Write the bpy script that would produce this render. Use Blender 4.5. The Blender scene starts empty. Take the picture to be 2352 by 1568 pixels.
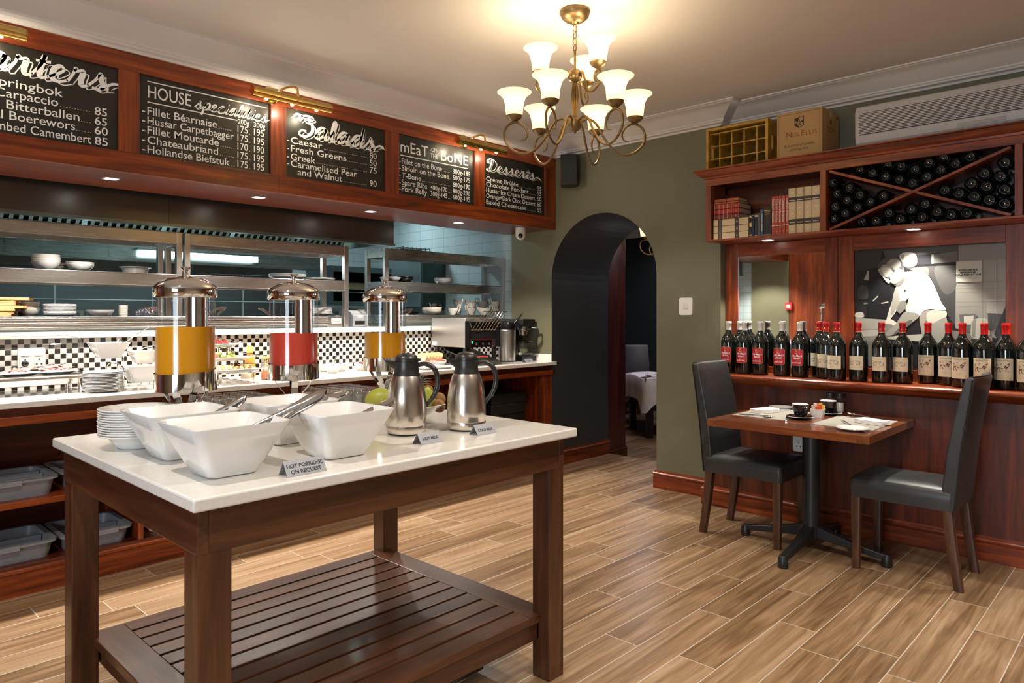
import bpy, bmesh, math, random
from mathutils import Vector, Matrix
from mathutils.geometry import tessellate_polygon
R = math.radians
PI = math.pi
random.seed(7)
scene = bpy.context.scene
COL = scene.collection

# ------------------------------------------------------------ camera
cam_d = bpy.data.cameras.new('camera')
cam = bpy.data.objects.new('camera', cam_d)
COL.objects.link(cam)
cam.location = (0, 0, 1.40)
cam.rotation_euler = (R(90), 0, R(-46.43))
cam_d.sensor_width = 36
cam_d.lens = 24.765
cam_d.shift_y = -0.02636
cam_d.clip_start = 0.05
scene.camera = cam

# ------------------------------------------------------------ view, world
scene.view_settings.view_transform = 'Standard'
scene.view_settings.look = 'None'
scene.view_settings.gamma = 1.0
scene.view_settings.exposure = 0.42
scene.view_settings.use_curve_mapping = False
scene.cycles.use_denoising = True
scene.cycles.caustics_reflective = False
scene.cycles.caustics_refractive = False
scene.cycles.sample_clamp_indirect = 6.0
scene.cycles.max_bounces = 10
scene.cycles.transparent_max_bounces = 24
w = bpy.data.worlds.new('world')
scene.world = w
w.use_nodes = True
w.node_tree.nodes['Background'].inputs[0].default_value = (0.80, 0.74, 0.68, 1)
w.node_tree.nodes['Background'].inputs[1].default_value = 0.30

# ------------------------------------------------------------ lights of the room
WARM = (1.0, 0.80, 0.58)
NEUT = (1.0, 0.93, 0.84)
COOL = (0.80, 0.95, 1.0)
def spot(name, loc, power, col=NEUT, ang=110, blend=0.5, target=None, radius=0.03):
    d = bpy.data.lights.new(name, 'SPOT'); d.energy = power; d.color = col
    d.spot_size = R(ang); d.spot_blend = blend; d.shadow_soft_size = radius
    o = bpy.data.objects.new(name, d); COL.objects.link(o); o.location = loc
    if target:
        o.rotation_euler = (Vector(target) - Vector(loc)).to_track_quat('-Z', 'Y').to_euler()
    return o
def area(name, loc, size, power, col, target):
    d = bpy.data.lights.new(name, 'AREA'); d.energy = power; d.color = col
    d.shape = 'RECTANGLE'; d.size, d.size_y = size
    o = bpy.data.objects.new(name, d); COL.objects.link(o); o.location = loc
    o.rotation_euler = (Vector(target) - Vector(loc)).to_track_quat('-Z', 'Y').to_euler()
    return o
def point(name, loc, power, col, radius=0.04):
    d = bpy.data.lights.new(name, 'POINT'); d.energy = power; d.color = col; d.shadow_soft_size = radius
    o = bpy.data.objects.new(name, d); COL.objects.link(o); o.location = loc
    return o
SOFFIT_X = [-0.44 + 0.886 * i for i in range(1, 6)]          # recessed lights under the menu bulkhead
for x in SOFFIT_X:
    spot('soffit_light', (x, 4.42, 2.165), 120, NEUT, 125, 0.5)
CAB_Y = [2.142, 1.21, 0.28]
for y in CAB_Y:
    spot('cabinet_light', (4.90, y, 1.918), 55, (1, 0.93, 0.82), 92, 0.35)
# ceiling downlights of the room, two of them behind the camera
for x, y, e in ((2.1, 0.55, 95), (3.3, 0.75, 60), (3.6, 2.75, 55), (0.4, -0.9, 120), (2.0, -1.4, 120), (3.4, -1.6, 60), (0.2, 1.9, 90)):
    spot('ceiling_downlight', (x, y, 2.93), e, (1, 0.90, 0.78), 112, 0.35, radius=0.035)
# daylight of the window in the wall behind on the left
area('window_daylight', (-2.9, 0.2, 1.5), (1.6, 1.5), 75, (0.80, 0.90, 1.0), (1.2, 1.2, 1.0))
# kitchen tubes
area('kitchen_light', (2.4, 5.75, 2.35), (2.2, 0.25), 48, (0.72, 0.95, 0.97), (2.4, 5.75, 0))
area('kitchen_light', (4.3, 6.2, 2.62), (1.0, 0.25), 11, (0.75, 0.95, 1.0), (4.3, 6.1, 0))
# room beyond the arch
area('far_room_light', (8.2, 5.2, 2.5), (1.2, 1.2), 16, (0.85, 0.82, 1.0), (8.2, 5.2, 0))
point('passage_light', (6.9, 3.3, 2.45), 22, (0.95, 0.92, 1.0), 0.08)

# ------------------------------------------------------------ materials
MATS = {}
def mat(name, col=(0.5, 0.5, 0.5), rough=0.5, metal=0.0, coat=0.0, emit=None, estr=0.0, spec=None, sheen=0.0):
    if name in MATS: return MATS[name]
    m = bpy.data.materials.new(name); m.use_nodes = True
    b = m.node_tree.nodes['Principled BSDF']
    b.inputs['Base Color'].default_value = (*col, 1)
    b.inputs['Roughness'].default_value = rough
    b.inputs['Metallic'].default_value = metal
    b.inputs['Coat Weight'].default_value = coat
    b.inputs['Coat Roughness'].default_value = 0.08
    if spec is not None: b.inputs['Specular IOR Level'].default_value = spec
    if sheen: b.inputs['Sheen Weight'].default_value = sheen
    if emit:
        b.inputs['Emission Color'].default_value = (*emit, 1)
        b.inputs['Emission Strength'].default_value = estr
    MATS[name] = m
    return m
def nodes(m):
    return m.node_tree.nodes, m.node_tree.links, m.node_tree.nodes['Principled BSDF']
def ramp(n, stops):
    r = n.new('ShaderNodeValToRGB')
    e = r.color_ramp.elements
    while len(e) < len(stops): e.new(0.5)
    for k, (p, c) in enumerate(stops):
        e[k].position = p; e[k].color = (*c, 1)
    return r
def wood(name, stops, axis='x', rough=0.36, coat=0.10, across=16.0, along=1.3, bump=0.05, distort=0.8, contrast=1.0):
    """Stained timber: noise stretched along the grain."""
    if name in MATS: return MATS[name]
    m = mat(name, rough=rough, coat=coat); n, l, b = nodes(m)
    tc = n.new('ShaderNodeTexCoord'); mp = n.new('ShaderNodeMapping')
    s = [across] * 3; s['xyz'.index(axis)] = along
    mp.inputs['Scale'].default_value = s
    l.new(tc.outputs['Object'], mp.inputs['Vector'])
    n1 = n.new('ShaderNodeTexNoise'); n1.inputs['Scale'].default_value = 1.0
    n1.inputs['Detail'].default_value = 7; n1.inputs['Distortion'].default_value = distort; n1.inputs['Roughness'].default_value = 0.62
    l.new(mp.outputs[0], n1.inputs['Vector'])
    n2 = n.new('ShaderNodeTexNoise'); n2.inputs['Scale'].default_value = 5.0; n2.inputs['Detail'].default_value = 3
    l.new(mp.outputs[0], n2.inputs['Vector'])
    mx = n.new('ShaderNodeMath'); mx.operation = 'MULTIPLY_ADD'
    l.new(n2.outputs['Fac'], mx.inputs[0]); mx.inputs[1].default_value = 0.22
    l.new(n1.outputs['Fac'], mx.inputs[2])
    sb = n.new('ShaderNodeMath'); sb.operation = 'SUBTRACT'; sb.inputs[1].default_value = 0.11
    l.new(mx.outputs[0], sb.inputs[0])
    r = ramp(n, stops); l.new(sb.outputs[0], r.inputs[0]); l.new(r.outputs[0], b.inputs['Base Color'])
    bp = n.new('ShaderNodeBump'); bp.inputs['Strength'].default_value = bump; bp.inputs['Distance'].default_value = 0.002
    l.new(n2.outputs['Fac'], bp.inputs['Height']); l.new(bp.outputs[0], b.inputs['Normal'])
    return m
MAH = [(0.28, (0.045, 0.0065, 0.0014)), (0.48, (0.170, 0.0270, 0.0042)), (0.70, (0.340, 0.0720, 0.0105))]
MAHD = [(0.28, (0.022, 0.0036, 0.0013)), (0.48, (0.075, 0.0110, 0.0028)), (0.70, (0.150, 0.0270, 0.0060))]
TEAK = [(0.26, (0.022, 0.0085, 0.0040)), (0.50, (0.058, 0.0215, 0.0090)), (0.74, (0.115, 0.046, 0.018))]
ISL = [(0.26, (0.028, 0.0095, 0.0042)), (0.50, (0.070, 0.024, 0.0095)), (0.74, (0.130, 0.047, 0.018))]
def mah(axis): return wood('mahogany_' + axis, MAH, axis)
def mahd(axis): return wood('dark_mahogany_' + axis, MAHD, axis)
def isl(axis): return wood('island_wood_' + axis, ISL, axis, rough=0.34, coat=0.2)
def legw(axis='z'): return wood('chair_leg_wood_' + axis, TEAK, axis, rough=0.4, coat=0.1, across=30, along=3)

def noisy(name, c1, c2, scale=6, rough=0.6, bump=0.0, bscale=60, metal=0, coat=0, bdist=0.002):
    if name in MATS: return MATS[name]
    m = mat(name, rough=rough, metal=metal, coat=coat); n, l, b = nodes(m)
    tc = n.new('ShaderNodeTexCoord'); no = n.new('ShaderNodeTexNoise')
    no.inputs['Scale'].default_value = scale; no.inputs['Detail'].default_value = 4
    l.new(tc.outputs['Object'], no.inputs['Vector'])
    r = ramp(n, [(0.3, c1), (0.7, c2)]); l.new(no.outputs['Fac'], r.inputs[0]); l.new(r.outputs[0], b.inputs['Base Color'])
    if bump:
        n2 = n.new('ShaderNodeTexNoise'); n2.inputs['Scale'].default_value = bscale; n2.inputs['Detail'].default_value = 3
        l.new(tc.outputs['Object'], n2.inputs['Vector'])
        bp = n.new('ShaderNodeBump'); bp.inputs['Strength'].default_value = bump; bp.inputs['Distance'].default_value = bdist
        l.new(n2.outputs['Fac'], bp.inputs['Height']); l.new(bp.outputs[0], b.inputs['Normal'])
    return m
def brushed(name, col, rough=0.28, axis='x', amount=0.10, scale=180):
    """Brushed stainless steel: roughness streaks along one axis."""
    if name in MATS: return MATS[name]
    m = mat(name, col, rough, 1.0); n, l, b = nodes(m)
    tc = n.new('ShaderNodeTexCoord'); mp = n.new('ShaderNodeMapping')
    s = [scale] * 3; s['xyz'.index(axis)] = 2.0
    mp.inputs['Scale'].default_value = s
    l.new(tc.outputs['Object'], mp.inputs['Vector'])
    no = n.new('ShaderNodeTexNoise'); no.inputs['Detail'].default_value = 2; no.inputs['Scale'].default_value = 1
    l.new(mp.outputs[0], no.inputs['Vector'])
    mr = n.new('ShaderNodeMapRange'); mr.inputs['To Min'].default_value = rough - amount; mr.inputs['To Max'].default_value = rough + amount
    l.new(no.outputs['Fac'], mr.inputs[0]); l.new(mr.outputs[0], b.inputs['Roughness'])
    return m
def thin_glass(name, tint=(0.97, 0.985, 0.98), gloss=0.03, ior=1.45, alpha=1.0):
    """Thin clear shell: transparent with a fresnel reflection."""
    if name in MATS: return MATS[name]
    m = bpy.data.materials.new(name); m.use_nodes = True
    n, l = m.node_tree.nodes, m.node_tree.links
    n.remove(n['Principled BSDF'])
    t = n.new('ShaderNodeBsdfTransparent'); t.inputs[0].default_value = (*tint, 1)
    g = n.new('ShaderNodeBsdfGlossy'); g.inputs['Roughness'].default_value = gloss
    f0 = ((ior - 1) / (ior + 1)) ** 2 * 2
    lw = n.new('ShaderNodeLayerWeight'); lw.inputs[0].default_value = 0.5
    pw = n.new('ShaderNodeMath'); pw.operation = 'POWER'; pw.inputs[1].default_value = 4.0; l.new(lw.outputs['Facing'], pw.inputs[0])
    f = n.new('ShaderNodeMath'); f.operation = 'MULTIPLY_ADD'; l.new(pw.outputs[0], f.inputs[0]); f.inputs[1].default_value = 0.6 * (1 - f0); f.inputs[2].default_value = f0
    mx = n.new('ShaderNodeMixShader')
    l.new(f.outputs[0], mx.inputs[0]); l.new(t.outputs[0], mx.inputs[1]); l.new(g.outputs[0], mx.inputs[2])
    l.new(mx.outputs[0], n['Material Output'].inputs[0])
    MATS[name] = m
    return m
def checker(name, size, c1, c2, rough, grout=None, gw=0.04):
    """Two-tone mosaic in the x-z plane with grout lines."""
    if name in MATS: return MATS[name]
    m = mat(name, rough=rough); n, l, b = nodes(m)
    tc = n.new('ShaderNodeTexCoord'); sx = n.new('ShaderNodeSeparateXYZ'); l.new(tc.outputs['Object'], sx.inputs[0])
    def mth(op, a, bb=None, cc=None):
        k = n.new('ShaderNodeMath'); k.operation = op
        for i, q in enumerate((a, bb, cc)):
            if q is None: continue
            if isinstance(q, (int, float)): k.inputs[i].default_value = q
            else: l.new(q, k.inputs[i])
        return k.outputs[0]
    u = mth('DIVIDE', sx.outputs[0], size); v = mth('DIVIDE', sx.outputs[2], size)
    fu, fv = mth('FLOOR', u), mth('FLOOR', v)
    par = mth('FLOORED_MODULO', mth('ADD', fu, fv), 2.0)
    mix = n.new('ShaderNodeMix'); mix.data_type = 'RGBA'
    l.new(par, mix.inputs[0]); mix.inputs[6].default_value = (*c1, 1); mix.inputs[7].default_value = (*c2, 1)
    fr = mth('MINIMUM', mth('PINGPONG', u, 0.5), mth('PINGPONG', v, 0.5))
    g = mth('LESS_THAN', fr, gw)
    mix2 = n.new('ShaderNodeMix'); mix2.data_type = 'RGBA'
    l.new(g, mix2.inputs[0]); l.new(mix.outputs[2], mix2.inputs[6]); mix2.inputs[7].default_value = (*(grout or c1), 1)
    l.new(mix2.outputs[2], b.inputs['Base Color'])
    bp = n.new('ShaderNodeBump'); bp.inputs['Strength'].default_value = 0.5; bp.inputs['Distance'].default_value = 0.002
    sm = n.new('ShaderNodeMapRange'); l.new(fr, sm.inputs[0]); sm.inputs[2].default_value = gw * 2.2
    l.new(sm.outputs[0], bp.inputs['Height']); l.new(bp.outputs[0], b.inputs['Normal'])
    return m
def bricktile(name, tw, th, c1, grout, rough, plane='yz', offset=0.0, bevel=0.12):
    if name in MATS: return MATS[name]
    m = mat(name, rough=rough); n, l, b = nodes(m)
    tc = n.new('ShaderNodeTexCoord'); sx = n.new('ShaderNodeSeparateXYZ'); l.new(tc.outputs['Object'], sx.inputs[0])
    cb = n.new('ShaderNodeCombineXYZ')
    l.new(sx.outputs['XYZ'.index(plane[0].upper())], cb.inputs[0]); l.new(sx.outputs[2], cb.inputs[1])
    br = n.new('ShaderNodeTexBrick'); l.new(cb.outputs[0], br.inputs['Vector'])
    br.offset = offset; br.inputs['Scale'].default_value = 1.0
    br.inputs['Brick Width'].default_value = tw; br.inputs['Row Height'].default_value = th
    br.inputs['Mortar Size'].default_value = 0.0022; br.inputs['Mortar Smooth'].default_value = bevel
    br.inputs['Color1'].default_value = (*c1, 1); br.inputs['Color2'].default_value = (*[k * 0.95 for k in c1], 1)
    br.inputs['Mortar'].default_value = (*grout, 1)
    l.new(br.outputs['Color'], b.inputs['Base Color'])
    bp = n.new('ShaderNodeBump'); bp.inputs['Strength'].default_value = 0.6; bp.inputs['Distance'].default_value = 0.004; bp.invert = True
    l.new(br.outputs['Fac'], bp.inputs['Height']); l.new(bp.outputs[0], b.inputs['Normal'])
    return m
def floor_mat():
    """Wood-look porcelain planks along X, 0.166 m wide, 1 m long, pale grout."""
    m = mat('plank_tile', rough=0.30, coat=0.0); n, l, b = nodes(m)
    tc = n.new('ShaderNodeTexCoord'); sx = n.new('ShaderNodeSeparateXYZ'); l.new(tc.outputs['Object'], sx.inputs[0])
    def mth(op, a, bb=None, cc=None):
        k = n.new('ShaderNodeMath'); k.operation = op
        for i, q in enumerate((a, bb, cc)):
            if q is None: continue
            if isinstance(q, (int, float)): k.inputs[i].default_value = q
            else: l.new(q, k.inputs[i])
        return k.outputs[0]
    W, L = 0.166, 1.0
    v = mth('DIVIDE', mth('SUBTRACT', 4.155, sx.outputs[1]), W)
    row = mth('FLOOR', v)
    wn = n.new('ShaderNodeTexWhiteNoise'); wn.noise_dimensions = '1D'; l.new(row, wn.inputs['W'])
    u = mth('ADD', mth('DIVIDE', sx.outputs[0], L), wn.outputs['Value'])
    colu = mth('FLOOR', u)
    cv = n.new('ShaderNodeCombineXYZ'); l.new(colu, cv.inputs[0]); l.new(row, cv.inputs[1])
    wt = n.new('ShaderNodeTexWhiteNoise'); wt.noise_dimensions = '2D'; l.new(cv.outputs[0], wt.inputs['Vector'])
    # grain: noise stretched along x, shifted per plank
    off = n.new('ShaderNodeVectorMath'); off.operation = 'MULTIPLY_ADD'
    l.new(wt.outputs['Color'], off.inputs[0]); off.inputs[1].default_value = (30, 30, 30); l.new(tc.outputs['Object'], off.inputs[2])
    mp = n.new('ShaderNodeMapping'); mp.inputs['Scale'].default_value = (1.0, 17, 17); l.new(off.outputs[0], mp.inputs['Vector'])
    n1 = n.new('ShaderNodeTexNoise'); n1.inputs['Scale'].default_value = 1; n1.inputs['Detail'].default_value = 8; n1.inputs['Distortion'].default_value = 1.1; n1.inputs['Roughness'].default_value = 0.6
    l.new(mp.outputs[0], n1.inputs['Vector'])
    mp2 = n.new('ShaderNodeMapping'); mp2.inputs['Scale'].default_value = (6, 90, 90); l.new(off.outputs[0], mp2.inputs['Vector'])
    n2 = n.new('ShaderNodeTexNoise'); n2.inputs['Scale'].default_value = 1; n2.inputs['Detail'].default_value = 3
    l.new(mp2.outputs[0], n2.inputs['Vector'])
    g = mth('MULTIPLY_ADD', n2.outputs['Fac'], 0.28, mth('MULTIPLY_ADD', wt.outputs['Value'], 0.20, mth('SUBTRACT', n1.outputs['Fac'], 0.24)))
    r = ramp(n, [(0.18, (0.085, 0.046, 0.020)), (0.40, (0.185, 0.108, 0.053)), (0.55, (0.275, 0.170, 0.092)), (0.80, (0.41, 0.285, 0.175))])
    l.new(g, r.inputs[0])
    du = mth('MULTIPLY', mth('PINGPONG', u, 0.5), L); dv = mth('MULTIPLY', mth('PINGPONG', v, 0.5), W)
    gr = mth('LESS_THAN', mth('MINIMUM', du, dv), 0.0022)
    mix = n.new('ShaderNodeMix'); mix.data_type = 'RGBA'; l.new(gr, mix.inputs[0])
    l.new(r.outputs[0], mix.inputs[6]); mix.inputs[7].default_value = (0.50, 0.44, 0.36, 1)
    l.new(mix.outputs[2], b.inputs['Base Color'])
    rr = mth('MULTIPLY_ADD', n2.outputs['Fac'], 0.14, 0.24); l.new(rr, b.inputs['Roughness'])
    bp = n.new('ShaderNodeBump'); bp.inputs['Strength'].default_value = 0.12; bp.inputs['Distance'].default_value = 0.002
    hh = mth('SUBTRACT', n2.outputs['Fac'], mth('MULTIPLY', gr, 1.5)); l.new(hh, bp.inputs['Height']); l.new(bp.outputs[0], b.inputs['Normal'])
    return m
STEEL = brushed('brushed_steel', (0.66, 0.64, 0.61), 0.30, 'z', 0.025, 60)
STEELX = brushed('brushed_steel_x', (0.66, 0.64, 0.61), 0.27, 'x', 0.03, 60)
CHROME = mat('chrome', (0.78, 0.77, 0.75), 0.05, 1.0)
SILVER = mat('cutlery_steel', (0.70, 0.69, 0.67), 0.12, 1.0)
BRASS = mat('polished_brass', (0.85, 0.60, 0.20), 0.14, 1.0)
BRONZE = noisy('antique_bronze', (0.17, 0.115, 0.05), (0.26, 0.18, 0.085), 30, 0.38, metal=0.85)
PORC = mat('white_porcelain', (0.80, 0.79, 0.77), 0.12, 0, 0.4)
IVORY = mat('ivory_china', (0.74, 0.70, 0.62), 0.22, 0, 0.2)
BLACKC = mat('black_china', (0.006, 0.006, 0.007), 0.08, 0, 0.5)
BLACKP = mat('black_plastic', (0.012, 0.012, 0.013), 0.38)
BLACKG = mat('black_gloss', (0.008, 0.008, 0.009), 0.12)
WHITEP = mat('white_plastic', (0.74, 0.72, 0.68), 0.35)
GREYP = noisy('grey_tray_plastic', (0.19, 0.20, 0.22), (0.23, 0.24, 0.26), 20, 0.42)
QUARTZ = noisy('white_quartz', (0.74, 0.71, 0.66), (0.80, 0.77, 0.72), 90, 0.14, coat=0.3)
QUARTZ2 = noisy('white_quartz_counter', (0.72, 0.68, 0.62), (0.78, 0.74, 0.68), 90, 0.16, coat=0.3)
CEILW = noisy('ceiling_paint', (0.60, 0.565, 0.525), (0.64, 0.605, 0.56), 0.8, 0.7)
PLAST = noisy('cornice_plaster', (0.62, 0.59, 0.56), (0.66, 0.63, 0.60), 2, 0.6)
OLIVE = noisy('olive_wall_paint', (0.118, 0.113, 0.066), (0.142, 0.136, 0.082), 1.6, 0.50, 0.25, 45, bdist=0.003)
CHARC = noisy('charcoal_wall_paint', (0.036, 0.038, 0.040), (0.046, 0.048, 0.050), 2, 0.33, 0.25, 30, bdist=0.004)
BOARD = noisy('blackboard_paint', (0.012, 0.012, 0.009), (0.022, 0.021, 0.016), 5, 0.36)
CHALK = mat('chalk_white', (0.86, 0.85, 0.82), 0.7)
PAPER = mat('paper_white', (0.80, 0.78, 0.74), 0.7)
CLOTH = noisy('white_linen', (0.72, 0.68, 0.66), (0.78, 0.74, 0.72), 40, 0.85)
LEATHER = noisy('grey_leather', (0.022, 0.0225, 0.023), (0.030, 0.030, 0.031), 14, 0.40, 0.12, 220)
GLASS = thin_glass('clear_glass')
ACRYL = thin_glass('clear_acrylic', (0.96, 0.975, 0.975), 0.04, 1.38)
MIRROR = mat('mirror_silver', (0.86, 0.87, 0.86), 0.02, 1.0)
LAMP = mat('lit_lamp', (1, 1, 1), 0.5, emit=(1, 0.97, 0.92), estr=14)

# ------------------------------------------------------------ mesh helpers
class M:
    """Collects shapes into one mesh; each shape may carry its own material."""
    def __init__(s, *mats):
        s.v, s.f, s.k, s.m = [], [], [], list(mats)
        s.xf = None
    def mi(s, m):
        if m is None: return 0
        if m not in s.m: s.m.append(m)
        return s.m.index(m)
    def add(s, vs, fs, m=None):
        o = len(s.v); k = s.mi(m)
        if s.xf is not None: vs = [s.xf @ Vector(p) for p in vs]
        s.v += [tuple(p) for p in vs]
        for f in fs:
            s.f.append([i + o for i in f]); s.k.append(k)
        return s
    def box(s, x0, x1, y0, y1, z0, z1, m=None):
        return s.add([(x0,y0,z0),(x1,y0,z0),(x1,y1,z0),(x0,y1,z0),(x0,y0,z1),(x1,y0,z1),(x1,y1,z1),(x0,y1,z1)],
                     [(0,3,2,1),(4,5,6,7),(0,1,5,4),(1,2,6,5),(2,3,7,6),(3,0,4,7)], m)
    def prism(s, poly, a, b, axis='y', m=None):
        """2-D polygon extruded along an axis; the polygon holds the other two coordinates in x, y, z order."""
        def P(p, t): return {'x': (t, p[0], p[1]), 'y': (p[0], t, p[1]), 'z': (p[0], p[1], t)}[axis]
        n = len(poly)
        vs = [P(p, a) for p in poly] + [P(p, b) for p in poly]
        fs = [list(range(n))[::-1], list(range(n, 2 * n))] + [(i, (i + 1) % n, n + (i + 1) % n, n + i) for i in range(n)]
        return s.add(vs, fs, m)
    def lathe(s, prof, n=24, c=(0, 0, 0), m=None, mtx=None, cap=True):
        """Profile of (r, z) turned about z."""
        vs, fs = [], []
        rows = []
        for r, z in prof:
            if r < 1e-6:
                rows.append([len(vs)]); vs.append((0, 0, z))
            else:
                rows.append(list(range(len(vs), len(vs) + n)))
                vs += [(r * math.cos(2 * PI * i / n), r * math.sin(2 * PI * i / n), z) for i in range(n)]
        for a, b in zip(rows, rows[1:]):
            for i in range(n):
                j = (i + 1) % n
                if len(a) == 1 and len(b) == 1: continue
                if len(a) == 1: fs.append((a[0], b[j], b[i]))
                elif len(b) == 1: fs.append((a[i], a[j], b[0]))
                else: fs.append((a[i], a[j], b[j], b[i]))
        if cap:
            if len(rows[0]) > 1: fs.append(rows[0][::-1])
            if len(rows[-1]) > 1: fs.append(rows[-1])
        if mtx is not None: vs = [mtx @ Vector(p) for p in vs]
        vs = [(p[0] + c[0], p[1] + c[1], p[2] + c[2]) for p in vs]
        return s.add(vs, fs, m)
    def loft(s, rings, m=None, cap=True, closed=False):
        n = len(rings[0]); vs = [p for r in rings for p in r]; fs = []
        q = len(rings)
        for k in range(q if closed else q - 1):
            a, b = k * n, ((k + 1) % q) * n
            for i in range(n):
                j = (i + 1) % n
                fs.append((a + i, a + j, b + j, b + i))
        if cap and not closed:
            fs.append(list(range(n))[::-1]); fs.append(list(range((q - 1) * n, q * n)))
        return s.add(vs, fs, m)
    def tube(s, path, r, n=10, m=None, closed=False, flat=None):
        """Round (or flattened) tube along a path; r may be a list."""
        P = [Vector(p) for p in path]; q = len(P)
        rr = r if isinstance(r, (list, tuple)) else [r] * q
        rings = []; up = None
        for i in range(q):
            if closed: t = P[(i + 1) % q] - P[i - 1]
            else: t = P[min(i + 1, q - 1)] - P[max(i - 1, 0)]
            t.normalize()
            if up is None:
                up = Vector((0, 0, 1)) if abs(t.z) < 0.9 else Vector((1, 0, 0))
            a = t.cross(up); a.normalize(); b = a.cross(t); b.normalize(); up = b
            fl = flat if flat else 1.0
            rings.append([P[i] + rr[i] * (math.cos(2 * PI * j / n) * a + fl * math.sin(2 * PI * j / n) * b) for j in range(n)])
        return s.loft(rings, m, cap=not closed, closed=closed)
    def ball(s, c, r, m=None, n=12, sc=(1, 1, 1), mtx=None):
        prof = [(math.sin(PI * i / n) * r, -math.cos(PI * i / n) * r) for i in range(n + 1)]
        prof[0] = (0, -r); prof[-1] = (0, r)
        S = Matrix.Diagonal((*sc, 1))
        return s.lathe(prof, n * 2 if n < 10 else n + 6, c, m, (mtx @ S) if mtx is not None else S, cap=False)
    def rbox(s, x0, x1, y0, y1, z0, z1, rad, m=None, n=4, taper=0.0):
        """Upright block with rounded vertical edges; taper shrinks its foot."""
        rings = []
        for z, t in ((z0, taper), (z1, 0.0)):
            rings.append(rrect((x0 + x1) / 2, (y0 + y1) / 2, (x1 - x0) / 2 - t, (y1 - y0) / 2 - t, rad, z, n))
        return s.loft(rings, m)
    def build(s, name, parent=None, loc=(0, 0, 0), rot=(0, 0, 0), smooth=40, bevel=0, seg=2, sub=0, solid=0, mats=None):
        me = bpy.data.meshes.new(name)
        me.from_pydata(s.v, [], s.f)
        for mm in (s.m or [WHITEP]): me.materials.append(mm)
        me.polygons.foreach_set('material_index', s.k)
        if smooth:
            me.polygons.foreach_set('use_smooth', [True] * len(s.f))
            if smooth < 180: me.set_sharp_from_angle(angle=R(smooth))
        me.validate(); me.update()
        o = bpy.data.objects.new(name, me); COL.objects.link(o)
        o.location = loc; o.rotation_euler = rot
        if parent is not None: o.parent = parent
        if solid:
            d = o.modifiers.new('shell', 'SOLIDIFY'); d.thickness = solid; d.offset = 0
        if bevel:
            d = o.modifiers.new('edge', 'BEVEL'); d.width = bevel; d.segments = seg; d.limit_method = 'ANGLE'; d.angle_limit = R(35)
        if sub:
            d = o.modifiers.new('smooth', 'SUBSURF'); d.levels = sub; d.render_levels = sub
        return o
def rrect(cx, cy, hx, hy, rad, z, n=4):
    rad = min(rad, hx * 0.999, hy * 0.999)
    pts = []
    for k, (sx, sy) in enumerate(((1, 1), (-1, 1), (-1, -1), (1, -1))):
        for i in range(n + 1):
            a = PI / 2 * (k + i / n)
            pts.append((cx + sx * (hx - rad) + rad * math.cos(a), cy + sy * (hy - rad) + rad * math.sin(a), z))
    return pts
def spline(pts, n=8, closed=False):
    """Catmull-Rom through the points."""
    P = [Vector(p) for p in pts]; q = len(P); out = []
    for i in range(q if closed else q - 1):
        p0 = P[i - 1] if (closed or i > 0) else P[0] * 2 - P[1]
        p1, p2 = P[i], P[(i + 1) % q]
        p3 = P[(i + 2) % q] if (closed or i + 2 < q) else P[-1] * 2 - P[-2]
        for k in range(n):
            t = k / n
            out.append(0.5 * ((2 * p1) + (p2 - p0) * t + (2 * p0 - 5 * p1 + 4 * p2 - p3) * t * t + (3 * p1 - p0 - 3 * p2 + p3) * t ** 3))
    if not closed: out.append(P[-1])
    return out
def rotz(a): return Matrix.Rotation(a, 4, 'Z')
def rotx(a): return Matrix.Rotation(a, 4, 'X')
def roty(a): return Matrix.Rotation(a, 4, 'Y')
def T(x, y, z): return Matrix.Translation((x, y, z))

# ------------------------------------------------------------ object bookkeeping
def tag(o, label, cat, group=None, kind=None):
    if label: o['label'] = label
    if cat: o['category'] = cat
    if group: o['group'] = group
    if kind: o['kind'] = kind
    return o
def thing(name, label, cat, loc=(0, 0, 0), rz=0, group=None):
    o = bpy.data.objects.new(name, None); COL.objects.link(o)
    o.empty_display_size = 0.05
    o.location = loc; o.rotation_euler = (0, 0, rz)
    return tag(o, label, cat, group)
def dup(root, loc, rz=None, label=None, group=None, rot=None):
    r = root.copy(); COL.objects.link(r); r.location = loc
    if rz is not None: r.rotation_euler = (0, 0, rz)
    if rot is not None: r.rotation_euler = rot
    if label: r['label'] = label
    if group: r['group'] = group
    for ch in list(root.children):
        c = ch.copy(); COL.objects.link(c); c.parent = r
        for g in list(ch.children):
            d = g.copy(); COL.objects.link(d); d.parent = c
    return r
def struct(o):
    o['kind'] = 'structure'; return o
ORD = ['first', 'second', 'third', 'fourth', 'fifth', 'sixth', 'seventh', 'eighth', 'ninth', 'tenth', 'eleventh', 'twelfth', 'thirteenth', 'fourteenth', 'fifteenth', 'sixteenth']

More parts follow.
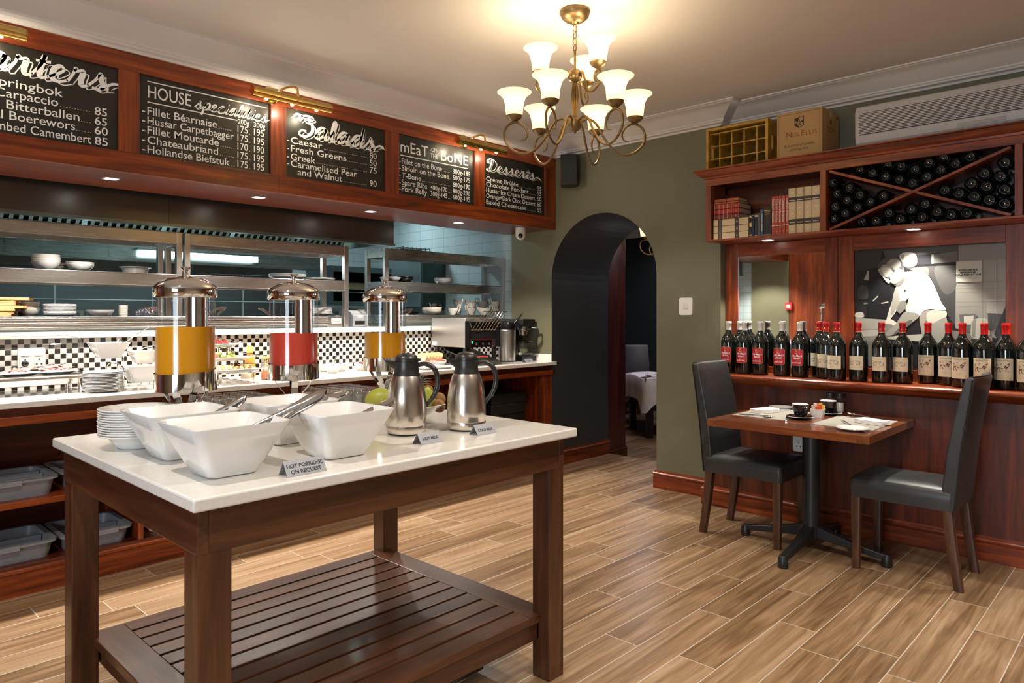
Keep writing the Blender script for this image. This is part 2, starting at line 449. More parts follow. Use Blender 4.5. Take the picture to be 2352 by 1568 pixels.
# ------------------------------------------------------------ lettering
def text_geo(body, size=1.0, align='LEFT', shear=0.0, bold=0.0, space=1.0, extrude=0.0, width=None):
    c = bpy.data.curves.new('t', 'FONT'); c.body = body; c.size = size; c.align_x = align
    c.shear = shear; c.offset = bold; c.space_character = space; c.extrude = extrude; c.resolution_u = 3
    o = bpy.data.objects.new('t', c); COL.objects.link(o)
    dg = bpy.context.evaluated_depsgraph_get()
    me = bpy.data.meshes.new_from_object(o.evaluated_get(dg))
    vs = [tuple(v.co) for v in me.vertices]; fs = [tuple(p.vertices) for p in me.polygons]
    bpy.data.objects.remove(o); bpy.data.curves.remove(c); bpy.data.meshes.remove(me)
    if width and vs:
        x0 = min(v[0] for v in vs); x1 = max(v[0] for v in vs); k = width / (x1 - x0)
        b = {'LEFT': x0, 'CENTER': (x0 + x1) / 2, 'RIGHT': x1}[align]
        t = {'LEFT': 0, 'CENTER': 0, 'RIGHT': 0}[align]
        vs = [((v[0] - b) * k + t, v[1], v[2]) for v in vs]
    return vs, fs
# frames that carry flat lettering onto a face: local x = reading direction, local y = up
def face_my(x, y, z): return T(x, y, z) @ rotx(PI / 2)                     # face looking to -y, read along +x
def face_mx(x, y, z): return T(x, y, z) @ rotz(-PI / 2) @ rotx(PI / 2)     # face looking to -x, read along -y
def put_text(m, frame, body, x, y, **k):
    vs, fs = text_geo(body, **{a: b for a, b in k.items() if a != 'mt'})
    m.add([frame @ Vector((v[0] + x, v[1] + y, v[2])) for v in vs], fs, k.get('mt'))
def flat(m, frame, poly, mt=None, z=0.0):
    m.add([frame @ Vector((p[0], p[1], z)) for p in poly], [list(range(len(poly)))], mt)
def ribbon(m, frame, pts, w0, w1, mt=None, z=0.0, sh=None):
    """Pen stroke: broad on the way down, fine on the way up."""
    P = pts; q = len(P); L, Rr = [], []
    ws = []
    for i in range(q):
        t = P[min(i + 1, q - 1)] - P[max(i - 1, 0)]
        if t.length < 1e-9: t = Vector((1, 0, 0))
        t.normalize(); ws.append(w0 + (w1 - w0) * max(0.0, -t.y) ** 0.8)
    ws = [sum(ws[max(0, i - 2):i + 3]) / len(ws[max(0, i - 2):i + 3]) for i in range(q)]
    for i in range(q):
        t = P[min(i + 1, q - 1)] - P[max(i - 1, 0)]
        if t.length < 1e-9: t = Vector((1, 0, 0))
        t.normalize(); nn = Vector((-t.y, t.x, 0))
        c = P[i] + (sh or Vector((0, 0, 0)))
        L.append(c + nn * ws[i] / 2); Rr.append(c - nn * ws[i] / 2)
    vs = [frame @ Vector((p.x, p.y, z)) for p in L + Rr]
    m.add(vs, [(i, i + 1, q + i + 1, q + i) for i in range(q - 1)], mt)
# connected script letters: strokes of (x, y), x-height 1, plus advance
SCR = {
 'a': ([[(0.05,0.10),(0.30,0.45),(0.72,0.92),(0.45,0.99),(0.18,0.55),(0.22,0.08),(0.48,0.10),(0.74,0.60),(0.78,0.95),(0.76,0.40),(0.82,0.06),(1.0,0.10)]], 0.98),
 'c': ([[(0.0,0.10),(0.25,0.60),(0.62,0.90),(0.48,0.99),(0.18,0.60),(0.20,0.12),(0.48,0.0),(0.80,0.16)]], 0.78),
 'd': ([[(0.05,0.10),(0.30,0.45),(0.72,0.92),(0.45,0.99),(0.18,0.55),(0.22,0.08),(0.48,0.10),(0.76,0.70),(0.86,1.75),(0.80,0.90),(0.80,0.20),(0.88,0.04),(1.05,0.12)]], 1.02),
 'e': ([[(0.0,0.15),(0.35,0.45),(0.58,0.78),(0.42,0.99),(0.20,0.70),(0.20,0.15),(0.45,0.0),(0.80,0.18)]], 0.78),
 'i': ([[(0.0,0.12),(0.22,0.60),(0.30,0.96),(0.25,0.40),(0.30,0.06),(0.52,0.14)], [(0.34,1.28),(0.38,1.42)]], 0.50),
 'l': ([[(0.0,0.12),(0.30,0.80),(0.46,1.55),(0.34,1.72),(0.24,1.20),(0.22,0.30),(0.32,0.03),(0.55,0.14)]], 0.52),
 'p': ([[(0.0,0.12),(0.22,0.60),(0.30,0.98),(0.24,0.10),(0.16,-0.70)], [(0.27,0.55),(0.50,0.98),(0.76,0.80),(0.70,0.25),(0.45,0.02),(0.28,0.22)], [(0.62,0.08),(0.95,0.14)]], 0.92),
 'r': ([[(0.0,0.12),(0.18,0.70),(0.22,1.05),(0.30,0.92),(0.55,0.95),(0.52,0.40),(0.60,0.04),(0.86,0.14)]], 0.82),
 's': ([[(0.0,0.12),(0.28,0.62),(0.42,1.05),(0.48,0.70),(0.62,0.30),(0.45,0.0),(0.18,0.08)], [(0.52,0.06),(0.86,0.16)]], 0.80),
 'S': ([[(1.15,1.55),(0.95,1.88),(0.55,1.75),(0.55,1.30),(0.90,0.95),(0.98,0.40),(0.60,0.0),(0.15,0.15),(0.12,0.45)]], 1.15),
 'Z': ([[(-0.35,1.25),(-0.10,1.70),(0.25,1.55),(0.10,1.22)], [(0.20,1.62),(0.62,1.72),(0.95,1.55),(0.55,1.25),(0.95,1.05),(0.98,0.45),(0.60,0.0),(0.20,0.10),(0.30,0.45),(0.62,0.45)]], 1.10),
 't': ([[(0.0,0.12),(0.28,0.85),(0.36,1.45),(0.28,0.55),(0.34,0.06),(0.62,0.14)], [(0.06,1.02),(0.62,1.08)]], 0.58),
 'D': ([[(0.55,1.75),(0.48,0.95),(0.35,0.20),(0.10,0.02),(0.0,0.20),(0.25,0.22),(0.60,0.02),(1.05,0.30),(1.20,1.00),(0.92,1.65),(0.40,1.85),(-0.02,1.55),(0.02,1.25),(0.25,1.25)]], 1.32),
}
def script(m, frame, word, x, y, h, w0, w1, mt=None, slant=0.12, shadow=None, rise=0.0, tail=None, z=0.0, width=None):
    """Brush script; x-height h; shadow draws a fine parallel line below right."""
    strokes = []; px = 0.0
    for ch in word:
        st, adv = SCR[ch]
        for s in st: strokes.append([(px + a, b) for a, b in s])
        px += adv
    if tail: strokes.append([(px - 0.35 + a, b) for a, b in tail])
    sx = (width / px) if width else h
    for s in strokes:
        pts = spline([(x + a * sx + slant * b * h, y + b * h + rise * a * h, 0) for a, b in s], 7)
        if shadow:
            d = Vector((shadow, -shadow * 0.75, 0))
            ribbon(m, frame, pts, w0 * 0.35, w0 * 0.45, mt, z, d + Vector((w1 * 0.45, -w0 * 0.3, 0)))
        ribbon(m, frame, pts, w0, w1, mt, z + 0.0003)

# ============================================================ THE SETTING
FLOORM = floor_mat()
m = M(FLOORM); m.box(-3, 5.825, -3.5, 7.4, -0.10, 0); struct(m.build('floor', smooth=0))
m = M(FLOORM); m.box(5.825, 10.2, 1.6, 8.2, -0.22, -0.12); struct(m.build('floor_far', smooth=0))
m = M(CEILW); m.box(-3, 5.2, -3.5, 4.9, 2.96, 3.06); struct(m.build('ceiling', smooth=0))
m = M(CEILW); m.box(5.825, 10.2, 1.6, 8.2, 2.78, 2.88); struct(m.build('ceiling_far', smooth=0))
m = M(mat('kitchen_ceiling', (0.55, 0.60, 0.60), 0.6)); m.box(-0.3, 5.2, 4.9, 7.4, 2.75, 2.85); struct(m.build('ceiling_kitchen', smooth=0))
# walls behind the camera
m = M(noisy('cream_wall_paint', (0.46, 0.40, 0.32), (0.50, 0.44, 0.35), 2, 0.6))
m.box(-3.1, 5.2, -3.6, -3.5, 0, 2.96); struct(m.build('wall_back', smooth=0))
m = M(MATS['cream_wall_paint'])
m.box(-3.1, -3.0, -3.5, -0.7, 0, 2.96); m.box(-3.1, -3.0, 1.1, 3.5, 0, 2.96)
m.box(-3.1, -3.0, -0.7, 1.1, 0, 0.65); m.box(-3.1, -3.0, -0.7, 1.1, 2.35, 2.96)
struct(m.build('wall_left', smooth=0))
t = struct(thing('window_1', None, None, (-3.05, 0.2, 1.5)))
m = M(WHITEP)
for a, b, c, d in ((-0.9, -0.84, -0.85, 0.85), (0.84, 0.9, -0.85, 0.85), (-0.03, 0.03, -0.85, 0.85), (-0.9, 0.9, -0.85, -0.79), (-0.9, 0.9, 0.79, 0.85)):
    m.box(-0.03, 0.03, a, b, c, d)
m.build('window_frame', t, smooth=0)
m = M(mat('daylight_sky', (0.7, 0.85, 1.0), 0.5, emit=(0.75, 0.88, 1.0), estr=1.6)); m.box(-0.045, -0.035, -0.9, 0.9, -0.85, 0.85); m.build('window_pane', t, smooth=0)
m = M(mahd('z')); m.box(-3.1, -0.13, 3.45, 3.55, 0, 2.96); struct(m.build('wall_left_return', smooth=0))

# stub wall at the left end of the counter (seen in the mirror)
m = M(OLIVE, mah('z'))
m.box(-0.23, -0.13, 4.14, 4.71, 0, 2.96); m.box(-0.23, -0.125, 3.55, 4.13, 0, 2.96, mah('z'))
struct(m.build('wall_left_end', smooth=0))

# arch wall: one slab with the round-headed opening, dark reveal
Y0, Y1, AC, AR, ASP = 3.087, 4.200, 3.6435, 0.5565, 1.722
arc = [(AC + AR * math.cos(PI - PI * i / 28), ASP + AR * math.sin(PI * i / 28)) for i in range(29)]
outline = [(2.528, 0), (Y0, 0)] + arc + [(Y1, 0), (4.71, 0), (4.71, 2.96), (2.528, 2.96)]
m = M(OLIVE, CHARC)
n = len(outline)
vs = [(4.945, p[0], p[1]) for p in outline] + [(5.825, p[0], p[1]) for p in outline]
m.add(vs, [list(range(n)), list(range(n, 2 * n))[::-1]])
for i in range(n):
    j = (i + 1) % n
    rev = 1 <= i <= 30
    m.add([vs[i], vs[j], vs[n + j], vs[n + i]], [(3, 2, 1, 0)], CHARC if rev else OLIVE)
struct(m.build('wall_right', smooth=30))
# recessed part of the same wall, behind the cabinets
m = M(OLIVE); m.box(5.06, 5.16, -3.5, 2.528, 0, 2.96); struct(m.build('wall_right_recess', smooth=0))
# pale strip where the wall turns into the recess is the slab's own side
# timber lining at the far end of the passage
m = M(wood('purple_mahogany', [(0.3, (0.022, 0.004, 0.004)), (0.5, (0.055, 0.010, 0.008)), (0.72, (0.095, 0.022, 0.016))], 'z', coat=0.4))
m.box(5.83, 6.154, 4.215, 4.33, -0.12, 2.78); m.box(6.05, 6.154, 4.33, 8.2, -0.12, 2.78); struct(m.build('trim_1', smooth=0, bevel=0.003))
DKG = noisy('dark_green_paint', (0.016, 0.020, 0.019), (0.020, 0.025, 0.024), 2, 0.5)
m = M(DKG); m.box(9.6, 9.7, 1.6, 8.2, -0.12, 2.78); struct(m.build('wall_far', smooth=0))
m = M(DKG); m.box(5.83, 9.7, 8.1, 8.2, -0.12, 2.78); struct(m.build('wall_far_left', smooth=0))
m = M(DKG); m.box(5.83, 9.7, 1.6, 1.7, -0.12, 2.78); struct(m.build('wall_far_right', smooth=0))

# cornice
def cornice(name, path, s=1.0, top=2.96):
    prof = [(0, -0.135), (0.010, -0.135), (0.013, -0.122), (0.036, -0.116), (0.040, -0.104), (0.048, -0.103), (0.050, -0.092), (0.060, -0.086),
            (0.085, -0.070), (0.125, -0.042), (0.165, -0.020), (0.180, -0.016), (0.186, -0.010), (0.200, -0.009), (0.200, 0.0), (0, 0.0)]
    m = M(PLAST)
    m.loft([[(x + ox * p * s, y + oy * p * s, top + z * s) for p, z in prof] for x, y, ox, oy in path])
    return struct(m.build(name, smooth=35))
cornice('trim_2', [(-0.13, 4.15, 0, -1), (4.945, 4.15, -1, -1), (4.945, 2.528, -1, -1), (5.06, 2.528, -1, -1), (5.06, -3.5, -1, 0)])
cornice('trim_3', [(9.6, 8.1, -1, 0), (9.6, 1.7, -1, 0)], 1.1, 2.78)

# skirtings
SK = [(0, 0), (0.020, 0), (0.020, 0.098), (0.015, 0.101), (0.015, 0.105), (0.022, 0.110), (0.023, 0.120), (0.018, 0.127), (0.012, 0.130), (0.011, 0.142), (0, 0.143)]
def skirting(name, path, z=0, mm=None, h=1.0):
    m = M(mm or mah('y')); m.loft([[(x + ox * p, y + oy * p, z + q * h) for p, q in SK] for x, y, ox, oy in path])
    return struct(m.build(name, smooth=30))
skirting('baseboard_right', [(4.945, 2.528, -1, 0), (4.945, 3.087, -1, 1)])
skirting('baseboard_arch', [(4.945, 4.20, 0, -1), (5.825, 4.20, 0, -1)], mm=mah('x'))
skirting('baseboard_arch_far', [(5.83, 4.215, 0, -1), (6.154, 4.215, 0, -1)], z=-0.12, mm=mahd('x'), h=1.1)

# bulkhead with its timber face frame
BX = [(0.20, 1.291), (1.395, 2.164), (2.269, 3.048), (3.165, 3.932), (4.040, 4.800)]
m = M(PLAST); m.box(-0.13, 4.945, 4.185, 4.755, 2.19, 2.96); struct(m.build('wall_bulkhead', smooth=0))
m = M(mah('x'), mah('z'), mahd('x'))
m.box(-0.13, 4.945, 4.15, 4.185, 2.725, 2.826); m.box(-0.13, 2.22, 4.15, 4.185, 2.172, 2.283); m.box(2.221, 4.945, 4.15, 4.185, 2.172, 2.283)
e = [-0.13] + [q for b in BX for q in b] + [4.945]
for a, b in zip(e[0::2], e[1::2]):
    m.box(a, b, 4.150, 4.185, 2.283, 2.725, mah('z'))
m.box(-0.13, 4.945, 4.186, 4.757, 2.174, 2.189, mahd('x'))
struct(m.build('trim_4', smooth=0, bevel=0.0015))

# splash-back and pass ledge between the counter and the kitchen
m = M(checker('mosaic', 0.03, (0.62, 0.59, 0.54), (0.012, 0.010, 0.007), 0.16, (0.52, 0.48, 0.42), 0.035))
m.box(-0.13, 4.945, 4.775, 4.86, 0.0, 1.258); struct(m.build('wall_splash', smooth=0))
m = M(QUARTZ2); m.box(-0.13, 5.05, 4.752, 5.40, 1.259, 1.297); struct(m.build('trim_5', smooth=0, bevel=0.004))
# kitchen shell
m = M(bricktile('metro_tile', 0.203, 0.102, (0.50, 0.60, 0.61), (0.24, 0.36, 0.34), 0.10, 'yz', 0.0, 0.5)); m.box(5.1, 5.25, 4.712, 7.4, 0, 2.75); struct(m.build('wall_kitchen_right', smooth=0))
m = M(bricktile('metro_tile_x', 0.203, 0.102, (0.52, 0.60, 0.61), (0.24, 0.36, 0.34), 0.10, 'xz', 0.0, 0.5)); m.box(-0.3, 5.1, 7.3, 7.4, 0, 2.75); struct(m.build('wall_kitchen_back', smooth=0))
m = M(MATS['metro_tile']); m.box(-0.30, -0.20, 4.712, 7.3, 0, 2.75); struct(m.build('wall_kitchen_left', smooth=0))

# ============================================================ EXTRACTOR HOOD
HOODM = brushed('dark_hood_steel', (0.16, 0.165, 0.15), 0.30, 'z', 0.05, 120)
TEALST = brushed('teal_steel', (0.24, 0.30, 0.295), 0.28, 'x', 0.06, 90)
t = thing('extractor_hood', 'long dark stainless steel kitchen extractor hood above the pass', 'extractor hood', (1.76, 5.7, 2.0))
m = M(HOODM); m.box(-1.89, 0.05, -0.84, -0.82, 0.0, 0.6); m.box(0.053, 1.89, -0.84, -0.82, 0.0, 0.6); m.build('front_panel', t, smooth=0)
m = M(HOODM); m.box(1.872, 1.89, -0.82, 0.84, 0, 0.6); m.box(-1.89, -1.872, -0.82, 0.84, 0, 0.6); m.box(-1.87, 1.87, 0.82, 0.84, -0.22, 0.6); m.box(-1.89, 1.89, -0.84, 0.84, 0.6, 0.62); m.build('casing', t, smooth=0)
m = M(TEALST); m.box(-1.89, 1.89, -0.86, -0.78, -0.018, 0.0); m.box(-1.87, 1.87, 0.55, 0.82, -0.02, 0.0); m.box(-1.87, 1.87, 0.40, 0.44, 0.03, 0.22); m.build('rim', t, smooth=0)
FILT = mat('filter_dark', (0.010, 0.014, 0.013), 0.4, 0.6)
for k in range(7):
    x0 = -1.82 + k * 0.525
    m = M(TEALST, FILT)
    m.xf = T(x0, -0.66, 0.47) @ rotx(R(-42))
    m.box(0, 0.49, 0, 0.66, -0.004, 0.0, FILT)
    for q in range(9): m.box(0.015 + q * 0.054, 0.038 + q * 0.054, 0.01, 0.65, -0.018, -0.006)
    m.box(0, 0.49, 0, 0.012, -0.02, 0); m.box(0, 0.49, 0.648, 0.66, -0.02, 0)
    m.build('baffle_filter', t, smooth=0)
m = M(mat('reflection_glow', (1, 1, 1), 0.5, emit=(0.86, 0.97, 1.0), estr=7), TEALST); m.box(0.22, 1.16, 0.13, 0.16, -0.145, -0.10); m.box(0.18, 1.20, 0.12, 0.19, -0.10, -0.085, TEALST); m.build('reflection_strip', t, smooth=0)  # glowing strip added for the bright reflection on the hood's back lip
m = M(TEALST); m.box(-1.87, 1.87, 0.19, 0.21, -0.17, 0.05); m.box(-1.87, 1.87, 0.17, 0.21, -0.19, -0.17)
for x in (-1.3, -0.65, 0.0, 1.3): m.box(x, x + 0.004, 0.187, 0.19, -0.17, 0.05)
m.build('plenum_panel', t, smooth=0)
# back panel of the cook line
m = M(brushed('blue_grey_steel', (0.13, 0.155, 0.17), 0.36, 'x', 0.08, 40), mat('joint_line', (0.36, 0.42, 0.43), 0.4, 0.5))
m.box(-0.2, 3.70, 6.50, 6.53, 0.0, 1.775)
for x in (0.6, 1.55, 2.28, 3.1): m.box(x, x + 0.006, 6.496, 6.50, 0.9, 1.775, MATS['joint_line'])
m.box(-0.2, 3.70, 6.496, 6.50, 1.52, 1.526, MATS['joint_line'])
struct(m.build('wall_cookline', smooth=0))

# ============================================================ MENU BOARDS ON THE BULKHEAD
BY = 4.1655
def menu_board(i, x0, x1, word, label):
    t = thing('menu_board', label, 'menu board', ((x0 + x1) / 2, 4.175, 2.504), 0, None)
    w2 = (x1 - x0) / 2 - 0.001
    m = M(BOARD); m.box(-w2, w2, -0.008, 0.008, -0.2205, 0.2205); m.build('panel', t, smooth=0)
    return t
def rows(m, t, items):
    """items: (text, x0, x1 or None, z, size, align) in room coordinates on the board plane."""
    ox, oz = t.location.x, t.location.z
    for s, xa, xb, z, size, al in items:
        f = face_my(xa - ox, -0.0088, z - oz)
        put_text(m, f, s, 0, 0, size=size, align=al, bold=0.0003, width=(xb - xa) if xb else None)
def dots(m, t, xa, xb, z):
    ox, oz = t.location.x, t.location.z
    k = int((xb - xa) / 0.013)
    f = face_my(xa - ox, -0.0088, z - oz)
    for q in range(k):
        flat(m, f, [(q * 0.013, 0), (q * 0.013 + 0.005, 0), (q * 0.013 + 0.005, 0.0028), (q * 0.013, 0.0028)])
def bar(m, t, xa, xb, z, h=0.006):
    ox, oz = t.location.x, t.location.z
    f = face_my(xa - ox, -0.0088, z - oz)
    flat(m, f, [(0, 0), (xb - xa, 0), (xb - xa, h), (0, h)])
def board_script(m, t, word, xa, xb, z, h, w0, w1, **k):
    ox, oz = t.location.x, t.location.z
    script(m, face_my(xa - ox, -0.0088, z - oz), word, 0, 0, h, w0, w1, width=xb - xa, **k)

t = menu_board(0, 0.52, 1.291, '', 'blackboard menu of starters, leftmost on the timber bulkhead')
m = M(CHALK); board_script(m, t, 'Starters', 0.49, 1.235, 2.592, 0.082, 0.014, 0.028, shadow=0.012, slant=0.16, tail=[(0.30, 0.30), (0.55, 0.55), (0.95, 0.60)]); m.build('title_lettering', t, smooth=0)
m = M(CHALK)
rows(m, t, [('Springbok', 0.725, 1.032, 2.516, 0.062, 'LEFT'), ('Carpaccio', 0.745, 1.011, 2.463, 0.062, 'LEFT'), ('Cheese Bitterballen', 0.56, 1.107, 2.408, 0.062, 'LEFT'),
            ('Traditional Boerewors', 0.50, 1.087, 2.356, 0.062, 'LEFT'), ('Crumbed Camembert', 0.66, 1.162, 2.300, 0.062, 'LEFT'),
            ('85', 1.178, 1.237, 2.457, 0.060, 'LEFT'), ('65', 1.178, 1.237, 2.406, 0.060, 'LEFT'), ('60', 1.178, 1.241, 2.355, 0.060, 'LEFT'), ('85', 1.178, 1.241, 2.300, 0.060, 'LEFT')])
dots(m, t, 1.02, 1.17, 2.466); dots(m, t, 1.115, 1.172, 2.408); dots(m, t, 1.092, 1.172, 2.356); dots(m, t, 1.165, 1.175, 2.300)
m.build('menu_lettering', t, smooth=0)

t = menu_board(1, 1.395, 2.164, '', 'blackboard menu headed HOUSE specialities between the starters and salads boards')
m = M(CHALK)
rows(m, t, [('HOUSE', 1.442, 1.676, 2.607, 0.098, 'LEFT')])
board_script(m, t, 'specialities', 1.695, 2.14, 2.602, 0.045, 0.007, 0.012, slant=0.30, tail=[(0.35, 0.3), (0.8, 0.55)])
bar(m, t, 1.44, 2.143, 2.693); bar(m, t, 1.44, 1.955, 2.578)
m.build('title_lettering', t, smooth=0)
m = M(CHALK); IT = []
for s, xb, p, q, z in (('Fillet Béarnaise', 1.829, '175', '195', 2.511), ('Hussar Carpetbagger', 1.931, '175', '195', 2.458), ('Fillet Moutarde', 1.840, '170', '190', 2.405),
                       ('Chateaubriand', 1.836, '175', '195', 2.351), ('Hollandse Biefstuk', 1.906, '175', '195', 2.298)):
    IT += [('-', 1.412, 1.428, z, 0.06, 'LEFT'), (s, 1.440, xb, z, 0.062, 'LEFT'), (p, 1.955, 2.021, z, 0.060, 'LEFT'), (q, 2.060, 2.126, z, 0.060, 'LEFT')]
    dots(m, t, xb + 0.012, 1.948, z); dots(m, t, 2.03, 2.055, z)
IT += [('200g', 1.957, 2.030, 2.562, 0.044, 'LEFT'), ('300g', 2.058, 2.134, 2.562, 0.044, 'LEFT')]
rows(m, t, IT); m.build('menu_lettering', t, smooth=0)

t = menu_board(2, 2.269, 3.048, '', 'blackboard menu of salads, third from the left under the bulkhead rail')
m = M(CHALK); board_script(m, t, 'Zalads', 2.345, 2.960, 2.566, 0.080, 0.013, 0.025, shadow=0.012, tail=[(0.35, 0.25), (0.70, 0.50), (1.0, 0.35)]); m.build('title_lettering', t, smooth=0)
m = M(CHALK); IT = []
for s, xa, xb, z in (('Caesar', 2.309, 2.539, 2.506), ('Fresh Greens', 2.309, 2.726, 2.453), ('Greek', 2.309, 2.487, 2.400), ('Caramelised Pear', 2.309, 2.812, 2.356), ('and Walnut', 2.357, 2.693, 2.308)):
    IT.append((s, xa, xb, z, 0.060, 'LEFT'))
    if not s.startswith('and'): IT.append(('-', 2.283, 2.297, z, 0.06, 'LEFT'))
for p, z in (('80', 2.506), ('50', 2.455), ('75', 2.404), ('90', 2.310)): IT.append((p, 2.917, 2.978, z, 0.060, 'LEFT'))
rows(m, t, IT)
dots(m, t, 2.55, 2.905, 2.506); dots(m, t, 2.735, 2.905, 2.455); dots(m, t, 2.50, 2.905, 2.404); dots(m, t, 2.705, 2.905, 2.310)
m.build('menu_lettering', t, smooth=0)

t = menu_board(3, 3.165, 3.932, '', 'blackboard menu headed MEAT ON THE BONE, fourth from the left')
m = M(CHALK)
rows(m, t, [('mEaT', 3.190, 3.452, 2.600, 0.115, 'LEFT'), ('BoNE', 3.580, 3.866, 2.596, 0.115, 'LEFT'), ('-ON-', 3.470, 3.552, 2.648, 0.045, 'LEFT'), ('THE', 3.474, 3.550, 2.598, 0.052, 'LEFT')])
bar(m, t, 3.19, 3.866, 2.570, 0.007)
m.build('title_lettering', t, smooth=0)
m = M(CHALK); IT = []
for s, xb, z in (('Fillet on the Bone', 3.591, 2.512), ('Sirloin on the Bone', 3.663, 2.462), ('T-Bone', 3.382, 2.407), ('Spare Ribs', 3.441, 2.356), ('Pork Belly', 3.441, 2.309)):
    IT += [('-', 3.178, 3.191, z, 0.055, 'LEFT'), (s, 3.201, xb, z, 0.058, 'LEFT')]
for p, z in (('300g-185', 2.512), ('500g-175', 2.462), ('600g-190', 2.407), ('800g-230', 2.356), ('600g-185', 2.309)): IT.append((p, 3.702, 3.888, z, 0.054, 'LEFT'))
for p, z in (('400g-170', 2.356), ('300g-145', 2.309)): IT.append((p, 3.475, 3.645, z, 0.052, 'LEFT'))
rows(m, t, IT)
dots(m, t, 3.60, 3.695, 2.512); dots(m, t, 3.67, 3.695, 2.462); dots(m, t, 3.392, 3.695, 2.407); dots(m, t, 3.448, 3.47, 2.356); dots(m, t, 3.448, 3.47, 2.309); dots(m, t, 3.655, 3.695, 2.356); dots(m, t, 3.655, 3.695, 2.309)
m.build('menu_lettering', t, smooth=0)

t = menu_board(4, 4.040, 4.800, '', 'blackboard menu of desserts in the dim end of the bulkhead beside the speaker')
m = M(CHALK); board_script(m, t, 'Desserts', 4.070, 4.665, 2.592, 0.055, 0.007, 0.017, slant=0.22, shadow=0.009, tail=[(0.35, 0.3), (0.75, 0.52), (1.3, 0.2)]); m.build('title_lettering', t, smooth=0)
m = M(CHALK); IT = []
for s, xb, p, z in (('Crème Brûlée', 4.458, '55', 2.506), ('Chocolate Fondant', 4.590, '55', 2.461), ('Hussar Ice Cream Dessert', 4.673, '50', 2.413), ('Orange+Dark Choc Dessert', 4.679, '60', 2.365), ('Baked Cheesecake', 4.564, '55', 2.314)):
    IT += [('-', 4.050, 4.060, z, 0.05, 'LEFT'), (s, 4.071, xb, z, 0.054, 'LEFT'), (p, 4.708, 4.760, z, 0.054, 'LEFT')]
    dots(m, t, xb + 0.01, 4.70, z)
rows(m, t, IT); m.build('menu_lettering', t, smooth=0)

# brass picture lights
def picture_light(x, label):
    t = thing('picture_light', label, 'picture light', (x, 4.15, 2.775), 0, None)
    m = M(BRASS); m.lathe([(0, 0), (0.055, 0), (0.055, 0.008), (0.045, 0.018), (0, 0.022)], 28, mtx=rotx(PI / 2), c=(-0.085, 0, 0)); m.build('wall_plate', t)
    m = M(BRASS); m.tube(spline([(-0.085, -0.02, 0), (-0.06, -0.06, 0.02), (-0.01, -0.10, 0.05), (0.03, -0.12, 0.045), (0.035, -0.125, -0.005)], 6), 0.0075, 10); m.tube([(0.035, -0.125, 0.01), (0.035, -0.125, -0.012)], 0.011, 10); m.build('arm', t)
    m = M(BRASS)
    pr = []
    for i in range(15):
        a = R(-78 + 243 * i / 14); pr.append((-0.125 - 0.032 * math.cos(a), -0.038 + 0.032 * math.sin(a)))
    inn = [(-0.125 + (p[0] + 0.125) * 0.93, -0.038 + (p[1] + 0.038) * 0.93) for p in pr[::-1]]
    m.prism(pr + inn, -0.265, 0.265, 'x')
    for s in (-1, 1): m.prism(pr, s * 0.265 - 0.003, s * 0.265 + 0.003, 'x')
    m.build('shade', t, smooth=50)
    for k in range(3):
        m = M(LAMP); m.ball((-0.17 + 0.17 * k, -0.116, -0.060), 0.012); m.build('bulb', t)
    for k in range(3):
        point('picture_lamp', (x - 0.17 + 0.17 * k, 4.030, 2.698), 1.5, (1, 0.86, 0.62), 0.012)
    return t
picture_light(0.575, 'brass picture light above the starters board, cut off by the left edge')
picture_light(2.245, 'brass picture light between the specialities and salads boards')
picture_light(3.885, 'brass picture light between the meat and desserts boards')

# square recessed lights under the bulkhead and under the wine cabinet
DLM = mat('downlight_plate', (0.55, 0.55, 0.55), 0.3, 0.8)
def recessed(loc, label):
    t = thing('recessed_light', label, 'downlight', loc)
    m = M(DLM); r = 0.034
    ring = [(r * math.cos(2 * PI * i / 20), r * math.sin(2 * PI * i / 20)) for i in range(20)]
    m.box(-0.043, 0.043, -0.043, -0.032, -0.003, 0); m.box(-0.043, 0.043, 0.032, 0.043, -0.003, 0); m.box(-0.043, -0.032, -0.032, 0.032, -0.003, 0); m.box(0.032, 0.043, -0.032, 0.032, -0.003, 0)
    m.lathe([(0.034, -0.001), (0.046, -0.0012), (0.046, 0), (0.034, 0)], 20, cap=False)
    m.build('trim_plate', t, smooth=0)
    m = M(LAMP); m.lathe([(0, -0.002), (0.031, -0.002), (0.031, 0), (0, 0)], 20); m.build('lamp_lens', t, smooth=0)
NM = ['out of view at the left end', 'left of the parted soffit joint', 'below the salads board', 'above the middle juice dispenser', 'near the security camera']
for i, x in enumerate(SOFFIT_X):
    if i == 0: continue
    recessed((x, 4.42, 2.1739), 'square lit downlight in the bulkhead soffit, %s from the left' % ORD[i - 1])
for y, s in zip(CAB_Y, ('over the mirror', 'over the chef photograph', 'beyond the right picture edge')):
    if y > 0.5: recessed((4.90, y, 1.9304), 'square lit downlight under the wine cabinet ' + s)

